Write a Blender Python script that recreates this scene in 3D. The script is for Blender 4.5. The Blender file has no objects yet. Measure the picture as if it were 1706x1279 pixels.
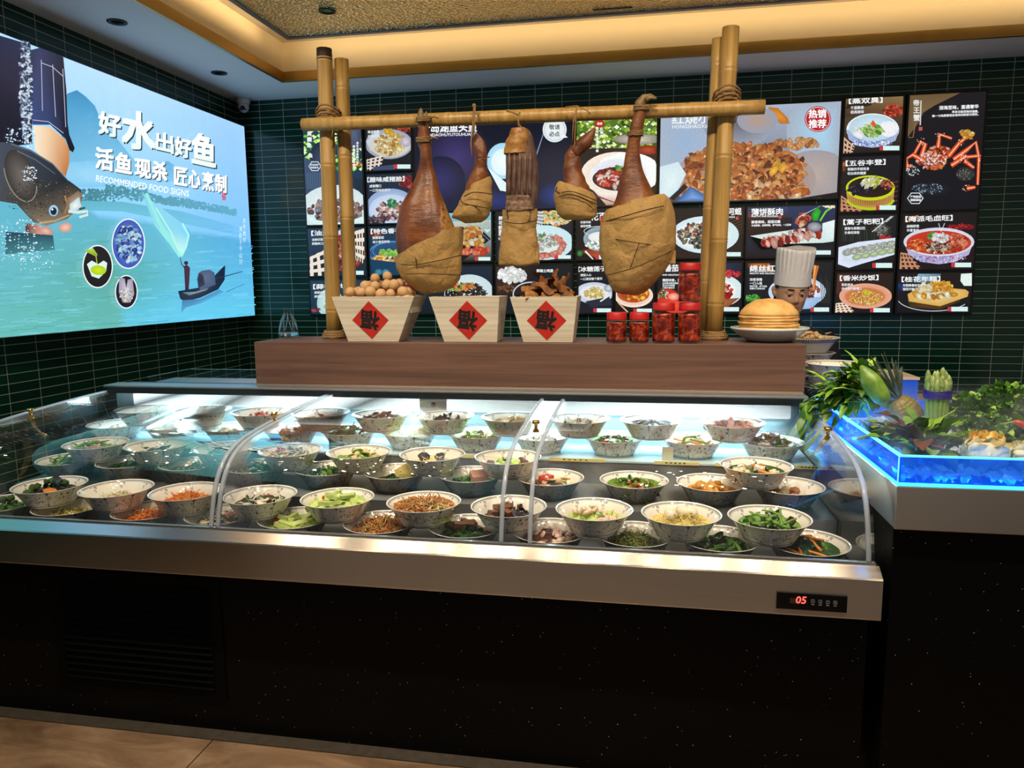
import bpy, bmesh, math, random
from math import sin, cos, pi, sqrt, atan2
from mathutils import Vector, Matrix, noise

S = bpy.context.scene
COL = S.collection
rnd = random.Random(7)

# ------------------------------------------------------------------ camera
EYE = Vector((0, 0, 1.55))
FPX, YAW, PITCH, ROLL = 1225.3, 0.17912, 0.13722, -0.01005
IW, IH = 1706, 1279
FW = Vector((-sin(YAW) * cos(PITCH), cos(YAW) * cos(PITCH), -sin(PITCH)))
_r = Vector((cos(YAW), sin(YAW), 0))
_u = _r.cross(FW)
RT = cos(ROLL) * _r + sin(ROLL) * _u
UP = -sin(ROLL) * _r + cos(ROLL) * _u
cam = bpy.data.cameras.new('camera')
cam.sensor_width = 36
cam.sensor_fit = 'HORIZONTAL'
cam.lens = FPX * 36 / IW
cam.clip_start = 0.02
camo = bpy.data.objects.new('camera', cam)
M = Matrix((RT, UP, -FW)).transposed().to_4x4()
M.translation = EYE
camo.matrix_world = M
COL.objects.link(camo)
S.camera = camo


def ray(px, py):
    return FW + RT * ((px - IW / 2) / FPX) - UP * ((py - IH / 2) / FPX)


def atY(px, py, y):
    d = ray(px, py)
    return EYE + d * (y / d.y)


def atX(px, py, x):
    d = ray(px, py)
    return EYE + d * (x / d.x)


def atZ(px, py, z):
    d = ray(px, py)
    return EYE + d * ((z - EYE.z) / d.z)


# ------------------------------------------------------------------ view, world
S.view_settings.view_transform = 'Standard'
S.view_settings.look = 'None'
S.view_settings.exposure = 0.0
S.view_settings.gamma = 1
S.view_settings.use_curve_mapping = False
W = bpy.data.worlds.new('world')
S.world = W
W.use_nodes = True
W.node_tree.nodes['Background'].inputs[0].default_value = (1.0, 0.88, 0.78, 1)
W.node_tree.nodes['Background'].inputs[1].default_value = 0.20
try:
    S.cycles.max_bounces = 10
    S.cycles.transparent_max_bounces = 24
    S.cycles.sample_clamp_indirect = 4
    S.cycles.caustics_reflective = False
    S.cycles.caustics_refractive = False
    S.cycles.use_denoising = True
except Exception:
    pass

# ------------------------------------------------------------------ lamps
WARM = (1.0, 0.82, 0.60)


def spot(name, loc, target, power, color=WARM, size=75, blend=0.7, rad=0.04):
    l = bpy.data.lights.new(name, 'SPOT')
    l.energy = power
    l.color = color
    l.spot_size = math.radians(size)
    l.spot_blend = blend
    l.shadow_soft_size = rad
    o = bpy.data.objects.new(name, l)
    COL.objects.link(o)
    o.location = loc
    o.rotation_euler = (Vector(target) - Vector(loc)).to_track_quat('-Z', 'Y').to_euler()
    return o


def area(name, loc, target, power, color, sx, sy):
    l = bpy.data.lights.new(name, 'AREA')
    l.shape = 'RECTANGLE'
    l.size, l.size_y = sx, sy
    l.energy = power
    l.color = color
    o = bpy.data.objects.new(name, l)
    COL.objects.link(o)
    o.location = loc
    o.rotation_euler = (Vector(target) - Vector(loc)).to_track_quat('-Z', 'Y').to_euler()
    return o


# ceiling downlights over the aisle and over the plinth; the lamp bodies are built with the ceiling
DOWN = [(-2.0, 1.55), (-1.35, 1.55), (-0.7, 1.55), (-0.05, 1.55), (0.6, 1.55), (1.25, 1.55)]
DOWN2 = [(-1.96, 2.1), (-1.0, 2.1), (-0.1, 2.1), (0.75, 2.1), (1.5, 2.1)]
for dx, dy in DOWN:
    spot('downlight_lamp', (dx, dy, 3.15), (dx, dy + 0.65, 0.8), 80, WARM, 80)
DOWN3 = [(-2.0, 2.32), (-1.4, 2.32), (-0.8, 2.32), (-0.2, 2.32), (0.4, 2.32), (1.0, 2.32), (-1.3, 2.66), (-0.62, 2.66), (0.02, 2.66), (0.62, 2.66), (1.4, 2.66)]
for dx, dy in DOWN3:
    spot('downlight_lamp', (dx, dy, 3.15), (dx, dy - 0.1, 0.8), 6.5, WARM, 60, 0.6, 0.035)
for dx, dy in DOWN2:
    spot('downlight_lamp', (dx, dy, 3.15), (dx, 3.3, 1.75), 62, WARM, 85, 0.8)
# tube inside the display case
area('case_tube_lamp', (-0.93, 3.138, 1.005), (-0.93, 2.3, 0.74), 20, (0.58, 0.90, 1.0), 3.0, 0.05)
area('case_tube_lamp', (-0.93, 3.150, 0.974), (-0.93, 3.10, 0.85), 4.5, (0.58, 0.90, 1.0), 3.0, 0.03)

# ------------------------------------------------------------------ node helpers


def lin(h, k=1.0):
    h = h.lstrip('#')
    o = []
    for i in (0, 2, 4):
        c = int(h[i:i + 2], 16) / 255
        o.append((c / 12.92 if c <= 0.04045 else ((c + 0.055) / 1.055) ** 2.4) * k)
    return tuple(o)


class NT:
    def __init__(s, name):
        s.m = bpy.data.materials.new(name)
        s.m.use_nodes = True
        s.t = s.m.node_tree
        s.t.nodes.clear()
        s.out = s.t.nodes.new('ShaderNodeOutputMaterial')

    def n(s, kind, ins=None, **attr):
        nd = s.t.nodes.new('ShaderNode' + kind)
        for k, v in attr.items():
            setattr(nd, k, v)
        for k, v in (ins or {}).items():
            s.set(nd.inputs[k], v)
        return nd

    def set(s, sock, v):
        if isinstance(v, bpy.types.NodeSocket):
            s.t.links.new(v, sock)
        elif isinstance(v, (tuple, list)):
            if len(v) == 3 and len(sock.default_value) == 4:
                v = tuple(v) + (1,)
            sock.default_value = v
        else:
            sock.default_value = v

    def ma(s, op, a, b=None, c=None, clamp=False):
        nd = s.t.nodes.new('ShaderNodeMath')
        nd.operation = op
        nd.use_clamp = clamp
        for i, v in enumerate((a, b, c)):
            if v is not None:
                s.set(nd.inputs[i], v)
        return nd.outputs[0]

    def mix(s, f, a, b, blend='MIX'):
        nd = s.t.nodes.new('ShaderNodeMix')
        nd.data_type = 'RGBA'
        nd.blend_type = blend
        s.set(nd.inputs[0], f)
        s.set(nd.inputs[6], a)
        s.set(nd.inputs[7], b)
        return nd.outputs[2]

    def ramp(s, f, stops):
        nd = s.t.nodes.new('ShaderNodeValToRGB')
        e = nd.color_ramp.elements
        while len(e) < len(stops):
            e.new(0.5)
        for i, (p, c) in enumerate(stops):
            e[i].position = p
            e[i].color = tuple(c) + (1,) if len(c) == 3 else c
        s.set(nd.inputs[0], f)
        return nd.outputs[0]

    def coord(s, which='Object'):
        return s.n('TexCoord').outputs[which]

    def mapped(s, v, scale=(1, 1, 1), loc=(0, 0, 0), rot=(0, 0, 0)):
        return s.n('Mapping', {'Vector': v, 'Scale': scale, 'Location': loc, 'Rotation': rot}).outputs[0]

    def noise(s, v, scale, detail=2, rough=0.5, dist=0.0):
        return s.n('TexNoise', {'Vector': v, 'Scale': scale, 'Detail': detail, 'Roughness': rough, 'Distortion': dist}).outputs[0]

    def bsdf(s, color, rough=0.5, metal=0.0, normal=None, **kw):
        nd = s.n('BsdfPrincipled', {'Base Color': color, 'Roughness': rough, 'Metallic': metal})
        for k, v in kw.items():
            s.set(nd.inputs[k.replace('_', ' ')], v)
        if normal is not None:
            s.set(nd.inputs['Normal'], normal)
        return nd.outputs[0]

    def bump(s, h, strength=0.3, dist=0.01):
        return s.n('Bump', {'Height': h, 'Strength': strength, 'Distance': dist}).outputs[0]

    def end(s, shader, vol=None):
        if shader is not None:
            s.t.links.new(shader, s.out.inputs[0])
        if vol is not None:
            s.t.links.new(vol, s.out.inputs[1])
        return s.m


_mats = {}


def mat(name, color, rough=0.5, metal=0.0, var=0.0, scale=30, bump=0.0, color2=None, emit=0, **kw):
    """plain or two-tone procedural surface"""
    if name in _mats:
        return _mats[name]
    t = NT(name)
    c = lin(color) if isinstance(color, str) else color
    nrm = None
    base = c
    if var or color2 or bump:
        co = t.coord()
        nz = t.noise(co, scale, 4, 0.6)
        if color2:
            c2 = lin(color2) if isinstance(color2, str) else color2
        else:
            c2 = tuple(x * (1 - var) for x in c)
        base = t.ramp(nz, [(0.35, c), (0.65, c2)])
        if bump:
            nrm = t.bump(nz, bump, 0.004)
    if emit:
        kw['Emission_Color'] = c
        kw['Emission_Strength'] = emit
    _mats[name] = t.end(t.bsdf(base, rough, metal, nrm, **kw))
    return _mats[name]


# ------------------------------------------------------------------ mesh helpers
ORG = {}


def tag(o, label=None, cat=None, group=None, kind=None):
    if label:
        o['label'] = label
    if cat:
        o['category'] = cat
    if group:
        o['group'] = group
    if kind:
        o['kind'] = kind
    return o


def thing(name, label, cat, loc=(0, 0, 0), group=None, rz=0.0):
    o = bpy.data.objects.new(name, None)
    COL.objects.link(o)
    o.empty_display_size = 0.02
    o.location = loc
    o.rotation_euler = (0, 0, rz)
    ORG[o.name] = Vector(loc)
    return tag(o, label, cat, group)


class MB:
    def __init__(s):
        s.v, s.f, s.mi, s.sm = [], [], [], []

    def add(s, vs, fs, mi=0, smooth=True, M=None):
        b = len(s.v)
        for v in vs:
            v = Vector(v)
            s.v.append(M @ v if M is not None else v)
        for f in fs:
            s.f.append([b + i for i in f])
            s.mi.append(mi)
            s.sm.append(smooth)
        return s

    def box(s, a, b, mi=0, M=None):
        x0, y0, z0 = a
        x1, y1, z1 = b
        vs = [(x0, y0, z0), (x1, y0, z0), (x1, y1, z0), (x0, y1, z0), (x0, y0, z1), (x1, y0, z1), (x1, y1, z1), (x0, y1, z1)]
        fs = [(0, 3, 2, 1), (4, 5, 6, 7), (0, 1, 5, 4), (1, 2, 6, 5), (2, 3, 7, 6), (3, 0, 4, 7)]
        return s.add(vs, fs, mi, False, M)

    def loft(s, rings, mi=0, caps=True, closed=True, smooth=True, M=None):
        n = len(rings[0])
        vs = [p for r in rings for p in r]
        fs = []
        m = n if closed else n - 1
        for i in range(len(rings) - 1):
            for j in range(m):
                k = (j + 1) % n
                fs.append((i * n + j, i * n + k, (i + 1) * n + k, (i + 1) * n + j))
        if caps:
            fs.append(tuple(range(n - 1, -1, -1)))
            fs.append(tuple((len(rings) - 1) * n + j for j in range(n)))
        return s.add(vs, fs, mi, smooth, M)

    def lathe(s, prof, n=32, c=(0, 0, 0), mi=0, M=None, caps=False):
        rings = [[(c[0] + r * cos(2 * pi * j / n), c[1] + r * sin(2 * pi * j / n), c[2] + z) for j in range(n)] for r, z in prof]
        return s.loft(rings, mi, caps, True, True, M)

    def tube(s, pts, r, n=8, mi=0, caps=True, M=None, flat=1.0):
        pts = [Vector(p) for p in pts]
        rings = []
        prev = None
        for i, p in enumerate(pts):
            d = (pts[min(i + 1, len(pts) - 1)] - pts[max(i - 1, 0)])
            if d.length < 1e-9:
                d = Vector((0, 0, 1))
            d.normalize()
            if prev is None:
                a = Vector((0, 0, 1)) if abs(d.z) < 0.9 else Vector((1, 0, 0))
                prev = d.cross(a).normalized()
            x = (prev - d * prev.dot(d))
            if x.length < 1e-6:
                x = d.orthogonal()
            x.normalize()
            prev = x
            y = d.cross(x)
            rr = r[i] if isinstance(r, (list, tuple)) else r
            rings.append([p + x * (rr * cos(2 * pi * j / n)) + y * (rr * flat * sin(2 * pi * j / n)) for j in range(n)])
        return s.loft(rings, mi, caps, True, True, M)

    def ball(s, c, r, nu=12, nv=8, mi=0, M=None, sc=(1, 1, 1)):
        rings = []
        for i in range(1, nv):
            a = pi * i / nv
            rings.append([(c[0] + sc[0] * r * sin(a) * cos(2 * pi * j / nu), c[1] + sc[1] * r * sin(a) * sin(2 * pi * j / nu), c[2] - sc[2] * r * cos(a)) for j in range(nu)])
        return s.loft(rings, mi, True, True, True, M)

    def noise(s, amp, freq, seed=0.0, start=0):
        for i in range(start, len(s.v)):
            v = s.v[i]
            q = Vector((v.x * freq + seed, v.y * freq + seed * 1.7, v.z * freq))
            s.v[i] = v + noise.noise_vector(q) * amp
        return s

    def build(s, name, mats, parent=None, bevel=0.0, seg=2, angle=35, subsurf=0, local=False, smooth_angle=None):
        me = bpy.data.meshes.new(name)
        off = Vector((0, 0, 0)) if (parent is None or local) else ORG.get(parent.name, Vector((0, 0, 0)))
        me.from_pydata([v - off for v in s.v], [], s.f)
        me.polygons.foreach_set('material_index', s.mi)
        me.polygons.foreach_set('use_smooth', s.sm)
        for m in (mats if isinstance(mats, (list, tuple)) else [mats]):
            me.materials.append(m)
        bm = bmesh.new()
        bm.from_mesh(me)
        bmesh.ops.recalc_face_normals(bm, faces=bm.faces)
        if bevel:
            ed = [e for e in bm.edges if len(e.link_faces) == 2 and e.calc_face_angle(0) > math.radians(angle)]
            bmesh.ops.bevel(bm, geom=ed, offset=bevel, segments=seg, profile=0.6, affect='EDGES', clamp_overlap=True)
        bm.to_mesh(me)
        bm.free()
        me.update()
        o = bpy.data.objects.new(name, me)
        COL.objects.link(o)
        if parent is not None:
            o.parent = parent
            ORG[o.name] = off if not local else Vector((0, 0, 0))
        if subsurf:
            md = o.modifiers.new('smooth', 'SUBSURF')
            md.levels = md.render_levels = subsurf
        return o


def struct(o):
    o['kind'] = 'structure'
    return o


def spline(pts, n):
    """Catmull-Rom through tuples of any length"""
    out = []
    P = [pts[0]] + list(pts) + [pts[-1]]
    m = len(pts) - 1
    for k in range(n + 1):
        t = k / n * m
        i = min(int(t), m - 1)
        f = t - i
        a, b, c, d = P[i], P[i + 1], P[i + 2], P[i + 3]
        out.append(tuple(0.5 * (2 * q + (r - p) * f + (2 * p - 5 * q + 4 * r - w) * f * f + (3 * q - p - 3 * r + w) * f ** 3) for p, q, r, w in zip(a, b, c, d)))
    return out


def copy_tree(o, parent=None):
    c = o.copy()
    COL.objects.link(c)
    c.parent = parent
    for ch in list(o.children):
        copy_tree(ch, c)
    return c


_txt = {}


def glyphs(s, off=0.0):
    """outline of a string as 2-D vertices and faces, one unit = the type size"""
    key = (s, off)
    if key in _txt:
        return _txt[key]
    c = bpy.data.curves.new('t', 'FONT')
    c.body = s
    c.size = 1
    c.resolution_u = 2
    c.offset = off
    o = bpy.data.objects.new('t', c)
    COL.objects.link(o)
    bpy.context.view_layer.update()
    me = bpy.data.meshes.new_from_object(o.evaluated_get(bpy.context.evaluated_depsgraph_get()))
    r = ([(v.co.x, v.co.y) for v in me.vertices], [tuple(p.vertices) for p in me.polygons])
    bpy.data.objects.remove(o)
    bpy.data.curves.remove(c)
    bpy.data.meshes.remove(me)
    _txt[key] = r
    return r

# ------------------------------------------------------------------ surfaces of the room
XL, YB, ZC = -3.221, 5.608, 2.99
TW, TH = 0.2, 0.05008


def tile_mat(name, axis, u0):
    t = NT(name)
    sep = t.n('SeparateXYZ', {0: t.coord()})
    u = t.ma('DIVIDE', t.ma('SUBTRACT', sep.outputs[axis], u0), TW)
    v = t.ma('DIVIDE', t.ma('SUBTRACT', sep.outputs[2], 1.958), TH)
    fu, fv = t.ma('FRACT', u), t.ma('FRACT', v)
    du = t.ma('MULTIPLY', t.ma('MINIMUM', fu, t.ma('SUBTRACT', 1.0, fu)), TW)
    dv = t.ma('MULTIPLY', t.ma('MINIMUM', fv, t.ma('SUBTRACT', 1.0, fv)), TH)
    d = t.ma('MINIMUM', du, dv)
    body = t.ma('SMOOTH_MIN', t.ma('MULTIPLY', t.ma('SUBTRACT', d, 0.0012), 1500.0), 1.0, 0.2, clamp=True)
    cell = t.n('CombineXYZ', {0: t.ma('FLOOR', u), 1: t.ma('FLOOR', v), 2: 0.0}).outputs[0]
    wn = t.n('TexWhiteNoise', {'Vector': cell}).outputs[0]
    green = t.mix(wn, lin('#0d3f30'), lin('#0a342b'))
    col = t.mix(body, lin('#b9c4b8'), green)
    rough = t.ma('SUBTRACT', 0.75, t.ma('MULTIPLY', body, 0.58))
    return t.end(t.bsdf(col, rough, 0, t.bump(body, 0.25, 0.002), Specular_IOR_Level=0.4))


M_tile_b = tile_mat('green_tile_back', 0, XL)
M_tile_l = tile_mat('green_tile_left', 1, YB + 0.025)

t = NT('floor_stone')
co = t.coord()
sep = t.n('SeparateXYZ', {0: co})
nz = t.noise(t.mapped(co, (1.2, 3.4, 1), (0, 0, 0), (0, 0, 0.5)), 2.2, 9, 0.62, 1.2)
n2 = t.noise(co, 60, 3, 0.6)
col = t.ramp(nz, [(0.25, lin('#584432')), (0.5, lin('#8a6f56')), (0.7, lin('#a58a6e'))])
col = t.mix(t.ma('MULTIPLY', n2, 0.25), col, lin('#4a3a2c'))
jx = t.ma('PINGPONG', t.ma('ADD', sep.outputs[0], 1.443), 0.6)
jy = t.ma('PINGPONG', t.ma('SUBTRACT', sep.outputs[1], 2.122), 0.6)
jn = t.ma('GREATER_THAN', t.ma('MINIMUM', jx, jy), 0.002)
col = t.mix(jn, lin('#15110e'), col)
M_floor = t.end(t.bsdf(col, t.ma('ADD', 0.28, t.ma('MULTIPLY', nz, 0.2)), 0, t.bump(n2, 0.05, 0.003)))

t = NT('hammered_gold_ceiling')
co = t.coord()
nz = t.n('TexVoronoi', {'Vector': t.mapped(co, (44, 60, 44)), 'Scale': 1.0, 'Smoothness': 0.4}, feature='SMOOTH_F1').outputs['Distance']
M_ripple = t.end(t.bsdf(lin('#ffe2a6'), 0.22, 1.0, t.bump(nz, 1.0, 0.03)))

M_white = mat('soffit_paint', '#eef1f6', 0.7)
M_cream = mat('recess_paint', '#efe3cf', 0.75)
M_gold = mat('gold_trim', '#a8884e', 0.35, 1.0, var=0.12, scale=4)
M_frame = mat('blue_grey_frame', '#7d8795', 0.4, 0.6)
M_black = mat('matte_black', '#08090b', 0.45)
M_blackgloss = mat('gloss_black', '#050608', 0.12)
M_chrome = mat('chrome', '#d8d8da', 0.12, 1.0)
M_goldknob = mat('polished_gold', '#d8a860', 0.12, 1.0)

o = struct(MB().add([(-4, -2, 0), (5, -2, 0), (5, 7, 0), (-4, 7, 0)], [(0, 1, 2, 3)], 0, False).build('floor', M_floor))
struct(MB().box((-2.56, 2.118, 0), (0.66, 2.175, 0.004)).build('trim_1', mat('dark_floor_strip', '#4a443c', 0.4, var=0.3)))
struct(MB().box((XL - 0.1, YB, 0), (4.2, YB + 0.1, 3.3)).build('wall_back', M_tile_b))
struct(MB().box((XL - 0.1, -1.5, 0), (XL, YB, 3.3)).build('wall_left', M_tile_l))
m = MB()
m.box((XL, 5.14, ZC), (4.2, YB, 3.30))          # soffit along the back
m.box((XL, -1.5, ZC), (-2.57, 5.14, 3.30))      # soffit along the left
struct(m.build('ceiling', M_white))
m = MB()
m.box((-2.57, -1.5, 3.25), (4.2, 5.14, 3.30))
struct(m.build('trim_2', M_cream))
m = MB()
m.box((-2.57, 5.128, 3.05), (4.2, 5.14, 3.25))
m.box((-2.57, -1.5, 3.05), (-2.558, 5.128, 3.25))
struct(m.build('trim_4', mat('tan_fascia', '#d8c4a0', 0.7)))
m = MB()
m.box((-2.582, 5.116, 2.982), (4.2, 5.14, 3.05))
m.box((-2.582, -1.5, 2.982), (-2.556, 5.116, 3.05))
struct(m.build('trim_3', M_gold, bevel=0.002))

# hammered gold panel that hangs in the recess, light tape on its top
t_ = thing('ceiling_panel', 'hammered gold metal panel hung in the ceiling recess above the plinth', 'ceiling panel', (0, 2, 3.2))
MB().box((-2.39, -1.3, 3.19), (3.4, 4.88, 3.205)).build('metal_sheet', M_ripple, t_)
m = MB()
m.box((-2.40, 4.85, 3.182), (3.4, 4.885, 3.21))
m.box((-2.40, -1.3, 3.182), (-2.365, 4.85, 3.21))
tag(m.build('edge_frame', M_frame, t_, bevel=0.003), 'blue grey frame strip')
M_tape = mat('warm_light_tape', (1.0, 0.76, 0.42), 0.5, emit=4)
m = MB()
m.box((-2.34, 4.84, 3.206), (3.4, 4.848, 3.214))
m.box((-2.352, -1.3, 3.206), (-2.344, 4.84, 3.214))
tag(m.build('light_tape', M_tape, t_), 'glowing warm light tape')
area('cove_lamp', (0.5, 4.86, 3.222), (0.5, 5.14, 3.26), 11, (1.0, 0.76, 0.42), 5.8, 0.02)
area('cove_lamp', (-2.372, 1.8, 3.222), (-2.57, 1.8, 3.26), 10, (1.0, 0.76, 0.42), 0.02, 6.0).rotation_euler = (Vector((-1, 0, 0.2))).to_track_quat('-Z', 'X').to_euler()
m = MB()
m.box((-0.34, 4.77, 3.186), (-0.10, 4.775, 3.19))
o = m.build('ceiling_slot', M_black)
tag(o, 'thin black slot in the hammered gold ceiling panel', 'slot')

M_lampglow = mat('lamp_glow', (1.0, 0.84, 0.62), 0.4, emit=25)


def downlight(x, y, z, label, lit, group=None):
    t_ = thing('downlight', label, 'downlight', (x, y, z), group)
    MB().lathe([(0.052, 0), (0.052, -0.006), (0.040, -0.006), (0.036, 0.0), (0.036, -0.001)], 28, (x, y, z)).build('trim_ring', M_black, t_)
    MB().lathe([(0.0005, -0.0015), (0.036, -0.0015)], 24, (x, y, z)).build('bulb', M_lampglow if lit else M_blackgloss, t_)
    return t_


for dx, dy in DOWN:
    downlight(dx, dy, 3.19, 'lit warm recessed downlight in a row above the aisle', True, 'aisle downlights')
for dx, dy in DOWN2 + DOWN3:
    downlight(dx, dy, 3.19, 'lit warm recessed downlight in a row above the food case', True, 'case downlights')
p = atZ(545, 18, 3.19)
downlight(p.x, p.y, 3.19, 'black unlit round downlight set in the hammered gold ceiling', False)
p = atZ(195, 36, ZC)
downlight(p.x, p.y, ZC, 'black round downlight in the soffit above the poster lettering', False)
p = atZ(365, 121, ZC)
downlight(p.x, p.y, ZC, 'black round downlight in the soffit close to the security camera', False)

# security camera in the corner
p = atZ(403, 163, ZC)
t_ = thing('security_camera', 'white dome security camera under the soffit in the room corner', 'camera', (p.x, p.y + 0.02, ZC))
c = (p.x, p.y + 0.02, ZC)
MB().lathe([(0.0, 0), (0.05, 0), (0.05, -0.03), (0.044, -0.045), (0, -0.045)], 28, c).build('mount', mat('white_plastic', '#d5d8dc', 0.4), t_)
o = MB().ball((c[0], c[1] - 0.004, c[2] - 0.066), 0.042, 24, 16).build('eyeball', mat('white_plastic', '#d5d8dc', 0.4), t_)
d = Vector((0.35, -1, -0.35)).normalized()
q = Vector((c[0], c[1] - 0.004, c[2] - 0.066)) + d * 0.037
rot = d.to_track_quat('Z', 'Y').to_matrix().to_4x4()
mm = Matrix.Translation(q) @ rot
MB().lathe([(0, 0), (0.018, 0), (0.018, 0.007), (0.012, 0.008), (0, 0.008)], 20, M=mm).build('lens', M_blackgloss, o)
for sx in (-1, 1):
    MB().lathe([(0, 0), (0.006, 0), (0.006, 0.004), (0, 0.004)], 14, M=mm @ Matrix.Translation((0.021 * sx, -0.012, -0.004))).build('infrared_lamp', M_blackgloss, o)

# ------------------------------------------------------------------ display case
CX0, CX1 = -2.56, 0.655
PROF = [(3.10, 1.054), (2.98, 1.0515), (2.84, 1.0460), (2.72, 1.0390), (2.60, 1.0310), (2.50, 1.0224), (2.44, 1.0160), (2.395, 1.0102), (2.35, 1.0015), (2.31, 0.9893), (2.27, 0.9698), (2.235, 0.9425), (2.205, 0.9067), (2.182, 0.8640), (2.166, 0.8160), (2.154, 0.7700), (2.150, 0.752)]
PR = spline(PROF, 68)

t = NT('clear_glass')
lw = t.n('LayerWeight', {'Blend': 0.5})
f = t.ma('ADD', 0.03, t.ma('MULTIPLY', t.ma('POWER', lw.outputs['Facing'], 5.0), 0.9))
gl = t.n('BsdfGlossy', {'Color': (1, 1, 1, 1), 'Roughness': 0.01}).outputs[0]
tr = t.n('BsdfTransparent', {'Color': (0.985, 0.995, 0.992, 1)}).outputs[0]
M_glass = t.end(t.n('MixShader', {0: f, 1: tr, 2: gl}).outputs[0])

t = NT('acrylic_edge')
tr = t.n('BsdfTransparent', {'Color': (0.93, 0.95, 0.98, 1)}).outputs[0]
dif = t.bsdf(lin('#b9c3d0'), 0.15, 0)
M_edge = t.end(t.n('MixShader', {0: 0.62, 1: tr, 2: dif}).outputs[0])


def steel_mat(name, color, rough, axis_scale, strength=0.12):
    t = NT(name)
    co = t.coord()
    nz = t.noise(t.mapped(co, axis_scale), 1.0, 3, 0.7)
    c = t.mix(t.ma('MULTIPLY', nz, 0.35), lin(color), lin('#8a8784'))
    nr = t.n('NewGeometry').outputs['Normal']
    tan = t.n('VectorMath', {0: nr, 1: (0.95, 0.3, 0.06)}, operation='CROSS_PRODUCT').outputs[0]
    return t.end(t.bsdf(c, rough, 1.0, t.bump(nz, strength, 0.0015), Anisotropic=0.92, Tangent=tan))


M_steel = steel_mat('brushed_steel', '#d6d0c8', 0.24, (1.2, 320, 320), 0.05)
M_steel2 = steel_mat('case_steel', '#9a9ea2', 0.33, (4, 120, 120), 0.06)

t = NT('black_granite')
co = t.coord()
v = t.n('TexVoronoi', {'Vector': co, 'Scale': 75.0})
wn = t.n('TexWhiteNoise', {'Vector': v.outputs['Position']}).outputs[0]
speck = t.ma('MULTIPLY', t.ma('LESS_THAN', v.outputs['Distance'], t.ma('MULTIPLY', t.ma('POWER', wn, 3.0), 0.13)), t.ma('GREATER_THAN', wn, 0.86))
big = t.noise(co, 7, 5, 0.7)
c = t.mix(t.ma('MULTIPLY', big, 0.5), lin('#07080a'), lin('#14130f'))
c = t.mix(speck, c, lin('#b8c0cc'))
M_granite = t.end(t.bsdf(c, 0.38, 0, None, Specular_IOR_Level=0.10))

t = NT('plinth_wood')
co = t.coord()
nz = t.noise(t.mapped(co, (1.2, 30, 38)), 1.0, 6, 0.6, 0.6)
c = t.ramp(nz, [(0.3, lin('#4e382f')), (0.55, lin('#684b3f')), (0.75, lin('#755849'))])
M_plinth = t.end(t.bsdf(c, 0.42, 0, t.bump(nz, 0.05, 0.003)))

case = thing('display_case', 'long refrigerated display case with curved glass and stainless apron on black granite', 'display case', (-0.95, 2.6, 0))
MB().box((CX0, 2.172, 0), (CX1 - 0.005, 3.58, 0.602)).build('base', M_granite, case)
# vent grille in the base
gx0, gx1 = atY(104, 1000, 2.17).x, atY(350, 1000, 2.17).x
m = MB()
m.box((gx0 - 0.04, 2.166, 0.12), (gx0, 2.176, 0.56)).box((gx1, 2.166, 0.12), (gx1 + 0.04, 2.176, 0.56))
m.box((gx0, 2.166, 0.12), (gx1, 2.176, 0.15)).box((gx0, 2.166, 0.53), (gx1, 2.176, 0.56))
for k in range(15):
    z = 0.157 + k * 0.0252
    m.add([(gx0, 2.160, z), (gx1, 2.160, z), (gx1, 2.172, z + 0.02), (gx0, 2.172, z + 0.02), (gx0, 2.163, z - 0.002), (gx1, 2.163, z - 0.002), (gx1, 2.175, z + 0.018), (gx0, 2.175, z + 0.018)],
          [(0, 1, 2, 3), (4, 7, 6, 5), (0, 4, 5, 1), (3, 2, 6, 7)], 0, False)
tag(m.build('vent_grille', mat('dark_grille', '#040506', 0.6, Specular_IOR_Level=0.1), case), 'black louvred vent grille')
# steel apron (profile in y, z swept along x)
prof = [(2.102, 0.600), (2.100, 0.604), (2.100, 0.717), (2.103, 0.721), (2.138, 0.7415), (2.142, 0.7440), (2.160, 0.7440), (2.160, 0.650), (2.175, 0.650), (2.175, 0.600)]
MB().loft([[(x, y, z) for y, z in prof] for x in (CX0, CX1 + 0.008)], 0, True, True, False).build('apron', M_steel, case)
MB().box((CX0, 2.1445, 0.7435), (CX1, 2.158, 0.7525)).build('glass_channel', mat('pale_channel', '#c9ccd0', 0.25, 0.9), case, bevel=0.002)
# stepped shelves
m = MB()
sp = [(2.160, 0.666), (2.535, 0.666), (2.535, 0.748), (2.540, 0.748), (2.875, 0.748), (2.875, 0.838), (2.885, 0.838), (2.885, 0.738), (2.545, 0.738), (2.545, 0.650), (2.160, 0.650)]
m.loft([[(x, y, z) for y, z in sp] for x in (CX0 + 0.01, CX1 - 0.01)], 0, True, True, False)
m.build('stepped_shelf', M_steel2, case)
MB().box((CX0 + 0.01, 2.872, 0.8382), (CX1 - 0.01, 3.172, 0.845)).build('top_shelf', mat('pale_shelf', '#bcd8e2', 0.25), case)
MB().box((CX0 + 0.01, 3.172, 0.60), (CX1 - 0.01, 3.182, 1.045)).build('back_panel', mat('pale_case_lining', '#c4dde6', 0.3), case)
a, b = atY(699, 668, 3.13), atY(745, 691, 3.13)
sc = MB().box((a.x, 3.128, b.z), (b.x, 3.144, 1.040)).build('sensor_cover', mat('white_plastic', '#d5d8dc', 0.4), case, bevel=0.002)
q = atY(722, 674, 3.127)
MB().lathe([(0.0005, 0), (0.011, 0), (0.011, 0.002), (0.0005, 0.002)], 24, M=Matrix.Translation((q.x, 3.1285, q.z)) @ Matrix.Rotation(pi / 2, 4, 'X')).build('sensor_dial', M_blackgloss, sc)
MB().box((CX0, 3.095, 1.043), (CX1, 3.30, 1.072)).build('header', mat('dark_header', '#0c1418', 0.3), case, bevel=0.002)
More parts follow.
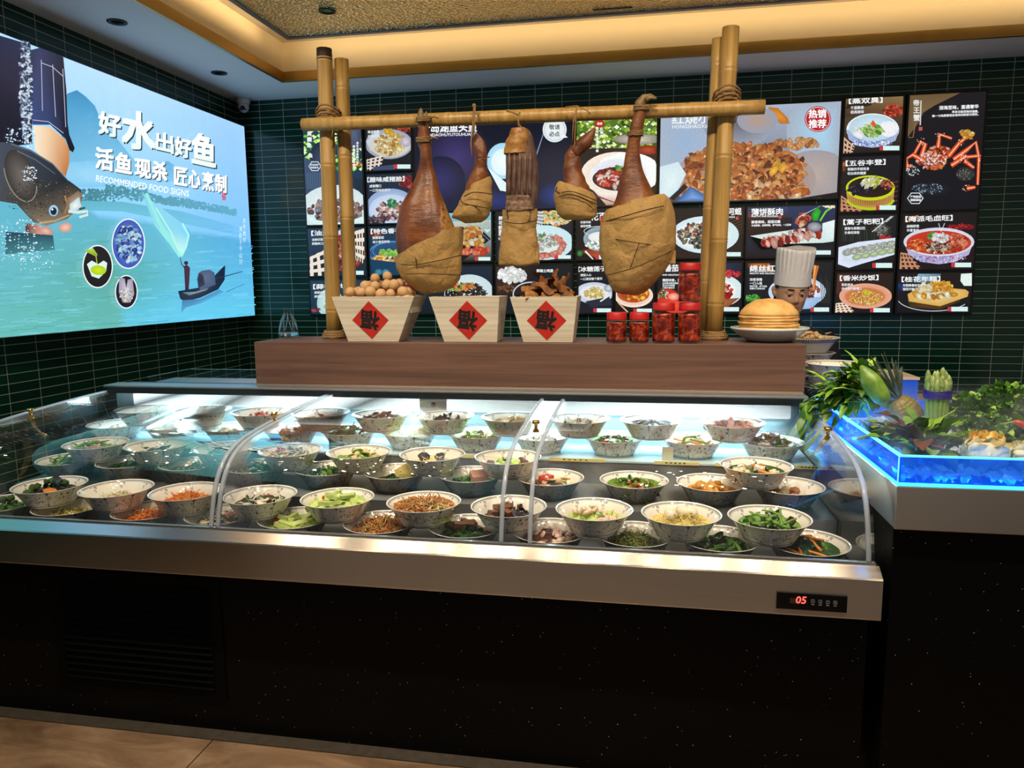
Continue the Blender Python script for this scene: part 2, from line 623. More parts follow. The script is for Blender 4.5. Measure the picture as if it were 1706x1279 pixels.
MB().box((CX0, 3.10, 1.072), (CX1, 3.205, 1.081)).build('header_cap', mat('brushed_cap', '#b9bbc2', 0.35, 0.9), case, bevel=0.002)
M_tube = mat('light_tube', (0.86, 0.97, 1.0), 0.4, emit=2.4)
tag(MB().box((-2.44, 3.145, 0.978), (0.60, 3.171, 1.036)).build('light_tube', M_tube, case, bevel=0.008), 'glowing cool white light tube')
MB().box((CX0, 3.183, 0.60), (CX1, 3.58, 1.040)).build('rear_housing', mat('grey_housing', '#3a3d40', 0.5), case)
m = MB()
m.box((CX0, 3.30, 1.040), (-1.83, 3.66, 1.046))
m.build('worktop', M_steel2, case)


def lid(x0, x1, name='glass_lid'):
    m = MB()
    up = [(x0, y, z) for y, z in PR]
    th = 0.006
    rings = []
    for i, (y, z) in enumerate(PR):
        a = PR[max(i - 1, 0)]
        b = PR[min(i + 1, len(PR) - 1)]
        d = Vector((0, b[0] - a[0], b[1] - a[1])).normalized()
        nrm = Vector((0, d.z, -d.y)) * th
        if nrm.z > 0 or nrm.y < 0:
            nrm = -nrm
        rings.append([(x0, y, z), (x1, y, z), (x1, y + nrm.y, z + nrm.z), (x0, y + nrm.y, z + nrm.z)])
    m.loft(rings, 0, True, True, True)
    o = m.build(name, M_glass, case)
    for xa in (x0, x1 - 0.013):
        e = MB()
        e.loft([[(xa, y - 0.003, z + 0.002), (xa + 0.013, y - 0.003, z + 0.002), (xa + 0.013, y + 0.005, z - 0.006), (xa, y + 0.005, z - 0.006)] for y, z in PR], 0, True, True, True)
        tag(e.build('edge_strip', M_edge, o), 'frosted clear edge strip')
    return o


lid(CX0 + 0.012, -1.408)
lid(-1.397, -0.422)
lid(-0.345, CX1 - 0.012)
for xa in (CX0 + 0.002, CX1 - 0.008):
    poly = [(y, z - 0.006) for y, z in PR] + [(2.162, 0.67), (2.53, 0.67), (2.53, 0.75), (2.87, 0.75), (2.87, 0.85), (3.10, 0.85)]
    MB().loft([[(x, y, z) for y, z in poly] for x in (xa, xa + 0.006)], 0, True, True, False).build('end_glass', M_glass, case)
for px, py, yy in ((53, 708, 2.56), (458, 710, 2.60), (893, 718, 2.56), (1378, 737, 2.56)):
    q = atY(px, py, yy)
    zz = 1.030
    kx = max(min(q.x, CX1 - 0.03), CX0 + 0.03)
    MB().lathe([(0, -0.012), (0.012, -0.012), (0.012, -0.004), (0.006, 0.002), (0.006, 0.016), (0.014, 0.020), (0.0155, 0.026), (0.012, 0.031), (0, 0.032)], 20, (kx, yy, zz)).build('lid_knob', M_goldknob, case)

# temperature controller on the apron
y0 = 2.0985
a, b = atY(1294, 984, y0), atY(1410, 1022, y0)
cx0, cx1, cz1, cz0 = a.x, b.x, a.z - 0.002, b.z + 0.004
ctl = MB().box((cx0, 2.094, cz0), (cx1, 2.102, cz1)).build('controller', M_blackgloss, case, bevel=0.001)
cw, chh = cx1 - cx0, cz1 - cz0
MB().box((cx0 + cw * 0.19, 2.0936, cz0 + chh * 0.38), (cx0 + cw * 0.39, 2.0945, cz0 + chh * 0.70)).build('display_window', mat('display_grey', '#4a3238', 0.3), ctl)


def flat_text(s, x, z, size, y, mtl, name, parent, off=0.0, slant=0.0):
    vs, fs = glyphs(s, off)
    m = MB()
    m.add([(x + (vx + slant * vy) * size, y, z + vy * size) for vx, vy in vs], fs, 0, False)
    return m.build(name, mtl, parent)


M_red = mat('red_digits', (1.0, 0.08, 0.06), 0.4, emit=2.5)
M_key = mat('key_print', '#8d94a0', 0.5)
flat_text('05', cx0 + cw * 0.265, cz0 + chh * 0.41, 0.030, 2.0930, M_red, 'digits', ctl, 0.012, 0.12)
m = MB()
for k in range(4):
    kx = cx0 + cw * (0.49 + 0.105 * k)
    kz = cz0 + chh * 0.48
    s_ = 0.010
    for q in ((0, 0, s_, 0.0012), (0, s_ - 0.0012, s_, s_), (0, 0, 0.0012, s_), (s_ - 0.0012, 0, s_, s_)):
        m.box((kx + q[0], 2.0932, kz + q[1]), (kx + q[2], 2.0942, kz + q[3]))
    if k == 1:
        m.add([(kx + 0.003, 2.0931, kz + 0.003), (kx + 0.007, 2.0931, kz + 0.003), (kx + 0.005, 2.0931, kz + 0.007)], [(0, 1, 2)], 0, False)
    elif k == 2:
        m.add([(kx + 0.003, 2.0931, kz + 0.007), (kx + 0.005, 2.0931, kz + 0.003), (kx + 0.007, 2.0931, kz + 0.007)], [(0, 1, 2)], 0, False)
    else:
        m.box((kx + 0.003, 2.0931, kz + 0.004), (kx + 0.007, 2.0941, kz + 0.0055))
    m.box((kx + 0.001, 2.0932, kz - 0.006), (kx + 0.009, 2.0942, kz - 0.0035))
tag(m.build('touch_keys', M_key, ctl), 'row of four small outlined keys')

# glass fence on the worktop left of the plinth
fen = thing('glass_fence', 'low clear glass fence around the worktop left of the wooden plinth', 'glass fence', (-2.2, 3.5, 1.046))
MB().box((-2.475, 3.31, 1.046), (-2.467, 3.65, 1.094)).build('side_pane', M_glass, fen)
MB().box((-2.475, 3.65, 1.046), (-1.84, 3.657, 1.094)).build('rear_pane', M_glass, fen)
m = MB()
m.box((-2.476, 3.31, 1.0935), (-2.466, 3.657, 1.0955)).box((-2.476, 3.649, 1.0935), (-1.84, 3.658, 1.0955))
tag(m.build('edge_strip', mat('edge_light_blue', '#7aa6b8', 0.2), fen), 'pale blue polished edge')

# wooden plinth along the back of the case
pl = thing('wooden_plinth', 'long brown wooden plinth box along the back of the display case', 'plinth', (-0.58, 3.4, 1.081))
MB().box((-1.82, 3.205, 1.083), (0.66, 3.58, 1.283)).build('box', M_plinth, pl, bevel=0.003)
MB().box((-1.815, 3.192, 1.074), (0.655, 3.207, 1.088)).build('steel_strip', mat('warm_strip', '#c9b79f', 0.25, 1.0), pl, bevel=0.002)

# ------------------------------------------------------------------ patterned bowls
BLUE = lin('#3a4462')


def bowl_mats():
    # outside: eight panels with a dark upright, scrolls and dots
    t = NT('bowl_outside')
    sep = t.n('SeparateXYZ', {0: t.coord()})
    x, y, z = sep.outputs
    ang = t.ma('ARCTAN2', y, x)
    k = t.ma('MULTIPLY', ang, 8 / (2 * pi))
    fr = t.ma('ABSOLUTE', t.ma('SUBTRACT', t.ma('FRACT', k), 0.5))         # 0 at the upright
    line = t.ma('LESS_THAN', fr, 0.009)
    zz = t.ma('DIVIDE', z, 0.072)
    head = t.ma('LESS_THAN', fr, t.ma('MULTIPLY', t.ma('MAXIMUM', t.ma('SUBTRACT', zz, 0.74), 0.0), 0.45))
    head = t.ma('MULTIPLY', head, t.ma('LESS_THAN', zz, 0.90))
    v = t.n('CombineXYZ', {0: t.ma('MULTIPLY', k, 0.105), 1: z, 2: 0.0}).outputs[0]
    nz = t.noise(v, 34, 2, 0.5, 0.6)
    scroll = t.ma('LESS_THAN', t.ma('ABSOLUTE', t.ma('SUBTRACT', nz, 0.5)), 0.020)
    scroll = t.ma('MULTIPLY', scroll, t.ma('LESS_THAN', t.ma('ABSOLUTE', t.ma('SUBTRACT', zz, 0.46)), 0.30))
    vo = t.n('TexVoronoi', {'Vector': v, 'Scale': 46.0})
    wn = t.n('TexWhiteNoise', {'Vector': vo.outputs['Position']}).outputs[0]
    dots = t.ma('LESS_THAN', vo.outputs['Distance'], t.ma('MULTIPLY', wn, 0.30))
    dots = t.ma('MULTIPLY', dots, t.ma('GREATER_THAN', wn, 0.62))
    dots = t.ma('MULTIPLY', dots, t.ma('LESS_THAN', t.ma('ABSOLUTE', t.ma('SUBTRACT', zz, 0.48)), 0.40))
    foot = t.ma('LESS_THAN', t.ma('ABSOLUTE', t.ma('SUBTRACT', zz, 0.09)), 0.018)
    msk = t.ma('MAXIMUM', t.ma('MAXIMUM', line, head), t.ma('MAXIMUM', t.ma('MULTIPLY', scroll, 0.75), t.ma('MAXIMUM', t.ma('MULTIPLY', dots, 0.85), foot)))
    c = t.mix(msk, lin('#e9e6df'), BLUE)
    o1 = t.end(t.bsdf(c, 0.12))
    # inside: border line and little sprigs under the rim
    t = NT('bowl_inside')
    sep = t.n('SeparateXYZ', {0: t.coord()})
    x, y, z = sep.outputs
    ang = t.ma('ARCTAN2', y, x)
    zz = t.ma('DIVIDE', z, 0.072)
    k = t.ma('MULTIPLY', ang, 7 / (2 * pi))
    fr = t.ma('MULTIPLY', t.ma('SUBTRACT', t.ma('FRACT', k), 0.5), 0.108)   # metres along the rim
    h = t.ma('SUBTRACT', zz, 0.80)
    tri = t.ma('LESS_THAN', t.ma('ABSOLUTE', fr), t.ma('MULTIPLY', t.ma('ADD', h, 0.22), 0.05))
    tri = t.ma('MULTIPLY', tri, t.ma('LESS_THAN', h, 0.09))
    tri = t.ma('MULTIPLY', tri, t.ma('GREATER_THAN', h, -0.2))
    v = t.n('CombineXYZ', {0: fr, 1: t.ma('MULTIPLY', h, 0.072), 2: 0.0}).outputs[0]
    vo = t.n('TexVoronoi', {'Vector': v, 'Scale': 190.0})
    tri = t.ma('MULTIPLY', tri, t.ma('LESS_THAN', vo.outputs['Distance'], 0.44))
    band = t.ma('LESS_THAN', t.ma('ABSOLUTE', t.ma('SUBTRACT', zz, 0.945)), 0.022)
    hat = t.ma('LESS_THAN', t.ma('FRACT', t.ma('MULTIPLY', ang, 26)), 0.55)
    b2 = t.ma('MULTIPLY', t.ma('LESS_THAN', t.ma('ABSOLUTE', t.ma('SUBTRACT', zz, 0.90)), 0.018), hat)
    msk = t.ma('MAXIMUM', t.ma('MULTIPLY', tri, 0.95), t.ma('MAXIMUM', t.ma('MULTIPLY', band, 0.8), t.ma('MULTIPLY', b2, 0.7)))
    c = t.mix(msk, lin('#efe9df'), BLUE)
    o2 = t.end(t.bsdf(c, 0.10))
    return o1, o2


MB_out, MB_in = bowl_mats()
M_glaze = mat('white_glaze', '#eeebe4', 0.10)


def bowl_mesh(R=0.1275, H=0.072):
    k = R / 0.1275
    q = H / 0.072
    m = MB()
    outer = [(0.001, 0.003), (0.070, 0.003), (0.074, 0.0), (0.079, 0.0), (0.081, 0.006), (0.086, 0.013), (0.097, 0.032), (0.110, 0.053), (0.1215, 0.0675), (0.1245, 0.0700)]
    m.lathe([(r * k, z * q) for r, z in outer], 56, mi=0)
    rim = [(0.1245, 0.0700), (0.1275, 0.0705), (0.1278, 0.0715), (0.1268, 0.0722), (0.1245, 0.0715), (0.1222, 0.0690)]
    m.lathe([(r * k, z * q) for r, z in rim], 56, mi=2)
    inner = [(0.1222, 0.0690), (0.108, 0.0550), (0.094, 0.034), (0.083, 0.016), (0.074, 0.010), (0.001, 0.009)]
    m.lathe([(r * k, z * q) for r, z in spline(inner, 14)], 56, mi=1)
    return m


_b = bowl_mesh().build('serving_bowl', [MB_out, MB_in, M_glaze])
BOWL_ME = _b.data
bpy.data.objects.remove(_b)
BOWLS = []
ORD = ['first', 'second', 'third', 'fourth', 'fifth', 'sixth', 'seventh', 'eighth', 'ninth', 'tenth', 'eleventh']


def put_bowl(x, y, z, label, group):
    o = bpy.data.objects.new('serving_bowl', BOWL_ME)
    COL.objects.link(o)
    o.location = (x, y, z)
    o.rotation_euler = (0, 0, rnd.uniform(0, 6.28))
    tag(o, label, 'bowl', group)
    return o


# ------------------------------------------------------------------ food pieces
def food_mat(name, a, b, rough=0.4, scale=60, bump=0.3, **kw):
    return mat('food_' + name, a, rough, 0, 0.3, scale, bump, b, **kw)


F = {
    'broccoli': food_mat('broccoli', '#2f5a1c', '#5d8a32', 0.6, 180, 0.9),
    'stem': food_mat('stem', '#9ab45a', '#b9cc80', 0.5),
    'fungus': food_mat('fungus', '#171214', '#38282a', 0.3, 40, 0.4),
    'carrot': food_mat('carrot', '#e0761f', '#f09a3a', 0.4),
    'cucumber': food_mat('cucumber', '#a9c25a', '#d5e09a', 0.3, 40),
    'red': food_mat('red', '#b3231a', '#d8452c', 0.25, 30),
    'brown': food_mat('brown', '#a56a30', '#c98e4c', 0.6),
    'tan': food_mat('tan', '#d3b483', '#e7d3a8', 0.5),
    'pale': food_mat('pale', '#e8dcc4', '#f3ece0', 0.4),
    'white': food_mat('white', '#eceae6', '#ffffff', 0.35),
    'green': food_mat('green', '#3f6d22', '#7aa23c', 0.4),
    'dgreen': food_mat('dgreen', '#1d3d18', '#39622a', 0.4),
    'lgreen': food_mat('lgreen', '#a7c95e', '#cfe09a', 0.4),
    'pod': food_mat('pod', '#5c8a2e', '#84ad48', 0.3, 25),
    'egg': food_mat('egg', '#eedcc2', '#f6ead8', 0.25, 6, 0.05),
    'prawn': food_mat('prawn', '#e3b3a0', '#f1dccf', 0.3, 50),
    'meat': food_mat('meat', '#b4705f', '#d39c8a', 0.4),
    'dmeat': food_mat('dmeat', '#4a2a20', '#7a4a34', 0.4),
    'tofu': food_mat('tofu', '#5a3826', '#8a5a3a', 0.45),
    'fried': food_mat('fried', '#b97a2e', '#d9a552', 0.5),
    'grey': food_mat('grey', '#5f626e', '#9a98a0', 0.4),
    'seaweed': food_mat('seaweed', '#55601e', '#84873a', 0.4),
    'black': food_mat('blackbean', '#141218', '#2c2630', 0.3),
    'orange': food_mat('orange', '#e89a4a', '#f5b870', 0.4),
    'yellow': food_mat('yellow', '#d8c060', '#ecdc98', 0.4),
}
SH = {}


def shape(kind, k=0):
    """one of a few variants of a small food shape, about 1 unit long"""
    key = (kind, k)
    if key in SH:
        return SH[key]
    r = random.Random(hash(kind) % 999 + k * 17 if False else sum(map(ord, kind)) + k * 17)
    m = MB()
    if kind == 'baton':
        m.box((-0.5, -0.16, -0.12), (0.5, 0.16, 0.12))
        m.noise(0.03, 2, k)
    elif kind == 'cube':
        m.box((-0.5, -0.42, -0.3), (0.5, 0.42, 0.3))
        m.noise(0.08, 2, k + 3.3)
    elif kind == 'slice':
        m.lathe([(0.01, -0.05), (0.46, -0.06), (0.5, 0), (0.46, 0.06), (0.01, 0.05)], 16)
        for i, v in enumerate(m.v):
            v.z += 0.22 * v.x * v.x
        m.noise(0.05, 2, k)
    elif kind == 'ball':
        m.ball((0, 0, 0), 0.5, 14, 9)
        m.noise(0.05, 2.5, k)
    elif kind == 'egg':
        m.ball((0, 0, 0), 0.5, 18, 12, sc=(1, 0.78, 0.78))
    elif kind == 'chunk':
        m.ball((0, 0, 0), 0.5, 10, 7, sc=(1, 0.8, 0.7))
        m.noise(0.24, 2.2, k * 3.1 + 1)
    elif kind == 'leaf':
        n = 7
        L = []
        for i in range(n + 1):
            u = i / n
            w = 0.27 * sin(pi * min(1, u * 0.93 + 0.05)) ** 0.8
            bend = 0.35 * u * u
            row = []
            for j in range(5):
                s = (j - 2) / 2
                row.append((u - 0.5, w * s, abs(s) * 0.14 - bend + 0.05 * sin(9 * u + 3 * s + k)))
            L.append(row)
        vs = [p for r_ in L for p in r_]
        fs = []
        for i in range(n):
            for j in range(4):
                a = i * 5 + j
                fs.append((a, a + 1, a + 6, a + 5))
        b = len(vs)
        m.add(vs, fs)
        m.add([(x, y, z - 0.012) for x, y, z in vs], [tuple(reversed(f)) for f in fs])
    elif kind == 'floret':
        for q in range(11):
            a, e = r.uniform(0, 6.28), r.uniform(0, 1)
            rr = 0.28 * sqrt(e)
            m.ball((rr * cos(a), rr * sin(a), 0.22 - 0.9 * rr * rr + r.uniform(-0.03, 0.03)), r.uniform(0.15, 0.22), 8, 6)
        m.noise(0.06, 9, k)
    elif kind == 'ear':
        n, w = 8, 9
        vs = []
        for i in range(n):
            for j in range(w):
                u, s = i / (n - 1), j / (w - 1)
                a = (s - 0.5) * 3.6
                rr = 0.08 + 0.40 * u
                vs.append((rr * cos(a), rr * sin(a), 0.28 * u * u + 0.14 * sin(a * 3 + k) * u))
        fs = [(i * w + j, i * w + j + 1, (i + 1) * w + j + 1, (i + 1) * w + j) for i in range(n - 1) for j in range(w - 1)]
        m.add(vs, fs)
        m.add([(x, y, z - 0.05) for x, y, z in vs], [tuple(reversed(f)) for f in fs])
        m.noise(0.07, 4, k)
    elif kind == 'strip':
        pts = [(i / 5 - 0.5, 0.16 * sin(i * 1.1 + k * 2), 0.10 * cos(i * 1.3 + k)) for i in range(6)]
        m.tube(pts, 0.035, 5)
    elif kind == 'pod':
        pts = [(i / 8 - 0.5, 0.13 * sin(i / 8 * pi) * (1 if k % 2 else -1), 0.02 * sin(i * 2)) for i in range(9)]
        m.tube(pts, [0.012 + 0.05 * sin(pi * (0.06 + 0.88 * i / 8)) ** 0.5 for i in range(9)], 8, flat=0.8)
    elif kind == 'prawn':
        pts = [(0.32 * cos(a), 0.32 * sin(a), 0) for a in [0.3 + 0.55 * i for i in range(9)]]
        m.tube(pts, [0.05, 0.12, 0.16, 0.17, 0.16, 0.14, 0.11, 0.08, 0.03], 8)
        m.noise(0.03, 6, k)
    elif kind == 'stick':
        m.tube([(-0.5, 0, 0), (-0.2, 0.02, 0.01), (0.2, -0.02, 0), (0.5, 0.01, 0)], [0.05, 0.07, 0.075, 0.06], 8)
    SH[key] = m
    return m


SMESH = {}


def piece(kind, color, k, size, loc, rot, name, label, cat, group, parent=None):
    key = (kind, color, k, name)
    if key not in SMESH:
        b = shape(kind, k)
        mm = MB()
        mm.v, mm.f, mm.mi, mm.sm = [v.copy() for v in b.v], b.f, b.mi, b.sm
        o = mm.build(name, F[color])
        if kind in ('baton', 'cube'):
            for p in o.data.polygons:
                p.use_smooth = False
        SMESH[key] = o.data
        bpy.data.objects.remove(o)
    o = bpy.data.objects.new(name, SMESH[key])
    COL.objects.link(o)
    o.location = loc
    o.rotation_euler = rot
    o.scale = (size, size, size)
    return tag(o, label, cat, group)


def heap_z(d, h, R):
    wall = 0.012 + max(0.0, d - 0.070) * 1.32          # the bowl's own inner wall
    return max(wall, 0.010 + h * max(0.0, 1 - (d / R) ** 2) ** 0.8)


def heap(bx, by, bz, h, R, parts, name, label, cat, seed, dx=0.0, dy=0.0):
    """loose shredded food that nobody could count: a lumpy mound grown over with strips, chunks or leaves"""
    r = random.Random(seed)
    m = MB()
    rings = []
    for i in range(9):
        d = R * i / 8
        rings.append([(bx + dx + d * cos(2 * pi * j / 22), by + dy + d * sin(2 * pi * j / 22), bz + heap_z(d, h * 0.78, R) + 0.002) for j in range(22)])
    m.loft(list(reversed(rings)), 0, False)
    m.noise(0.003, 60, seed)
    mats = []
    for gi, (kind, color, n, size) in enumerate(parts):
        if F[color] not in mats:
            mats.append(F[color])
        mi = mats.index(F[color])
        for _ in range(n):
            a, d = r.uniform(0, 6.28), R * 0.92 * sqrt(r.random())
            z = bz + heap_z(d, h, R) + r.uniform(-0.002, 0.004)
            M_ = Matrix.Translation((bx + dx + d * cos(a), by + dy + d * sin(a), z)) @ Matrix.Rotation(r.uniform(0, 6.28), 4, 'Z') @ Matrix.Rotation(r.gauss(0, 0.45), 4, 'Y') @ Matrix.Rotation(r.uniform(0, 6.28), 4, 'X')
            M_ = M_ @ Matrix.Scale(size * r.uniform(0.75, 1.25), 4)
            b = shape(kind, r.randrange(4))
            m.add(b.v, b.f, mi, kind not in ('baton', 'cube'), M_)
    o = m.build(name, mats)
    tag(o, label, cat, None, 'stuff')
    return o


def scatter(bx, by, bz, h, R, items, seed, where, side=None):
    """countable pieces laid on the food, each an object of its own"""
    r = random.Random(seed)
    for (kind, color, n, size, name, text, cat) in items:
        grp = '%s in the %s' % (text.split(' lying')[0], where)
        grp = ' '.join(grp.split()[:14])
        for q in range(n):
            for _ in range(30):
                a, d = r.uniform(0, 6.28), R * 0.85 * sqrt(r.random())
                x, y = d * cos(a), d * sin(a)
                if side is None or side(x, y, name):
                    break
            z = heap_z(d, h, R) + size * 0.16
            tilt = r.gauss(0, 0.25)
            lab = ' '.join(('%s in the %s' % (text, where)).split()[:16])
            piece(kind, color, r.randrange(4), size * r.uniform(0.88, 1.12), (bx + x, by + y, bz + z), (r.gauss(0, 0.25), tilt, r.uniform(0, 6.28)), name, lab, cat, grp)


# tier rows: y, z of the base, x of each bowl
ROWS = {
    'FL': (2.335, 0.666, [-2.395, -2.114, -1.783, -1.486, -1.204, -0.888, -0.585, -0.299, -0.022, 0.244, 0.510]),
    'FU': (2.350, 0.7386, [-2.209, -1.919, -1.635, -1.342, -1.052, -0.737, -0.440, -0.155, 0.124, 0.396]),
    'ML': (2.700, 0.748, [-2.428, -2.136, -1.845, -1.550, -1.247, -0.957, -0.653, -0.344, -0.031, 0.250, 0.513]),
    'MU': (2.700, 0.8206, [-2.289, -2.003, -1.690, -1.398, -1.110, -0.808, -0.507, 0.402]),
    'BL': (3.005, 0.845, [-2.425, -2.129, -1.837, -1.545, -1.270, -0.994, -0.700, -0.419, -0.117, 0.198, 0.500]),
    'BU': (3.005, 0.9176, [-2.274, -1.982, -1.692, -1.405, -1.125, -0.839, -0.550, -0.262, 0.032, 0.350]),
}
RNAME = {'FL': 'lower front row', 'FU': 'upper front row', 'ML': 'lower middle row', 'MU': 'upper middle row', 'BL': 'lower back row', 'BU': 'upper back row'}
# per bowl: what it holds, mound height, mound radius, stuff parts, countable pieces
P = lambda kind, color, n, size, name, text, cat: (kind, color, n, size, name, text, cat)
FOOD = {}
FOOD['FU'] = [
    ('broccoli and black fungus', .046, .088, [('ear', 'fungus', 14, .03), ('floret', 'broccoli', 16, .03)], [P('floret', 'broccoli', 8, .046, 'broccoli_floret', 'dark green broccoli floret', 'broccoli'), P('ear', 'fungus', 4, .045, 'black_fungus', 'black wood ear fungus piece', 'mushroom'), P('slice', 'carrot', 1, .040, 'carrot_slice', 'orange carrot slice', 'carrot')]),
    ('pale shreds with red chilli', .034, .066, [('strip', 'pale', 70, .035), ('strip', 'lgreen', 30, .03), ('strip', 'red', 12, .02)], [P('cube', 'red', 5, .011, 'chilli_piece', 'small chopped red chilli piece', 'chilli')]),
    ('orange carrot shreds', .036, .082, [('strip', 'carrot', 150, .045), ('strip', 'orange', 60, .04)], []),
    ('sliced mushroom with greens and red chilli', .040, .086, [('leaf', 'dgreen', 20, .035), ('strip', 'pale', 50, .045)], [P('slice', 'pale', 10, .034, 'mushroom_slice', 'pale mushroom slice', 'mushroom'), P('strip', 'red', 5, .055, 'chilli_strip', 'thin red chilli strip', 'chilli')]),
    ('cucumber batons with red pepper', .046, .094, [('baton', 'cucumber', 16, .04), ('leaf', 'green', 10, .025)], [P('baton', 'cucumber', 12, .054, 'cucumber_baton', 'light green cucumber baton', 'cucumber'), P('baton', 'red', 3, .046, 'pepper_strip', 'red pepper strip', 'pepper')]),
    ('brown and pale green shreds', .052, .098, [('strip', 'brown', 240, .05), ('strip', 'tan', 70, .05)], []),
    ('dried tofu strips and dark fungus', .040, .080, [('ear', 'black', 12, .03), ('leaf', 'grey', 16, .03)], [P('baton', 'tofu', 7, .060, 'tofu_strip', 'dark brown dried tofu strip', 'tofu'), P('ear', 'fungus', 4, .036, 'black_fungus', 'dark fungus piece', 'mushroom')]),
    ('peeled prawns with cabbage', .044, .086, [('leaf', 'lgreen', 14, .035), ('strip', 'orange', 26, .03), ('chunk', 'prawn', 8, .03)], [P('prawn', 'prawn', 10, .044, 'prawn', 'pale peeled prawn', 'prawn')]),
    ('bean sprouts and boiled eggs', .044, .088, [('strip', 'yellow', 170, .036), ('strip', 'seaweed', 30, .03)], [P('egg', 'egg', 3, .056, 'boiled_egg', 'peeled boiled egg', 'egg')]),
    ('green pods and black fungus', .046, .090, [('leaf', 'pod', 16, .04), ('ear', 'black', 8, .03)], [P('pod', 'pod', 14, .085, 'green_pod', 'smooth green bean pod', 'bean'), P('ear', 'fungus', 6, .042, 'black_fungus', 'black fungus piece', 'mushroom')]),
]
FOOD['FL'] = [
    ('broccoli at the left end', .050, .088, [('floret', 'broccoli', 18, .032), ('ear', 'fungus', 8, .03)], [P('floret', 'broccoli', 7, .046, 'broccoli_floret', 'green broccoli floret', 'broccoli'), P('ear', 'fungus', 3, .045, 'black_fungus', 'black fungus piece', 'mushroom')]),
    ('yellow green shreds', .034, .070, [('strip', 'yellow', 80, .04), ('strip', 'seaweed', 60, .035), ('strip', 'lgreen', 30, .03)], []),
    ('bright carrot shreds', .040, .084, [('strip', 'carrot', 190, .045), ('strip', 'orange', 40, .04)], []),
    ('meat slices with greens', .044, .086, [('leaf', 'dgreen', 24, .035), ('chunk', 'meat', 10, .03), ('strip', 'pale', 30, .04)], [P('slice', 'tan', 7, .036, 'meat_slice', 'pale meat slice', 'meat'), P('strip', 'red', 4, .05, 'chilli_strip', 'red chilli strip', 'chilli')]),
    ('cucumber pieces and red pepper', .046, .092, [('baton', 'cucumber', 14, .04), ('leaf', 'green', 10, .025)], [P('baton', 'cucumber', 9, .056, 'cucumber_baton', 'pale green cucumber baton', 'cucumber'), P('baton', 'red', 3, .05, 'pepper_strip', 'red pepper strip', 'pepper')]),
    ('golden brown shreds', .052, .092, [('strip', 'brown', 260, .05), ('strip', 'lgreen', 30, .035)], []),
    ('brown tofu strips with dark greens', .040, .084, [('leaf', 'dgreen', 26, .032)], [P('baton', 'tofu', 7, .070, 'tofu_strip', 'long brown tofu strip', 'tofu')]),
    ('prawns and brown mushroom', .044, .086, [('leaf', 'dmeat', 12, .03), ('chunk', 'prawn', 12, .03)], [P('prawn', 'prawn', 9, .042, 'prawn', 'pinkish peeled prawn', 'prawn')]),
    ('olive seaweed with an egg', .046, .084, [('strip', 'seaweed', 220, .04), ('strip', 'dgreen', 40, .03)], [P('egg', 'egg', 1, .05, 'boiled_egg', 'peeled boiled egg', 'egg')]),
    ('dark green leaves', .044, .090, [('leaf', 'green', 30, .045), ('leaf', 'dgreen', 20, .04), ('ear', 'black', 8, .03)], []),
    ('carrot sticks and herbs', .050, .092, [('leaf', 'dgreen', 40, .035), ('leaf', 'green', 14, .03)], [P('stick', 'carrot', 6, .062, 'carrot_stick', 'orange carrot stick', 'carrot'), P('ball', 'red', 2, .022, 'cherry_tomato', 'small red cherry tomato', 'tomato')]),
]
FOOD['MU'] = [
    ('green beans and sliced meat', .040, .088, [('strip', 'pod', 40, .06), ('chunk', 'meat', 10, .03)], [P('pod', 'pod', 9, .085, 'green_bean', 'long green bean', 'bean'), P('slice', 'meat', 5, .036, 'meat_slice', 'pinkish meat slice', 'meat')]),
    ('pale slices and dark greens', .038, .084, [('leaf', 'dgreen', 20, .035)], [P('slice', 'pale', 8, .044, 'radish_slice', 'pale white radish slice', 'radish')]),
    ('dark mixed mushrooms', .038, .084, [('ear', 'fungus', 18, .035), ('leaf', 'dgreen', 12, .03), ('chunk', 'tan', 8, .025)], [P('chunk', 'dmeat', 5, .034, 'mushroom_piece', 'dark brown mushroom piece', 'mushroom')]),
    ('green seaweed beside pale shreds', .048, .096, [('strip', 'pale', 120, .055), ('leaf', 'dgreen', 26, .03), ('strip', 'seaweed', 50, .035)], [P('baton', 'red', 4, .045, 'pepper_strip', 'thin red pepper strip', 'pepper')]),
    ('sliced cucumber and pale tofu', .044, .086, [('leaf', 'green', 14, .035), ('chunk', 'tan', 10, .03)], [P('slice', 'pod', 8, .042, 'cucumber_slice', 'green cucumber slice', 'cucumber'), P('slice', 'tan', 6, .038, 'tofu_slice', 'pale tofu slice', 'tofu')]),
    ('black mushrooms and orange shreds', .036, .080, [('strip', 'yellow', 40, .035), ('strip', 'orange', 24, .03)], [P('chunk', 'fungus', 3, .044, 'black_mushroom', 'glossy black mushroom', 'mushroom')]),
    ('braised meat on green leaves', .040, .080, [('leaf', 'lgreen', 26, .04)], [P('chunk', 'dmeat', 3, .048, 'braised_meat', 'glossy brown braised meat chunk', 'meat')]),
    ('tofu cubes with greens and carrot', .042, .092, [('leaf', 'dgreen', 20, .035), ('chunk', 'tan', 16, .028)], [P('cube', 'pale', 9, .030, 'tofu_cube', 'pale tofu cube', 'tofu'), P('baton', 'carrot', 5, .042, 'carrot_strip', 'orange carrot strip', 'carrot')]),
]
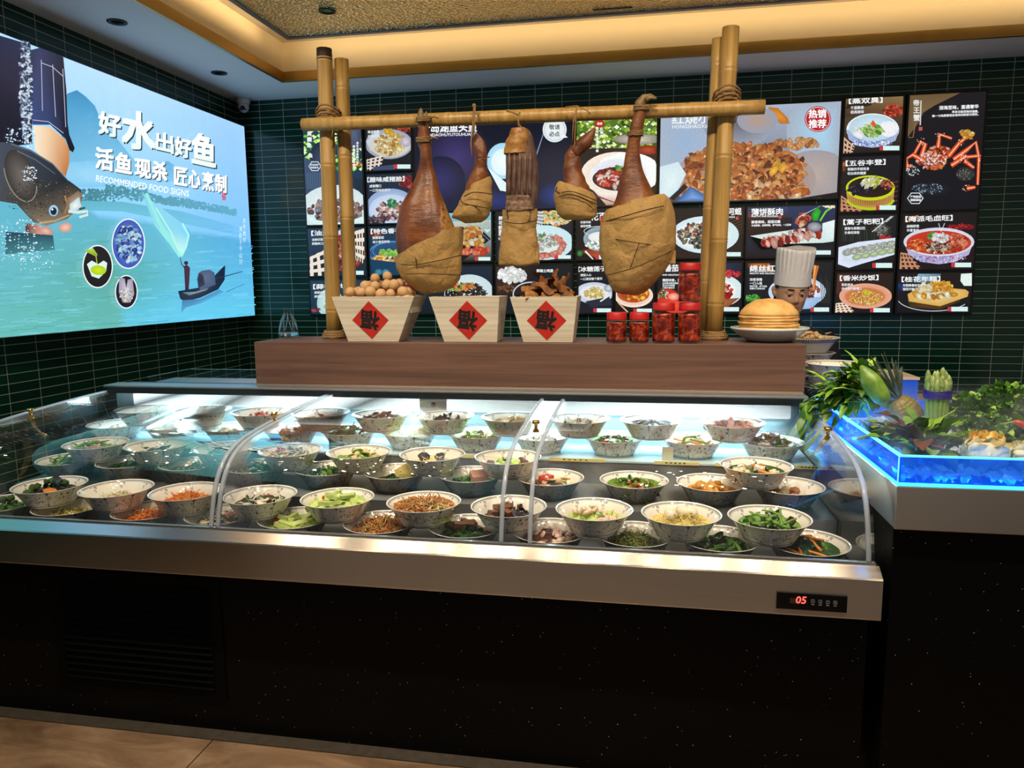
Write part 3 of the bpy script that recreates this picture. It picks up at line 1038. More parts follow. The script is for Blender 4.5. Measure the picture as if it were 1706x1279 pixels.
FOOD['ML'] = [
    ('long green beans', .044, .088, [('strip', 'pod', 50, .06)], [P('pod', 'pod', 12, .09, 'green_bean', 'long curved green bean', 'bean')]),
    ('dark leafy greens', .040, .090, [('leaf', 'dgreen', 40, .04)], []),
    ('greens and orange shreds', .042, .088, [('leaf', 'dgreen', 30, .035), ('strip', 'orange', 50, .04)], []),
    ('chopped dark green leaves', .046, .094, [('leaf', 'dgreen', 46, .035), ('leaf', 'green', 10, .03)], []),
    ('stir fried greens', .044, .090, [('leaf', 'green', 34, .04), ('leaf', 'dgreen', 16, .035)], []),
    ('a yellow custard block', .034, .080, [('leaf', 'dgreen', 16, .03)], [P('cube', 'yellow', 2, .075, 'custard_block', 'pale yellow custard block', 'custard')]),
    ('a pink meat block and greens', .036, .084, [('leaf', 'green', 26, .04)], [P('cube', 'meat', 1, .062, 'meat_block', 'marbled pink meat block', 'meat')]),
    ('pale slices with tomato and greens', .044, .094, [('chunk', 'pale', 16, .035), ('leaf', 'green', 12, .035), ('leaf', 'brown', 10, .035)], [P('slice', 'tan', 8, .048, 'meat_slice', 'pale pink meat slice', 'meat'), P('chunk', 'red', 2, .042, 'tomato_wedge', 'red tomato wedge', 'tomato')]),
    ('lettuce and red meat shreds', .042, .094, [('leaf', 'green', 24, .05), ('strip', 'red', 60, .03), ('chunk', 'meat', 12, .022)], []),
    ('golden fried balls', .040, .086, [('chunk', 'fried', 14, .03)], [P('chunk', 'fried', 12, .034, 'fried_ball', 'golden brown fried ball', 'fritter')]),
    ('stewed chicken pieces', .036, .078, [('chunk', 'tan', 14, .028)], [P('chunk', 'brown', 7, .034, 'chicken_piece', 'light brown chicken piece', 'chicken')]),
]
FOOD['BU'] = [
    ('pale fish slices', .030, .07, [('chunk', 'pale', 12, .03)], []),
    ('pale noodles', .030, .07, [('strip', 'pale', 60, .04)], []),
    ('red sliced meat', .038, .08, [('chunk', 'red', 12, .03), ('chunk', 'meat', 10, .03)], []),
    ('pink meat shreds', .038, .07, [('strip', 'red', 30, .035), ('chunk', 'meat', 12, .025)], []),
    ('dark brown slices', .046, .092, [('leaf', 'dmeat', 40, .04)], []),
    ('black fungus', .040, .084, [('leaf', 'dmeat', 14, .03)], [P('ear', 'fungus', 7, .046, 'black_fungus', 'black fungus piece', 'mushroom')]),
    ('beige and dark slices', .040, .090, [('chunk', 'tan', 20, .035), ('ear', 'black', 8, .03)], []),
    ('pale noodles and brown meat', .042, .084, [('strip', 'pale', 90, .045), ('chunk', 'dmeat', 8, .028)], []),
    ('black beans with greens', .044, .094, [('ball', 'black', 130, .012), ('leaf', 'green', 14, .025), ('chunk', 'red', 5, .014)], []),
    ('red meat slices', .048, .098, [('leaf', 'meat', 40, .045), ('leaf', 'dmeat', 14, .035)], []),
]
FOOD['BL'] = [
    ('white dumplings', .030, .07, [('ball', 'white', 16, .03)], []),
    ('pale shreds', .030, .07, [('strip', 'pale', 60, .04)], []),
    ('pale cubes', .036, .08, [('cube', 'pale', 20, .026)], []),
    ('pink and orange pieces', .050, .084, [('chunk', 'meat', 24, .026), ('chunk', 'orange', 10, .022)], []),
    ('dark green herbs', .062, .094, [('leaf', 'dgreen', 50, .035), ('leaf', 'green', 20, .03)], []),
    ('a pale round radish', .030, .08, [('leaf', 'lgreen', 8, .03)], [P('egg', 'tan', 1, .09, 'radish', 'pale round radish', 'radish')]),
    ('lettuce, tomato and grey slices', .044, .094, [('leaf', 'lgreen', 18, .045), ('leaf', 'grey', 14, .04), ('chunk', 'red', 3, .03)], []),
    ('white chopped pieces', .044, .09, [('cube', 'white', 44, .018), ('chunk', 'grey', 8, .02)], []),
    ('chopped green, red and black pieces', .050, .096, [('cube', 'green', 40, .014), ('cube', 'red', 12, .014), ('ball', 'black', 50, .012), ('cube', 'white', 20, .013)], []),
    ('pink slices and green stalks', .044, .09, [('leaf', 'prawn', 20, .04)], [P('stick', 'pod', 7, .075, 'green_stalk', 'bundled green stalk', 'vegetable'), P('stick', 'carrot', 3, .07, 'carrot_stick', 'orange carrot stick', 'carrot')]),
    ('dark shreds, prawns and herbs', .066, .10, [('leaf', 'dmeat', 40, .035), ('leaf', 'green', 24, .03)], [P('prawn', 'prawn', 5, .044, 'prawn', 'pink prawn', 'prawn')]),
]

seed = 100
for row, (by, bz, xs) in ROWS.items():
    rn = RNAME[row]
    for i, x in enumerate(xs):
        what, h, R, parts, items = FOOD[row][i]
        seed += 1
        jy = rnd.uniform(-0.006, 0.006)
        put_bowl(x, by + jy, bz, 'blue sprigged bowl of %s, %s' % (what, rn), 'bowls in the display case')
        h *= 1.22
        R *= 1.06
        heap(x, by + jy, bz, h, R, parts, 'food_heap', 'heap of %s in its bowl, %s' % (what, rn), 'food', seed)
        if row == 'FU' and i == 5:
            heap(x + 0.045, by + jy - 0.02, bz + 0.004, 0.040, 0.055, [('strip', 'lgreen', 110, .04)], 'food_heap', 'pale green shredded cabbage beside the brown shreds, upper front row', 'food', seed + 500)
        scatter(x, by + jy, bz, h, R, items, seed, '%s bowl of %s' % (rn.replace(' row', ''), what))

# ------------------------------------------------------------------ lit pictures
def lit_mat(name, strength, grain, freq):
    t = NT(name)
    at = t.n('Attribute', attribute_name='Col').outputs['Color']
    nz = t.noise(t.coord(), freq, 4, 0.65)
    f = t.ma('ADD', 1.0 - grain * 0.5, t.ma('MULTIPLY', nz, grain))
    c = t.n('VectorMath', {0: at, 1: t.n('CombineXYZ', {0: f, 1: f, 2: f}).outputs[0]}, operation='MULTIPLY').outputs[0]
    return t.end(t.bsdf((0.004, 0.004, 0.004), 0.3, 0, None, Emission_Color=c, Emission_Strength=strength))


M_lit = lit_mat('backlit_print', 1.0, 0.5, 90)
M_poster = lit_mat('backlit_poster', 1.1, 0.10, 14)


class Art:
    """flat printed picture: coloured shapes stacked a fraction of a millimetre apart on one plane"""

    def __init__(s, plane, value, mapfn=None):
        s.pl, s.val = plane, value
        s.v, s.c, s.f = [], [], []
        s.k = 0
        s.clip = None

    def P(s, p):
        q = atY(p[0], p[1], s.val) if s.pl == 'Y' else atX(p[0], p[1], s.val)
        if s.clip:
            a0, a1, z0, z1 = s.clip
            if s.pl == 'Y':
                q.x = min(max(q.x, a0), a1)
            else:
                q.y = min(max(q.y, a0), a1)
            q.z = min(max(q.z, z0), z1)
        d = s.k * 1.2e-5
        if s.pl == 'Y':
            q.y = s.val - d
        else:
            q.x = s.val + d
        return q

    def W(s, a, z):
        d = s.k * 1.2e-5
        return Vector((a, s.val - d, z)) if s.pl == 'Y' else Vector((s.val + d, a, z))

    def up(s):
        s.k += 1

    def col(s, c):
        return lin(c) if isinstance(c, str) else c

    def wrect(s, a0, z0, a1, z1, top, bot=None):
        b = len(s.v)
        s.v += [s.W(a0, z0), s.W(a1, z0), s.W(a1, z1), s.W(a0, z1)]
        top = s.col(top)
        bot = s.col(bot) if bot else top
        s.c += [bot, bot, top, top]
        s.f.append((b, b + 1, b + 2, b + 3))
        s.up()

    def poly(s, pts, c, c2=None, up=True):
        """fan from the centroid: c at the middle, c2 at the edge"""
        b = len(s.v)
        c = s.col(c)
        c2 = s.col(c2) if c2 else c
        cx = sum(p[0] for p in pts) / len(pts)
        cy = sum(p[1] for p in pts) / len(pts)
        s.v.append(s.P((cx, cy)))
        s.c.append(c)
        for p in pts:
            s.v.append(s.P(p))
            s.c.append(c2)
        n = len(pts)
        for i in range(n):
            s.f.append((b, b + 1 + i, b + 1 + (i + 1) % n))
        if up:
            s.up()

    def face(s, pts, cols, up=True):
        b = len(s.v)
        if isinstance(cols, str) or (isinstance(cols, tuple) and not isinstance(cols[0], (tuple, str))):
            cols = [cols] * len(pts)
        for p, c in zip(pts, cols):
            s.v.append(s.P(p))
            s.c.append(s.col(c))
        s.f.append(tuple(range(b, b + len(pts))))
        if up:
            s.up()

    def ell(s, cx, cy, rx, ry, c, c2=None, rot=0.0, a0=0.0, a1=2 * pi, n=30, up=True):
        pts = []
        full = abs(a1 - a0 - 2 * pi) < 1e-6
        for i in range(n if full else n + 1):
            a = a0 + (a1 - a0) * i / n
            x, y = rx * cos(a), ry * sin(a)
            pts.append((cx + x * cos(rot) - y * sin(rot), cy + x * sin(rot) + y * cos(rot)))
        s.poly(pts, c, c2, up)

    def ring(s, cx, cy, rx, ry, w, c, rot=0.0, a0=0.0, a1=2 * pi, n=36):
        pts = []
        for i in range(n + 1):
            a = a0 + (a1 - a0) * i / n
            x, y = rx * cos(a), ry * sin(a)
            pts.append((cx + x * cos(rot) - y * sin(rot), cy + x * sin(rot) + y * cos(rot)))
        s.line(pts, w, c)

    def line(s, pts, w, c, w2=None, up=True):
        c = s.col(c)
        n = len(pts)
        b = len(s.v)
        for i, p in enumerate(pts):
            q, r = pts[max(i - 1, 0)], pts[min(i + 1, n - 1)]
            dx, dy = r[0] - q[0], r[1] - q[1]
            L = sqrt(dx * dx + dy * dy) or 1
            ww = w if w2 is None else w + (w2 - w) * i / (n - 1)
            ox, oy = -dy / L * ww / 2, dx / L * ww / 2
            s.v += [s.P((p[0] + ox, p[1] + oy)), s.P((p[0] - ox, p[1] - oy))]
            s.c += [c, c]
        for i in range(n - 1):
            s.f.append((b + 2 * i, b + 2 * i + 1, b + 2 * i + 3, b + 2 * i + 2))
        if up:
            s.up()

    def blobs(s, cx, cy, rx, ry, n, size, cols, seed, dark=0.55, aspect=0.7, dirn=None, rot=0.0):
        """a pile: irregular pieces with a lighter middle, back to front"""
        r = random.Random(seed)
        if n > 12:
            n, size = int(n * 2.0), size * 0.74
        L = []
        for _ in range(n):
            a, d = r.uniform(0, 6.28), sqrt(r.random())
            x, y = rx * d * cos(a), ry * d * sin(a)
            L.append((cy + x * sin(rot) + y * cos(rot), cx + x * cos(rot) - y * sin(rot)))
        L.sort()
        for i, (y, x) in enumerate(L):
            c = s.col(r.choice(cols))
            k = r.uniform(0.75, 1.2)
            c = tuple(min(1.4, q * k) for q in c)
            c2 = tuple(q * dark for q in c)
            th = r.uniform(0, pi) if dirn is None else dirn + r.gauss(0, 0.25)
            sz = size * r.uniform(0.7, 1.3)
            pts = []
            for j in range(8):
                a = j / 8 * 2 * pi
                ra = sz * r.uniform(0.75, 1.15)
                px, py = ra * cos(a), ra * aspect * sin(a)
                pts.append((x + px * cos(th) - py * sin(th), y + px * sin(th) + py * cos(th)))
            s.poly(pts, c, c2)
            if i % 3 == 0 and n > 12:
                z = sz * 0.28
                s.poly([(x - z, y - sz * .25), (x, y - sz * .5), (x + z, y - sz * .3), (x, y - sz * .1)], tuple(min(1.5, q * 1.35 + 0.05) for q in c))
        s.up()

    def dots(s, cx, cy, rx, ry, n, size, cols, seed, rect=False):
        r = random.Random(seed)
        for i in range(n):
            if rect:
                x, y = cx + rx * r.uniform(-1, 1), cy + ry * r.uniform(-1, 1)
            else:
                a, d = r.uniform(0, 6.28), sqrt(r.random())
                x, y = cx + rx * d * cos(a), cy + ry * d * sin(a)
            z = size * r.uniform(0.5, 1.3)
            s.poly([(x - z, y), (x, y - z * 0.8), (x + z, y), (x, y + z * 0.8)], r.choice(cols), up=True)
        s.up()

    def lattice(s, pts, n, cl, cd):
        """woven mat: light bars over a dark quad"""
        s.face(pts, [cd] * 4)
        A, B, C_, D = [Vector(p).to_2d() if len(p) == 3 else Vector(p) for p in pts]
        for k in range(n):
            for a, b, c, d in ((A, B, D, C_), (A, D, B, C_)):
                t0, t1 = (k + 0.05) / n, (k + 0.5) / n
                s.face([a.lerp(b, t0), a.lerp(b, t1), c.lerp(d, t1), c.lerp(d, t0)], [cl] * 4, up=False)
            s.up()

    def text(s, string, x, y, size, c, bold=0.02, slope=0.0, sx=1.0, slant=0.0, vert=False, c2=None, fit=None):
        """x, y: left end of the base line; slope: rise of the base line per unit run"""
        if vert:
            for i, ch in enumerate(string):
                s.text(ch, x, y + i * size * 1.12, size, c, bold, slope, sx)
                s.k -= 1
            s.up()
            return
        vs, fs = glyphs(string, 0.0)
        if not vs:
            return
        x0 = min(v[0] for v in vs)
        if fit:
            sx = fit / (size * (max(v[0] for v in vs) - x0))
        c = s.col(c)
        c2 = s.col(c2) if c2 else c
        e = bold * 0.9 * size
        for ox, oy in ([(-e, -e), (e, -e), (-e, e), (e, e), (0, 0)] if bold > 0.005 else [(0, 0)]):
            b = len(s.v)
            for vx, vy in vs:
                dx = (vx - x0 + slant * vy) * size * sx
                s.v.append(s.P((x + dx + ox, y - vy * size + dx * slope + oy)))
                f = min(1, max(0, vy))
                s.c.append(tuple(p + (q - p) * f for p, q in zip(c2, c)))
            for f in fs:
                s.f.append(tuple(b + i for i in f))
            s.k += 0.05
        s.up()

    def build(s, name, mtl, parent):
        me = bpy.data.meshes.new(name)
        off = ORG[parent.name]
        me.from_pydata([v - off for v in s.v], [], s.f)
        at = me.color_attributes.new('Col', 'FLOAT_COLOR', 'POINT')
        flat = []
        for c in s.c:
            flat += [c[0], c[1], c[2], 1.0]
        at.data.foreach_set('color', flat)
        me.materials.append(mtl)
        o = bpy.data.objects.new(name, me)
        COL.objects.link(o)
        o.parent = parent
        ORG[o.name] = off
        return o


# ------------------------------------------------------------------ menu panels on the back wall
YM = 5.57
PANELS = {   # x0, x1, z0, z1
    'tall': (-2.645, -2.17, 2.016, 2.770), 'pancake': (-2.130, -1.772, 2.416, 2.770), 'cheek': (-2.130, -1.772, 2.016, 2.383),
    'oil': (-2.645, -2.17, 1.616, 1.984), 'fragrant': (-2.130, -1.772, 1.616, 1.984),
    'pale': (-2.645, -2.17, 1.315, 1.580), 'redpile': (-2.130, -1.772, 1.315, 1.580),
    'fishhead': (-1.745, -0.550, 2.095, 2.770), 'claypot': (-0.510, 0.065, 2.095, 2.770), 'braised': (0.091, 1.302, 2.113, 2.755),
    'skewer': (-1.745, -1.158, 1.714, 2.079), 'salmon': (-1.113, -0.545, 1.714, 2.079), 'flour': (-0.505, 0.065, 1.714, 2.079), 'clams': (0.091, 0.680, 1.714, 2.060), 'pork': (0.710, 1.297, 1.710, 2.060),
    'noodle': (-1.745, -1.158, 1.315, 1.675), 'eggs': (-1.122, -0.545, 1.315, 1.675), 'lotus': (-0.493, -0.243, 1.315, 1.675), 'pumpkin': (-0.215, 0.061, 1.315, 1.675), 'tomato': (0.091, 0.681, 1.315, 1.675), 'honey': (0.716, 1.295, 1.315, 1.670),
    'cucumber': (1.331, 1.698, 2.409, 2.768), 'grain': (1.331, 1.698, 2.013, 2.382), 'sesame': (1.331, 1.698, 1.620, 1.987), 'rice': (1.331, 1.698, 1.315, 1.590),
    'crab': (1.737, 2.205, 2.013, 2.771), 'blood': (1.737, 2.205, 1.610, 1.990), 'cake': (1.737, 2.205, 1.315, 1.585),
}
PLABEL = {
    'tall': 'tall lit menu panel with green leaves above a white bowl, at the left end', 'pancake': 'lit menu panel showing a yellow stir fry in a white basket bowl',
    'cheek': 'lit menu panel showing sliced cured pork in a pale blue bowl', 'oil': 'lit menu panel with a light lattice mat, behind the left bamboo poles',
    'fragrant': 'lit menu panel showing fries in a dark blue pot', 'pale': 'lit menu panel with a pale plate behind the foot of the bamboo poles',
    'redpile': 'lit menu panel behind the tan balls in the first crate', 'fishhead': 'large dark blue menu panel titled with fish head, white ladle shape',
    'claypot': 'lit menu panel showing red braised cubes in a clay pot among green plants', 'braised': 'large lit menu panel showing steaming brown braised meat and a red round badge',
    'skewer': 'lit menu panel showing golden balls on a black tray', 'salmon': 'lit menu panel showing pink slices round a white plate',
    'flour': 'lit menu panel showing a glass bowl of white flour', 'clams': 'lit menu panel showing clams on an oval white plate',
    'pork': 'lit menu panel showing a row of glazed meat slices on a white tray', 'noodle': 'lit menu panel showing dark noodles behind the second crate',
    'eggs': 'lit menu panel showing round white slices above the third crate', 'lotus': 'lit menu panel showing yellow seeds in a white bowl',
    'pumpkin': 'lit menu panel showing orange pumpkin in a brown bowl', 'tomato': 'lit menu panel showing tomatoes and a white bowl behind the jars',
    'honey': 'lit menu panel with syrup pouring into a white bowl behind the chef', 'cucumber': 'lit menu panel showing green batons in a pale blue bowl',
    'grain': 'lit menu panel showing a round yellow bamboo steamer', 'sesame': 'lit menu panel showing sesame cakes in a long white dish',
    'rice': 'lit menu panel showing fried rice in a brown bowl', 'crab': 'tall dark menu panel showing an orange king crab',
    'blood': 'lit menu panel showing red soup in a patterned white bowl', 'cake': 'lit menu panel showing golden fried cakes on a black plate',
}
M_pframe = mat('panel_frame', '#06090c', 0.35)
TXT = '#f4f6f6'
ARTS = {}
for key, (x0, x1, z0, z1) in PANELS.items():
    t_ = thing('menu_panel', PLABEL[key], 'menu panel', ((x0 + x1) / 2, YM, z0), 'lit menu panels on the back wall')
    MB().box((x0 - 0.014, YM + 0.0006, z0 - 0.013), (x1 + 0.014, YB - 0.0005, z1 + 0.013)).build('panel_frame', M_pframe, t_, bevel=0.003)
    A = Art('Y', YM)
    A.root = t_
    A.clip = (x0, x1, z0, z1)
    A.r = (x0, z0, x1, z1)
    ARTS[key] = A


def tagbox(A, xa, ya, xb, yb):
    A.face([(xa, ya), (xb, ya), (xb, yb), (xa, yb)], '#d6f2ef')
    A.face([(xa - 6, ya), (xa, ya), (xa, yb), (xa - 6, yb)], '#c23a40')


def title(A, s, x, y, size, slope=-0.03, fit=None):
    A.text(s, x, y, size, TXT, 0.028, slope, fit=fit)


def sub(A, lines, x, y, size, slope=-0.03, dy=None):
    for i, s_ in enumerate(lines):
        A.text(s_, x, y + i * (dy or size * 1.45), size, '#dfe6e8', 0.03, slope)


A = ARTS['tall']
A.wrect(*A.r, '#23405a', '#16283c')
A.dots(557, 235, 52, 50, 260, 5, ['#6fce2a', '#3f9a1c', '#a6ee4c', '#1c4a1a', '#e2ffb0'], 1, True)
A.ell(590, 222, 24, 28, '#5a6480', '#39425c')
A.ell(536, 262, 20, 26, '#3b4560', '#1a2233')
A.face([(505, 262), (608, 300), (608, 380), (505, 380)], ['#3a5070', '#1a2434', '#0e141e', '#223450'])
for i in range(14):
    A.line([(511 + i * 3.1, 288), (513 + i * 2.9, 315)], 0.9, '#55708c', up=False)
A.up()
A.ell(558, 350, 60, 42, '#eef4f2', '#d4e4e8')
A.blobs(562, 352, 46, 20, 60, 7, ['#6a4a4a', '#8a8a98', '#a06a4a', '#c0a090', '#4a3232'], 2)
A.ell(556, 384, 62, 18, '#d9f2ee', '#c4e2e2', a0=pi * 1.02, a1=pi * 1.98) if False else A.line([(510, 362), (530, 371), (560, 375), (585, 372), (606, 364)], 8, '#d6f4ee')
A.line([(574, 273), (604, 272)], 3, '#c2492a')
A.line([(574, 277), (604, 276)], 2, '#d8603a')
A.text('臭鳜鱼', 512, 226, 8.5, TXT, 0.03, vert=True)
A.text('鱼', 514, 262, 8, TXT, 0.03)
A.ring(525, 277, 10, 8.5, 1.2, '#e8f0f2', n=6)
sub(A, ['风味独特', '鲜嫩爽滑'], 517.5, 276, 3.4, 0, 4.6)
A.text('鲜香嫩滑回味悠长', 588, 246, 4.6, TXT, 0.03, vert=True)
A.text('臭名远扬香飘万里', 594, 240, 4.2, TXT, 0.03, vert=True)

A = ARTS['pancake']
A.wrect(*A.r, '#2a2426', '#10121a')
A.blobs(672, 214, 14, 8, 24, 5, ['#a83a26', '#c25436', '#6a1e14'], 3)
A.ell(648, 240, 40, 25, '#d6dbe2', '#98a2b4')
A.face([(609, 235), (630, 216), (636, 240), (618, 252)], '#c9d2de')
A.ell(650, 242, 34, 20, '#f3f0e6', '#cfcac0')
A.blobs(650, 240, 26, 17, 60, 6.5, ['#e8c76a', '#f2e0a4', '#c98a3a', '#d9a24a', '#f5ecca'], 4)
A.blobs(649, 222, 6, 5, 4, 6, ['#f0c040'], 5)
A.ell(676, 236, 9, 9, '#d8d2dc', '#a8a0b0')
A.lattice([(609, 266), (640, 258), (634, 283), (609, 284)], 4, '#e8d8cc', '#2a1a18')
A.face([(622, 278), (658, 274), (658, 284), (622, 284)], '#3d4a6a')
tagbox(A, 662, 274, 684, 281)
sub(A, ['黄金酥脆', '外焦里嫩'], 613, 222, 5, -0.05)

A = ARTS['cheek']
A.wrect(*A.r, '#1c2c40', '#101824')
A.blobs(679, 303, 12, 9, 34, 5, ['#b02a30', '#d84a50', '#701a1e'], 6)
A.ell(652, 346, 42, 32, '#d4e4f2', '#8fa6d0')
A.ell(652, 350, 37, 26, '#e6eef6', '#bcd0ea')
A.blobs(656, 352, 28, 15, 55, 6, ['#d9c4c4', '#8a5a5a', '#c08a70', '#f0e2de', '#5a3a40'], 7)
A.blobs(654, 338, 8, 6, 14, 4, ['#2e7a4a', '#4aa06a'], 8)
A.blobs(628, 366, 18, 6, 24, 4, ['#8a6a70', '#3a2a30'], 9)
title(A, '【腊味咸猪脸】', 612, 303, 9, -0.03, 62)
sub(A, ['咸香糯口', '一口百味在其中'], 616, 312, 5, -0.03)

A = ARTS['oil']
A.wrect(*A.r, '#263a58', '#16202c')
A.lattice([(516, 428), (548, 412), (556, 458), (516, 460)], 3, '#efe2d2', '#1c1a20')
A.ell(578, 418, 30, 32, '#c23a2a', '#8a1e18')
A.blobs(580, 422, 26, 28, 80, 6, ['#c8402a', '#e07a4a', '#8a2018', '#f0c0a0', '#501414'], 11)
A.lattice([(588, 386), (607, 380), (607, 440), (592, 430)], 4, '#efe2d2', '#2a1a18')
tagbox(A, 588, 451, 606, 457.5)
title(A, '【油淋红虾】', 519, 392, 9, -0.03, 62)
sub(A, ['油香四溢', '鲜嫩爽口好味'], 520, 401, 4.6)

A = ARTS['fragrant']
A.wrect(*A.r, '#17324a', '#123048')
A.blobs(622, 388, 10, 6, 14, 5, ['#b05a3a', '#5a2a20'], 12)
A.ell(655, 424, 40, 22, '#1a3a66', '#27507e')
A.ring(655, 422, 40, 20, 2, '#4a86c0')
A.ring(655, 418, 34, 15, 1, '#5a96d0')
A.blobs(652, 430, 30, 9, 60, 6, ['#f0a030', '#f8d060', '#e07028', '#f6e09a'], 13, aspect=0.3, dirn=-0.6)
A.blobs(650, 420, 20, 5, 26, 4, ['#7acc3a', '#b0e86a'], 14)
A.face([(616, 432), (690, 440), (690, 460), (622, 460)], '#103a58')
A.ell(631, 453, 6, 5, '#4a90b0', '#2a6a8a')
A.ell(643, 453, 6, 5, '#5aa0bc', '#2a6a8a')
tagbox(A, 672, 451, 688, 457)
title(A, '【特色香芋】', 618, 389, 9, -0.03, 56)
sub(A, ['酥脆香甜', '老少皆宜好味'], 621, 398, 4.8)

A = ARTS['pale']
A.wrect(*A.r, '#20384a', '#182c40')
A.ell(550, 505, 22, 25, '#dff2ec', '#a8d0d0')
A.blobs(556, 508, 14, 14, 24, 5, ['#f0f6e0', '#cfe0a0', '#e8d890'], 15)
A.blobs(527, 515, 8, 4, 6, 3, ['#e8f0f0', '#c04040'], 16)
title(A, '【蒜香白切】', 522, 481, 9, -0.03, 62)
sub(A, ['蒜香浓郁味', '鲜香爽口'], 524, 489, 4.6)

A = ARTS['redpile']
A.wrect(*A.r, '#1c3040', '#161c24')
A.ell(676, 480, 22, 26, '#e8ecee', '#b0b8c0')
A.blobs(674, 480, 15, 12, 34, 4, ['#a8242a', '#d85a4a', '#601418'], 17)

A = ARTS['fishhead']
A.wrect(*A.r, '#0c1122', '#0a1638')
A.ell(760, 260, 60, 60, '#3c3470', '#0c1122')
A.ell(735, 300, 40, 40, '#2e2c66', '#0b1430')
A.ell(838, 268, 27, 30, '#e8fbff', '#9fd8f0')
A.ell(838, 270, 20, 22, '#f4ffff', '#e0f6fc')
A.poly([(812, 278), (845, 306), (842, 350), (834, 350), (838, 312)], '#e4f6fa')
A.ell(925, 325, 30, 22, '#1c3a86', '#0a1638')
A.ell(825, 335, 40, 18, '#1a2f78', '#0a1638')
A.line([(893, 260), (911, 205)], 2, '#8a98b8', 1)
A.ell(924, 216, 20, 21, '#f2f8f8', '#e0eaec')
A.ring(924, 216, 17, 18, 0.8, '#b0c0c4')
A.poly([(938, 222), (946, 229), (934, 230)], '#eef6f6')
A.text('敬请', 915, 215, 9, '#3a3f44', 0.02)
A.text('必点', 915, 226.5, 9, '#23282c', 0.02)
A.text('千岛湖鱼头皇', 702, 219.5, 18, TXT, 0.03, -0.02, fit=92)
A.text('QIANDAOHUYUTOUHUANG', 703, 227.5, 7, TXT, 0.02, -0.02, fit=91)

A = ARTS['claypot']
A.wrect(*A.r, '#5a7a2e', '#1c1816')
A.dots(1027, 215, 68, 45, 420, 4, ['#b6cf4a', '#6f9a2c', '#e6efb0', '#2f4a1c', '#8ab83a', '#f6fbe0'], 21, True)
A.face([(958, 248), (1096, 246), (1096, 350), (958, 350)], ['#231d1a', '#3a2018', '#1c1413', '#1a1614'])
A.ell(1062, 232, 40, 9, '#d9d2c4', '#8a8474')
A.ell(1080, 250, 20, 8, '#c04a24', '#701a10')
A.ell(1030, 290, 62, 37, '#e9b78c', '#f7ece0')
A.ell(1046, 288, 56, 34, '#f0f4f4', '#f8fbfa')
A.ell(1030, 292, 48, 27, '#d4d8e6', '#e8ecf4')
A.ell(1030, 298, 43, 20, '#2a1412', '#3a1a16')
A.blobs(1026, 297, 34, 15, 46, 7, ['#d23a22', '#f0684a', '#8a1a14', '#f6d8d0'], 22)
A.blobs(1030, 280, 6, 4, 8, 3.5, ['#5aa03a', '#8acc5a'], 23)
A.face([(985, 313), (1000, 322), (1060, 322), (1075, 312), (1064, 340), (1010, 342)], ['#f2e8e0', '#f8f0e8', '#f8f0e8', '#f2e8e0', '#b0684a', '#b88a70'])
A.ell(999, 206, 8.5, 6.5, '#c8361f', '#b02a18')
A.text('推荐', 995, 208, 4.4, TXT, 0.03)
A.text('入口即化肥而不腻', 993, 217, 4.6, TXT, 0.04, vert=True)
A.text('红烧肉', 1000, 217, 5.2, TXT, 0.04, vert=True)
A.line([(995, 327), (1040, 347)], 3, '#8a3a2a')

A = ARTS['braised']
x0, z0, x1, z1 = A.r
A.wrect(*A.r, '#a9b6cc', '#4a4648')
A.ell(1140, 240, 60, 60, '#9ab4d4', '#a9b6c8')
A.ell(1230, 205, 60, 40, '#6a6470', '#98a2b4')
A.ell(1370, 220, 60, 70, '#a8d4ee', '#a6b2c4')
A.ell(1360, 290, 60, 40, '#b8a8a0', '#a09aa0')
A.poly([(1280, 178), (1296, 180), (1312, 196), (1316, 206), (1300, 206), (1284, 192)], '#e8962e', '#b8702a')
A.ell(1262, 200, 34, 22, '#b89a86', '#98a0b0')
A.ell(1240, 300, 120, 62, '#a05a30', '#a89a98')
A.blobs(1240, 285, 98, 44, 200, 15, ['#d08040', '#b8642e', '#e0a05a', '#8a4420', '#d89050', '#c06a34', '#6a3018'], 31, aspect=0.45)
A.blobs(1240, 318, 104, 18, 90, 13, ['#c86a30', '#e8a860', '#8a4420', '#e8c090', '#b05228', '#d87a38'], 32, aspect=0.45)
A.blobs(1300, 285, 12, 16, 6, 10, ['#f0b03a'], 33, dirn=-0.9, aspect=0.5)
A.blobs(1330, 240, 40, 8, 20, 8, ['#b87040', '#d89a60'], 34)
A.poly([(1098, 278), (1130, 270), (1143, 290), (1130, 316), (1108, 336), (1098, 340)], '#e4f4f6', '#cfe6ee')
A.poly([(1140, 306), (1146, 312), (1122, 334), (1116, 330)], '#15161c')
A.poly([(1126, 338), (1150, 310), (1190, 338)], '#7aa6e0', '#2a5a9a')
A.face([(1170, 332), (1290, 333), (1400, 318), (1402, 345), (1098, 345)], ['#0c0c10'] * 5) if False else None
A.face([(1330, 336), (1402, 320), (1402, 345), (1330, 345)], '#0c0d12')
A.ell(1362, 199, 22, 21.5, '#b3202a', '#b3202a')
A.ring(1362, 199, 20, 19.6, 0.9, '#f2dede')
A.text('热销', 1347, 196, 15, '#ffffff', 0.03, -0.02)
A.text('推荐', 1347, 212.5, 15, '#ffffff', 0.03, -0.02)
A.text('红烧小羊', 1119, 206, 18, TXT, 0.02, -0.03, fit=86, slant=0.06)
A.text('HONGSHAOXIAOYANG', 1120, 214.5, 8.5, TXT, 0.01, -0.02, fit=92)

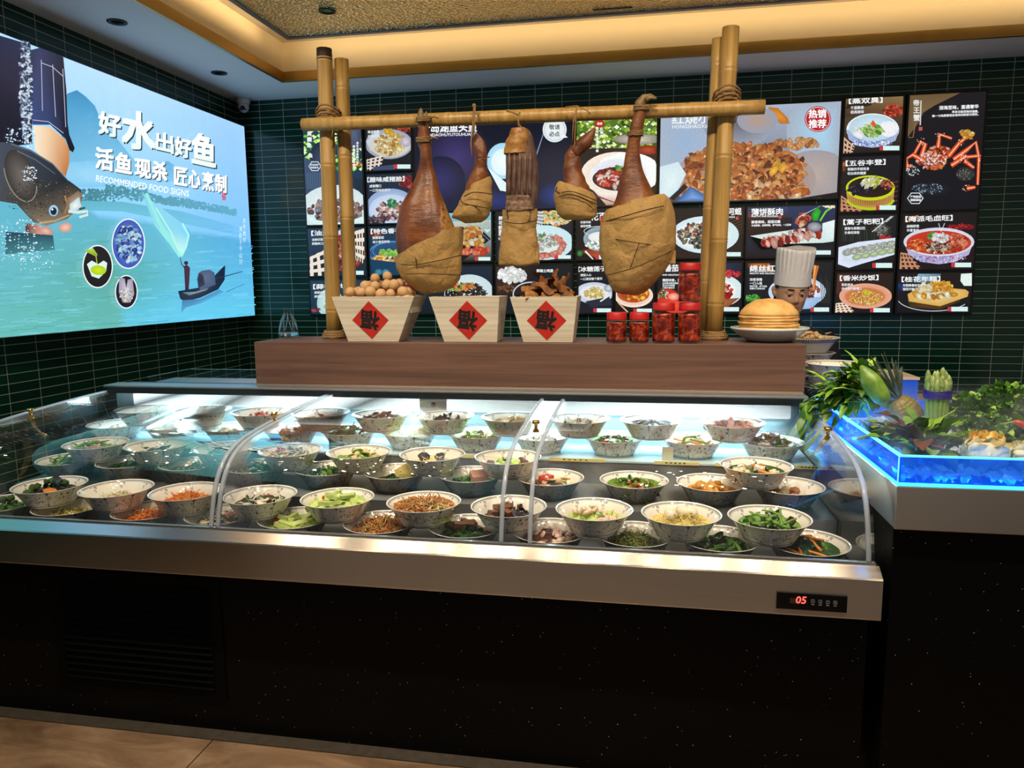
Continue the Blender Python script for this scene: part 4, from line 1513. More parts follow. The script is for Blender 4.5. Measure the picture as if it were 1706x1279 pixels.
A = ARTS['skewer']
A.wrect(*A.r, '#7ac6de', '#1c1a22')
A.face([(690, 372), (818, 366), (818, 436), (690, 436)], ['#d8d4b0', '#b0c8c4', '#2a1418', '#1a1014'])
A.face([(690, 392), (796, 376), (818, 398), (770, 436), (690, 436)], ['#0d1018'] * 5)
A.line([(790, 377), (817, 402)], 1, '#6a86c0')
A.blobs(782, 398, 26, 20, 30, 7, ['#e8a040', '#f4cc80', '#c8702a', '#f0e0c0'], 35, aspect=1)
A.blobs(790, 418, 24, 4, 14, 7, ['#d8402a', '#f07a5a'], 36)
tagbox(A, 797, 428, 817, 434)
A.text('山', 808, 374, 7, '#d88a70', 0.01)
A.poly([(806, 382), (818, 382), (812, 388)], '#bfe6ea')

A = ARTS['salmon']
A.wrect(*A.r, '#14161e', '#20283c')
A.dots(925, 362, 30, 12, 160, 3.4, ['#e8c07a', '#f0e0c0', '#e89a4a', '#7ab06a', '#c8d8d0'], 37)
A.lattice([(893, 352), (905, 352), (905, 382), (887, 376)], 5, '#d8dadc', '#14161c')
A.ell(908, 404, 48, 29, '#dff6f6', '#c4e6ec')
A.ell(906, 408, 36, 21, '#e6ece8', '#d6e8ea')
A.blobs(905, 402, 24, 13, 60, 4.5, ['#e8eee8', '#c8d4d0', '#f4f8f4', '#a8a48a'], 38)
for i in range(16):
    a = -0.9 + i * 0.17
    A.blobs(905 + 33 * cos(a), 409 + 17 * sin(a), 2, 2, 3, 5.5, ['#f29a88', '#e8745e', '#f8c4b4'], 40 + i)
A.blobs(903, 391, 6, 3, 8, 3, ['#3a9a3a', '#1a6a2a'], 60, aspect=0.3)
tagbox(A, 930, 425, 951, 431)
A.text('鲜花醉鹅', 831, 366, 7, TXT, 0.03, vert=True)
sub(A, ['清鲜', '嫩滑', '回味'], 831, 386, 4.6)

A = ARTS['flour']
A.wrect(*A.r, '#12141a', '#1c1412')
A.text('花百香', 984, 366, 14, TXT, 0.03, -0.02)
A.face([(962, 418), (1012, 408), (1112, 420), (1112, 438), (1000, 436)], ['#3a1a12', '#b0482a', '#a84428', '#8a2a1a', '#c85a34'])
A.ell(998, 398, 26, 20, '#46505a', '#9ab0bc')
A.ring(998, 385, 25, 8, 1, '#cfe0e4')
A.ell(1000, 395, 20, 9, '#f4f6f4', '#e6e8e8')
A.dots(996, 408, 20, 7, 60, 2.4, ['#e8f0e0', '#b8c8a0', '#ffffff'], 61)
A.ell(966, 422, 5, 5, '#3a9a4a', '#1a5a2a')
A.face([(1000, 360), (1010, 360), (1010, 386), (1000, 386)], '#c0303a')
A.line([(975, 418), (988, 434)], 3, '#f4ece4')
tagbox(A, 998, 425, 1018, 432)
sub(A, ['花香四溢', '香甜软糯'], 967, 372, 4.4)

A = ARTS['clams']
A.wrect(*A.r, '#1c1414', '#2a1e1a')
for i in range(8):
    A.line([(1200, 368 + i * 5), (1238, 352 + i * 5)], 1.3, '#5a3a2a', up=False)
A.up()
A.ell(1175, 391, 56, 31, '#e4f2f4', '#d2e8ee')
A.ell(1170, 392, 46, 24, '#f2f8f8', '#e2f0f4')
A.blobs(1170, 392, 40, 20, 110, 5.5, ['#8a7a5a', '#4a5260', '#d8c8a0', '#2a2c36', '#b05a44', '#f0e8d8', '#6a6a4a'], 62)
tagbox(A, 1206, 420, 1234, 427)
A.text('爆炒河蚬', 1188, 358, 12.5, TXT, 0.028, -0.03, fit=47)
A.text('HEALTHY AND DELICIOUS', 1180, 364, 3.6, TXT, 0.03, -0.03, fit=44)
A.face([(1226, 361), (1230, 361), (1230, 366), (1226, 366)], '#c8504a')

A = ARTS['pork']
A.wrect(*A.r, '#26345a', '#181214')
A.face([(1245, 346), (1312, 344), (1312, 362), (1245, 362)], ['#2a3a66', '#304070', '#3a2a24', '#6a3c24'])
A.face([(1245, 362), (1320, 362), (1320, 392), (1245, 392)], ['#3a2018', '#1c1a28', '#14121a', '#241612'])
A.poly([(1250, 393), (1290, 387), (1340, 380), (1390, 392), (1390, 402), (1270, 418)], '#e6f2e8', '#cfe4e0')
A.poly([(1245, 393), (1249, 393), (1268, 416), (1390, 404), (1390, 410), (1264, 421)], '#15161a')
for i in range(11):
    x = 1273 + i * 9
    A.blobs(x, 404 - i * 1.6, 4, 6, 6, 7, ['#e8d8d4', '#c84a34', '#a82a20', '#f0b0a0', '#7a1e18'], 63 + i, aspect=0.6, dirn=1.1)
A.blobs(1337, 366, 10, 9, 16, 7, ['#b8482e', '#d87050', '#8a2418', '#f0b890'], 80)
A.line([(1330, 362), (1368, 338)], 1.6, '#cfd4d8')
A.poly([(1352, 356), (1362, 344), (1368, 352), (1362, 368), (1354, 368)], '#2fbf2a', '#1a8a22')
A.line([(1366, 368), (1376, 352), (1386, 345)], 3, '#7acb3a')
A.dots(1380, 342, 12, 4, 20, 3, ['#f2f0e0', '#e8e0c0'], 81)
A.ell(1357, 378, 12, 8, '#b9bcc0', '#70747a')
A.face([(1370, 372), (1391, 366), (1391, 398), (1370, 398)], ['#e0f2f2', '#f0fafa', '#dff0f0', '#cfe6e8'])
tagbox(A, 1359, 417, 1384, 424)
A.text('薄饼酥肉', 1252, 358, 12.5, TXT, 0.028, -0.02, fit=52)
A.text('HEALTHY AND DELICIOUS', 1252, 361.5, 3.6, TXT, 0.03, 0, fit=44)
A.face([(1297, 359), (1302, 359), (1302, 364), (1297, 364)], '#c8504a')
A.text('酥香美味，层层过瘾', 1252, 372, 5.4, TXT, 0.03, -0.02, fit=48)
A.text('外皮酥脆，肉质鲜嫩，香气四溢，一口回味', 1252, 377, 3.6, TXT, 0.03, -0.02, fit=66)

A = ARTS['noodle']
A.wrect(*A.r, '#16283a', '#101820')
A.ell(782, 490, 42, 33, '#e6f2f2', '#c6dde2')
A.blobs(776, 490, 34, 18, 120, 6, ['#1c1414', '#2c2420', '#3a2c26', '#120e10'], 82, aspect=0.3)
A.blobs(766, 477, 26, 7, 40, 4, ['#e87a3a', '#f0b060', '#6abf4a', '#d84a2a'], 83)

A = ARTS['eggs']
A.wrect(*A.r, '#141a20', '#121a24')
A.face([(826, 444), (890, 444), (880, 490), (826, 490)], ['#3a2a24', '#241c1c', '#1c1416', '#34241e'])
A.blobs(853, 458, 22, 12, 34, 6, ['#f0f2ee', '#d8e0dc', '#ffffff'], 84, dark=0.75, aspect=0.9)
A.blobs(843, 480, 14, 6, 20, 4, ['#6a3a24', '#8a5a3a'], 85, aspect=0.3)
A.ring(885, 490, 30, 20, 2, '#c6d8e0')
A.text('鲜椒土鸡蛋', 894, 453, 5.6, TXT, 0.03)

A = ARTS['lotus']
A.wrect(*A.r, '#12161a', '#1c1e2a')
A.ell(990, 488, 32, 18, '#eef2f6', '#c2cce0')
A.ell(990, 487, 24, 12, '#f6f6f0', '#e2e6ea')
A.blobs(990, 488, 17, 9, 50, 3.4, ['#f0d870', '#f8ecb0', '#e0b848'], 86)
A.ell(1014, 480, 8, 6, '#dfe4e8', '#8a94a0')
A.poly([(975, 502), (1015, 494), (1022, 508), (985, 512)], '#2a2c3c')
A.line([(1000, 502), (1018, 490)], 2.4, '#e8ecee')
tagbox(A, 994.5, 513.5, 1018, 520)
title(A, '【冰糖莲子羹】', 963, 452, 9, -0.03, 62)
sub(A, ['清甜入心', '一口清凉整个夏天'], 967, 460, 4.6)

A = ARTS['pumpkin']
A.wrect(*A.r, '#14161a', '#1a1412')
A.ell(1056, 492, 32, 20, '#e8a478', '#f4dccb')
A.ell(1055, 489, 27, 15, '#3a1c14', '#c05a34')
A.blobs(1058, 490, 20, 11, 34, 6, ['#f07820', '#f8b030', '#e85a1c', '#f8d050'], 87)
A.ring(1055, 492, 31, 18, 2, '#f6e6d8', a0=0.1, a1=3.0)
A.line([(1030, 504), (1046, 520)], 2.5, '#d8a888')
tagbox(A, 1061, 514, 1086, 520)

A = ARTS['tomato']
A.wrect(*A.r, '#16181e', '#221816')
A.face([(1168, 440), (1240, 438), (1240, 462), (1168, 462)], ['#2a3a6a', '#1c2236', '#181a22', '#24305a'])
A.ell(1112, 497, 20, 16, '#e8402a', '#c82a1c')
A.ell(1128, 508, 26, 14, '#f0503a', '#d83a2a')
A.ell(1122, 494, 9, 6, '#f8c8b8', '#f07a60')
A.blobs(1104, 490, 9, 8, 22, 4, ['#3a7a3a', '#d8e8d0', '#1c4a24'], 88, aspect=0.3)
A.ell(1194, 484, 44, 28, '#eef6f6', '#d4e6ea')
A.ell(1190, 484, 36, 20, '#e8d8d0', '#f0f4f2')
A.blobs(1188, 485, 31, 16, 70, 7, ['#d8301c', '#f0604a', '#a81c12', '#f4b08a'], 89)
A.blobs(1218, 456, 14, 5, 24, 5, ['#b81e26', '#e04a50'], 90)
A.poly([(1160, 502), (1232, 496), (1212, 512), (1176, 514)], '#b8724a', '#8a4a2a')
tagbox(A, 1206, 511.5, 1231, 518.5)
A.text('老坛番茄', 1084, 452, 12.5, TXT, 0.028, -0.02, fit=46)
A.text('HEALTHY AND DELICIOUS', 1086, 459, 3.6, TXT, 0.03, 0, fit=46)
A.text('酸甜浓香，开胃', 1104, 468.5, 5, TXT, 0.03)
sub(A, ['自然熟成番茄熬制', '配以时令鲜蔬', '口感丰富层次'], 1104, 473, 3.4, 0, 3.7)

A = ARTS['honey']
A.wrect(*A.r, '#1a1c20', '#14161c')
A.ell(1262, 440, 24, 8, '#d0702a', '#2a1a18')
A.poly([(1272, 446), (1280, 436), (1292, 452), (1280, 452)], '#e08a30', '#a8602a')
A.ell(1328, 486, 48, 26, '#eaf2fa', '#c4d8f0')
A.ell(1328, 482, 40, 18, '#f2f6fa', '#d8e6f4')
A.blobs(1340, 484, 24, 12, 50, 5, ['#6a2a20', '#a84a3a', '#3a1814', '#d88a6a'], 91)
A.line([(1360, 442), (1357, 460), (1356, 484)], 9, '#c8702a', 3)
A.line([(1358, 442), (1356, 460), (1355.5, 482)], 3, '#f0b060', 1)
A.poly([(1300, 500), (1372, 494), (1352, 514), (1320, 516)], '#b8d0ec', '#8fb4dc')
for i in range(6):
    A.line([(1366 + i * 3, 460 + (i % 3) * 6), (1370 + i * 3, 505)], 1, '#3a3a28', up=False)
A.up()
A.blobs(1254, 497, 12, 5, 40, 3.6, ['#3fae34', '#7ad05a', '#1c7a24'], 92)
tagbox(A, 1356, 512, 1381, 519)
A.text('绵丝红薯', 1249, 452, 12, TXT, 0.03, -0.01, fit=56)
A.text('HEALTHY AND DELICIOUS', 1249, 456.5, 3.8, TXT, 0.03, 0, fit=43)
sub(A, ['浓香滑糯', '一口入魂'], 1249, 467.5, 5.2, 0, 6.2)
sub(A, ['甜而不腻，香气四溢', '软糯可口回味无穷'], 1249, 478, 3.2, 0, 3.8)

A = ARTS['cucumber']
A.wrect(*A.r, '#5e4c34', '#1c1a22')
A.face([(1407, 162), (1504, 158), (1504, 192), (1407, 195)], ['#6a5238', '#8a7048', '#6a4c34', '#3c2e26'])
A.poly([(1407, 182), (1450, 176), (1462, 164), (1440, 168), (1412, 172)], '#2c241e')
A.blobs(1488, 184, 15, 9, 40, 5, ['#c8402a', '#e06a48', '#7a2418'], 93)
A.lattice([(1404, 228), (1424, 244), (1420, 256), (1404, 256)], 3, '#d8b098', '#2a1614')
A.ell(1454, 216, 44, 27, '#cfe2ea', '#eef4f6')
A.poly([(1410, 216), (1498, 216), (1492, 234), (1472, 244), (1452, 246), (1430, 243), (1414, 232)], '#7a8cc4', '#a8b8dc')
A.dots(1453, 238, 34, 6, 120, 1.6, ['#e8eef8', '#5a70b8'], 94)
A.ell(1454, 213, 40, 22, '#dceef0', '#b4d4e4')
A.ell(1480, 215, 16, 13, '#f4f2f4', '#ecf0f4')
A.blobs(1440, 218, 20, 10, 10, 7, ['#e8f4f2', '#f4faf8'], 95, dark=0.8)
A.blobs(1453, 217, 17, 11, 34, 7, ['#8ec044', '#b4dc70', '#5a9a2a', '#d8eeb0'], 96, aspect=0.35, dirn=0.6)
A.poly([(1450, 206), (1454, 200), (1460, 208), (1455, 212)], '#e05a30')
tagbox(A, 1471, 243, 1498, 250.5)
title(A, '【蒸双臭】', 1414, 172.5, 10.5, -0.04, 56)
sub(A, ['千里飘香', '经典美味'], 1417, 182, 5.6, -0.04, 7.2)

A = ARTS['grain']
A.wrect(*A.r, '#1a1a22', '#141016')
A.blobs(1405, 276, 4, 6, 6, 5, ['#c8783a', '#8a4a2a'], 97)
A.lattice([(1400, 325), (1420, 338), (1440, 352), (1400, 352)], 4, '#c88a6a', '#3a1c18')
for i in range(6):
    A.line([(1482, 305 + i * 8), (1497, 302 + i * 8)], 1.4, '#6a3a30', up=False)
A.up()
A.poly([(1410, 320), (1490, 318), (1488, 336), (1470, 346), (1448, 350), (1424, 346), (1412, 336)], '#b07a3c', '#c89a50')
for i in range(26):
    A.line([(1412 + i * 3, 326), (1414 + i * 2.85, 342)], 0.8, '#7a4a22', up=False)
A.up()
A.ring(1450, 330, 39, 18, 4.5, '#b8c81c', a0=0.15, a1=pi - 0.15)
A.ell(1450, 313, 41, 21, '#d8e018', '#c8d414')
A.ell(1450, 312, 37, 17, '#1c1212', '#2a1816')
A.blobs(1431, 315, 14, 7, 14, 9, ['#1c1a2c', '#3a3a56', '#15131e'], 98, aspect=0.4, dirn=-0.7)
A.blobs(1452, 304, 14, 8, 14, 9, ['#d8d870', '#f0f0c0', '#c0c050', '#e8ecd0'], 99, aspect=0.4, dirn=-0.9)
A.blobs(1478, 308, 10, 8, 30, 4, ['#5a2030', '#c86a3a', '#8a3a3a', '#e0a060'], 100)
tagbox(A, 1465, 342, 1492, 349.5)
title(A, '【五谷丰登】', 1409, 276, 10, -0.04, 66)
sub(A, ['粗粮的华丽变身', '吃出来的健康'], 1412, 284, 5.2, -0.03, 7)

A = ARTS['sesame']
A.wrect(*A.r, '#1c1e22', '#14141a')
for i in range(16):
    A.line([(1404 + i * 4, 376 + (i * 7) % 9), (1405 + i * 4, 402)], 1.6, ['#2a3a28', '#3a3a30', '#1e2a22'][i % 3], up=False)
A.up()
A.blobs(1470, 382, 13, 10, 40, 4, ['#5a5e54', '#8a8e84', '#34382f'], 101)
A.line([(1453, 386), (1485, 360)], 1.4, '#d8dee0')
A.line([(1476, 370), (1488, 360)], 1.2, '#d8dee0')
A.blobs(1476, 396, 10, 3, 14, 4, ['#c02a2a'], 102)
A.poly([(1396, 412), (1430, 403), (1492, 396), (1492, 424), (1440, 438), (1414, 446), (1396, 440)], '#bccbee', '#dfe8fa')
A.poly([(1402, 422), (1440, 410), (1490, 404), (1490, 420), (1430, 434), (1406, 434)], '#e8eef2', '#d0dcec')
for i in range(7):
    A.ell(1412 + i * 12, 420 - i * 2.2, 9, 6, '#b8bfb0', '#8a9084', rot=-0.3)
    A.dots(1412 + i * 12, 419 - i * 2.2, 8, 4, 22, 0.9, ['#3a3a3a', '#f4f4ee'], 103 + i)
for i in range(5):
    A.ell(1428 + i * 14, 428 - i * 2.6, 9, 5, '#c4d4a8', '#8a9a78', rot=-0.25)
tagbox(A, 1459, 438, 1486, 446)
title(A, '【蒿子粑粑】', 1405, 374, 10, -0.03, 66)
sub(A, ['蒿香与香糯记忆', '扑鼻的清香'], 1407, 382.5, 5, -0.02, 7)

A = ARTS['rice']
A.wrect(*A.r, '#2a1c16', '#18120f')
A.face([(1396, 456), (1420, 456), (1412, 490), (1392, 490)], ['#5a2c1a', '#3a2018', '#2a1a14', '#4a2a1a'])
A.lattice([(1391, 505), (1410, 503), (1424, 520), (1391, 521)], 4, '#f0dcc4', '#6a3a20')
A.ell(1442, 493, 44, 21, '#c46a44', '#e8a888')
A.ell(1441, 494, 34, 15, '#8a3a20', '#d08058')
A.blobs(1442, 496, 28, 11, 140, 3, ['#f0a838', '#f8cc60', '#e8862a', '#f4e0a0'], 110)
A.blobs(1444, 487, 6, 4, 14, 3, ['#f0d840'], 111)
tagbox(A, 1455, 513, 1482, 520)
title(A, '【香米炒饭】', 1399, 467, 9.5, -0.02, 64)
sub(A, ['粒粒香米', '炒出锅气香满口'], 1402, 476, 4.8, 0, 6.4)

A = ARTS['crab']
A.wrect(*A.r, '#1c1a20', '#0e1018')
A.poly([(1514, 158), (1600, 154), (1566, 170), (1538, 188), (1530, 205), (1512, 229), (1511, 190)], '#7a6244', '#6a5438')
A.line([(1514, 229), (1521, 229), (1526, 200)], 1.5, '#8a7048')
A.ell(1555, 315, 36, 12, '#1c2430', '#10131a')
A.dots(1545, 314, 26, 9, 140, 1.6, ['#3a4a58', '#8a9aa8', '#20303c'], 112)
A.ell(1608, 290, 16, 12, '#4a4a44', '#22242a')
A.dots(1608, 290, 14, 10, 60, 1.2, ['#8a8a80', '#2a2a2a'], 113)
ORC = ['#e8582a', '#f08a4a', '#c83a1c', '#f4c8a8', '#8a2a1c']
A.blobs(1552, 268, 24, 13, 90, 5, ORC + ['#e8d4d4', '#a04a44'], 114)
A.blobs(1565, 255, 20, 10, 46, 5, ORC, 115)
for pts in ([(1535, 260), (1541, 240), (1534, 236), (1523, 256)], [(1562, 246), (1565, 224), (1585, 231)], [(1580, 260), (1598, 238), (1618, 222)], [(1588, 266), (1610, 250), (1625, 237), (1630, 262), (1628, 308)], [(1584, 276), (1606, 262), (1629, 260)], [(1538, 268), (1520, 258), (1509, 264), (1511, 278), (1520, 276)], [(1606, 268), (1622, 280)], [(1610, 314), (1624, 312)]):
    A.line(pts, 8.5, '#c8401c', 5.0)
    A.line(pts, 4.5, '#e8682f', 2.6)
    A.line(pts, 1.8, '#f8c8a8', 1)
    A.dots(pts[-2][0], pts[-2][1], 8, 6, 16, 1.1, ['#f8d8c0', '#8a2a14'], int(pts[0][0]))
A.blobs(1610, 224, 11, 7, 16, 5, ['#e8a840', '#f0cc70', '#d88430'], 116)
A.dots(1553, 264, 24, 11, 60, 1.6, ['#f8f0f0', '#d8c0c0'], 117)
A.dots(1520, 285, 12, 8, 50, 1.2, ['#d8d8cc', '#8a9a9a'], 118)
A.text('帝王蟹', 1521, 176, 11, TXT, 0.02, vert=True)
A.text('HEALTHYANDDELICIOUS', 1534, 170, 2.6, TXT, 0.03, vert=True) if False else A.line([(1533.5, 168), (1532.2, 209)], 2, '#d8d8d0')
A.face([(1530, 212), (1536, 212), (1535.5, 218), (1529.5, 218)], '#c05a5a')
A.text('深海至味，宴遇奢华', 1564, 183, 7, TXT, 0.03, -0.04, fit=65)
A.text('来自北极深海的馈赠，', 1585, 188.5, 4.4, TXT, 0.03, -0.02, fit=44)
A.text('每一寸肉质都饱含海洋的鲜甜与韧性。', 1552, 195.5, 4.4, TXT, 0.03, -0.04, fit=77)
A.ring(1524, 330.5, 13, 10, 1.4, '#e2ecf0', n=6)
A.text('产地直运', 1516, 329.5, 4.4, TXT, 0.03)
A.text('锁鲜美味', 1516, 335, 4.4, TXT, 0.03)

A = ARTS['blood']
A.wrect(*A.r, '#1a1618', '#1c1216')
A.poly([(1514, 362), (1530, 358), (1526, 364), (1512, 368)], '#d8803a')
A.blobs(1600, 378, 20, 4, 20, 5, ['#b81e2a', '#801820'], 119)
A.lattice([(1499, 420), (1514, 422), (1536, 448), (1498, 448)], 4, '#c08a68', '#3a1418')
A.poly([(1506, 405), (1622, 402), (1614, 424), (1592, 436), (1564, 440), (1534, 436), (1514, 424)], '#8a86c0', '#b8b4d8')
A.dots(1565, 430, 44, 8, 120, 1.5, ['#e8e4f4', '#5a5a9a', '#c0506a'], 120)
A.ell(1564, 403, 59, 24, '#eef0f6', '#d4d4e4')
A.ell(1564, 404, 54, 20, '#a82418', '#c83a22')
A.blobs(1530, 408, 20, 9, 26, 7, ['#e8602a', '#f08a4a', '#c83c1c'], 121, aspect=0.45, dirn=-0.3)
A.blobs(1590, 404, 22, 12, 40, 7, ['#d85a38', '#f09070', '#b83420'], 122)
A.blobs(1562, 412, 20, 10, 80, 4, ['#d8b898', '#8a4a3a', '#f0e4d0', '#4a2a24'], 123)
A.blobs(1553, 394, 8, 6, 24, 3.6, ['#3a7a2a', '#6aaa4a'], 124)
A.blobs(1566, 396, 13, 8, 36, 4, ['#f4f6f4', '#dfe4e4', '#ffffff'], 125)
A.line([(1563, 372), (1567, 386), (1573, 372)], 1, '#e8f0f2')
A.dots(1566, 360, 8, 2, 12, 1, ['#e8f0f2'], 126)
tagbox(A, 1590, 437.5, 1617, 445)
title(A, '【海派毛血旺】', 1508, 369, 10, -0.03, 78)
sub(A, ['麻辣鲜香', '丰富食材'], 1510, 379, 5.2, -0.02, 6.8)

A = ARTS['cake']
A.wrect(*A.r, '#1c1816', '#101014')
A.blobs(1500, 484, 12, 10, 20, 8, ['#1c3a7a', '#10244a', '#3a5a9a'], 127)
A.face([(1530, 456), (1568, 456), (1556, 472), (1522, 470)], ['#8ab4cc', '#5a7a90', '#34485a', '#6a94b0'])
A.face([(1601, 456), (1619, 455), (1619, 476), (1606, 476), (1600, 468)], ['#e4f2ec'] * 5)
A.ell(1555, 495, 62, 23, '#0b0c10', '#15161b')
A.ring(1555, 496, 60, 22, 1.2, '#c8d4d8', a0=0.5, a1=2.9)
A.poly([(1512, 503), (1560, 512), (1600, 494), (1600, 502), (1566, 516), (1516, 512)], '#6a4a24', '#3a2814')
A.poly([(1512, 490), (1524, 483), (1560, 478), (1608, 482), (1614, 486), (1612, 494), (1566, 510), (1514, 502)], '#f0d890', '#d8a850')
A.blobs(1556, 489, 36, 7, 30, 10, ['#f4dca0', '#e8a838', '#f8ecc8', '#d88a2a'], 128)
A.blobs(1566, 476, 20, 8, 60, 4, ['#f0a828', '#f8cc50', '#e08a20'], 129)
A.blobs(1540, 480, 10, 5, 12, 6, ['#f4e4b4'], 130)
tagbox(A, 1584.5, 511, 1612, 518.5)
title(A, '【桂花年糕】', 1502, 469, 9.5, -0.02, 64)
sub(A, ['年糕裹着桂花香', '甜而不腻'], 1504, 477, 4.8, 0, 6.4)

for key, A in ARTS.items():
    A.build('printed_picture', M_lit, A.root)

# ------------------------------------------------------------------ fishing poster on the left wall
XP = -3.12
py0, py1, pz0, pz1 = 1.3, 5.535, 1.306, 2.782
pt = thing('light_box_poster', 'large lit blue poster of a river fisherman with white lettering on the left wall', 'poster', (XP, 3.8, pz0))
MB().box((XL + 0.0005, py0 - 0.004, pz0 - 0.004), (XP - 0.0006, py1 + 0.004, pz1 + 0.004)).build('light_box', mat('alu_box', '#9aa4ac', 0.4, 0.7), pt, bevel=0.003)
A = Art('X', XP)
A.clip = (py0, py1, pz0, pz1)
# sky and water as a smooth grid
NXg, NZg = 48, 40


def river(u, v):
    u = max(0.0, (u * 4.235 - 0.8) / 3.435)
    # u along the wall 0..1, v downwards 0..1
    top, mid, low = lin('#b4dcff'), lin('#86ccf6'), lin('#59b4e8')
    hor = 0.50 + 0.10 * u
    if v < hor:
        f = v / hor
        c = [a + (b - a) * f for a, b in zip(top, mid)]
        g = max(0, 1 - abs(u - 0.95) * 3) * 0.35
        c = [a * (1 - g) + b * g for a, b in zip(c, lin('#5fa8ea'))]
    else:
        f = (v - hor) / (1 - hor)
        a = lin('#5fb2cc')
        b = lin('#62c8ea') if u > 0.55 else lin('#66b8b4')
        c = [p + (q - p) * f for p, q in zip(a, b)]
        k = max(0, 1 - abs(u - 0.55) * 4.5) * max(0, 1 - abs(f - 0.55) * 2)
        c = [p * (1 - 0.6 * k) + q * 0.6 * k for p, q in zip(c, lin('#4f9a6a'))]
        k2 = max(0, (u - 0.7) * 3) * (1 - f)
        c = [p * (1 - 0.6 * k2) + q * 0.6 * k2 for p, q in zip(c, lin('#4aa2f0'))]
    return tuple(c)


b0 = len(A.v)
for j in range(NZg + 1):
    for i in range(NXg + 1):
        u, v = i / NXg, j / NZg
        A.v.append(Vector((XP, py0 + (py1 - py0) * u, pz1 - (pz1 - pz0) * v)))
        A.c.append(river(u, v))
for j in range(NZg):
    for i in range(NXg):
        a = b0 + j * (NXg + 1) + i
        A.f.append((a, a + NXg + 1, a + NXg + 2, a + 1))
A.up()
# mountains
A.face([(100, 300), (104, 172), (112, 156), (128, 150), (142, 160), (158, 176), (168, 200), (196, 232), (230, 275), (250, 300)], ['#79c0e4', '#4d9cc8', '#418fbe', '#3e8cbc', '#4494c2', '#4c9cca', '#56a6d2', '#6cb6de', '#7cc2e8', '#88ccee'])
A.face([(236, 300), (262, 272), (280, 268), (300, 282), (330, 305)], ['#7cc0e8', '#5fa8d6', '#64aedc', '#74bce6', '#86c8ee'])
A.ell(150, 290, 70, 22, '#9ad2ee', '#7ec4ea')
# tree line
r_ = random.Random(5)
for i in range(900):
    u = r_.random()
    x = 122 + u * 270
    top = 316 + u * u * 34 - (12 if 0.2 < u < 0.45 else 0) * r_.random()
    y = top + r_.uniform(0, 20 * (1 - u * 0.5))
    s_ = r_.uniform(1.2, 3.4)
    k = 0.25 + 0.55 * u
    base = lin(r_.choice(['#1f5a52', '#2a6a5e', '#357868', '#1c4e4a']))
    fog = lin('#6ab6d8')
    c = tuple(p * (1 - k) + q * k for p, q in zip(base, fog))
    A.poly([(x - s_, y), (x - s_ * .4, y - s_), (x + s_ * .5, y - s_ * .8), (x + s_, y), (x, y + s_ * .6)], c, up=True)
A.up()
A.face([(118, 334), (200, 336), (300, 352), (396, 378), (396, 392), (300, 372), (200, 352), (118, 350)], ['#5fb0c4', '#62b2c8', '#6ab8dc', '#72bef0', '#6cb8ee', '#6cbadc', '#68bad0', '#64b6cc'])
# ripples
for i in range(420):
    x, y = r_.uniform(-60, 408), 372 + 186 * r_.random() ** .8
    w = r_.uniform(8, 40) * (0.5 + (y - 370) / 180)
    sl = -0.10 + (y - 470) * 0.0002
    c = r_.choice(['#8ad8f0', '#3f8e8e', '#9ae4f4', '#57a85e', '#4a9cb4']) if x < 240 else r_.choice(['#7accf6', '#4aa4e4', '#8ad6fa'])
    u = min(1, max(0, (atX(max(x, 0), y, XP).y - py0) / (py1 - py0)))
    bg = river(u, min(1, max(0, (pz1 - atX(max(x, 0), y, XP).z) / (pz1 - pz0))))
    k = r_.uniform(.15, .5)
    c = tuple(p * (1 - k) + q * k for p, q in zip(bg, lin(c)))
    A.line([(x, y), (x + w * .3, y + w * .3 * sl - r_.uniform(.3, 1.2)), (x + w * .7, y + w * .7 * sl + r_.uniform(.2, .9)), (x + w, y + w * sl)], r_.uniform(.6, 2.2), c)
# cast net
A.face([(232, 318), (243, 330), (300, 372), (312, 390), (309, 408), (299, 427), (282, 410), (254, 376)], ['#7fc6dc', '#8ad0e4', '#86cfee', '#7fccee', '#86d6ee', '#c8fae8', '#a0ecec', '#8ad6e0'])
A.line([(240, 322), (262, 372), (284, 408), (298, 427)], 5, '#8fe4e0', 8)
A.line([(256, 346), (282, 388), (297, 425)], 2, '#b0f4e4')
A.line([(300, 372), (311, 392), (307, 410), (299, 427)], 3, '#a8f4e8')
# fisherman and boat
A.poly([(303, 443), (308, 441), (313, 446), (312, 468), (311, 482), (305, 482), (304, 462)], '#4a2440', '#3a1c36')
A.poly([(305, 480), (311, 480), (311.5, 486), (304.5, 486)], '#1c2038')
A.ell(306.5, 438, 3.4, 3.2, '#2a2434', '#1a1828')
A.line([(304, 446), (299, 440), (296.5, 429)], 1.8, '#2a2236', 1)
A.poly([(293, 485), (300, 488), (318, 486), (350, 476), (366, 466), (369, 444), (372, 442), (371, 466), (360, 482), (330, 496), (305, 502), (297, 498)], '#2a3a54', '#16243a')
A.poly([(300, 487), (316, 488), (345, 479), (340, 484), (312, 492)], '#8aa0a8', '#5a7488')
A.poly([(330, 484), (325, 466), (327, 455), (333, 451), (346, 449), (354, 454), (356, 474)], '#5a6a86', '#465878')
A.poly([(327, 480), (325, 464), (329, 454), (335, 458), (338, 474)], '#22283e', '#2e3850')
A.line([(356, 464), (372, 460), (401, 452)], 2, '#22344e', 1)
A.face([(300, 500), (330, 498), (362, 482), (370, 486), (330, 506), (306, 512), (298, 522)], ['#3f7aa6', '#4484b0', '#4a90c0', '#58a4d4', '#5aa8d8', '#4a92c4', '#58a8d8'])
A.line([(374, 486), (404, 473)], 1.6, '#3f86bc', .8)
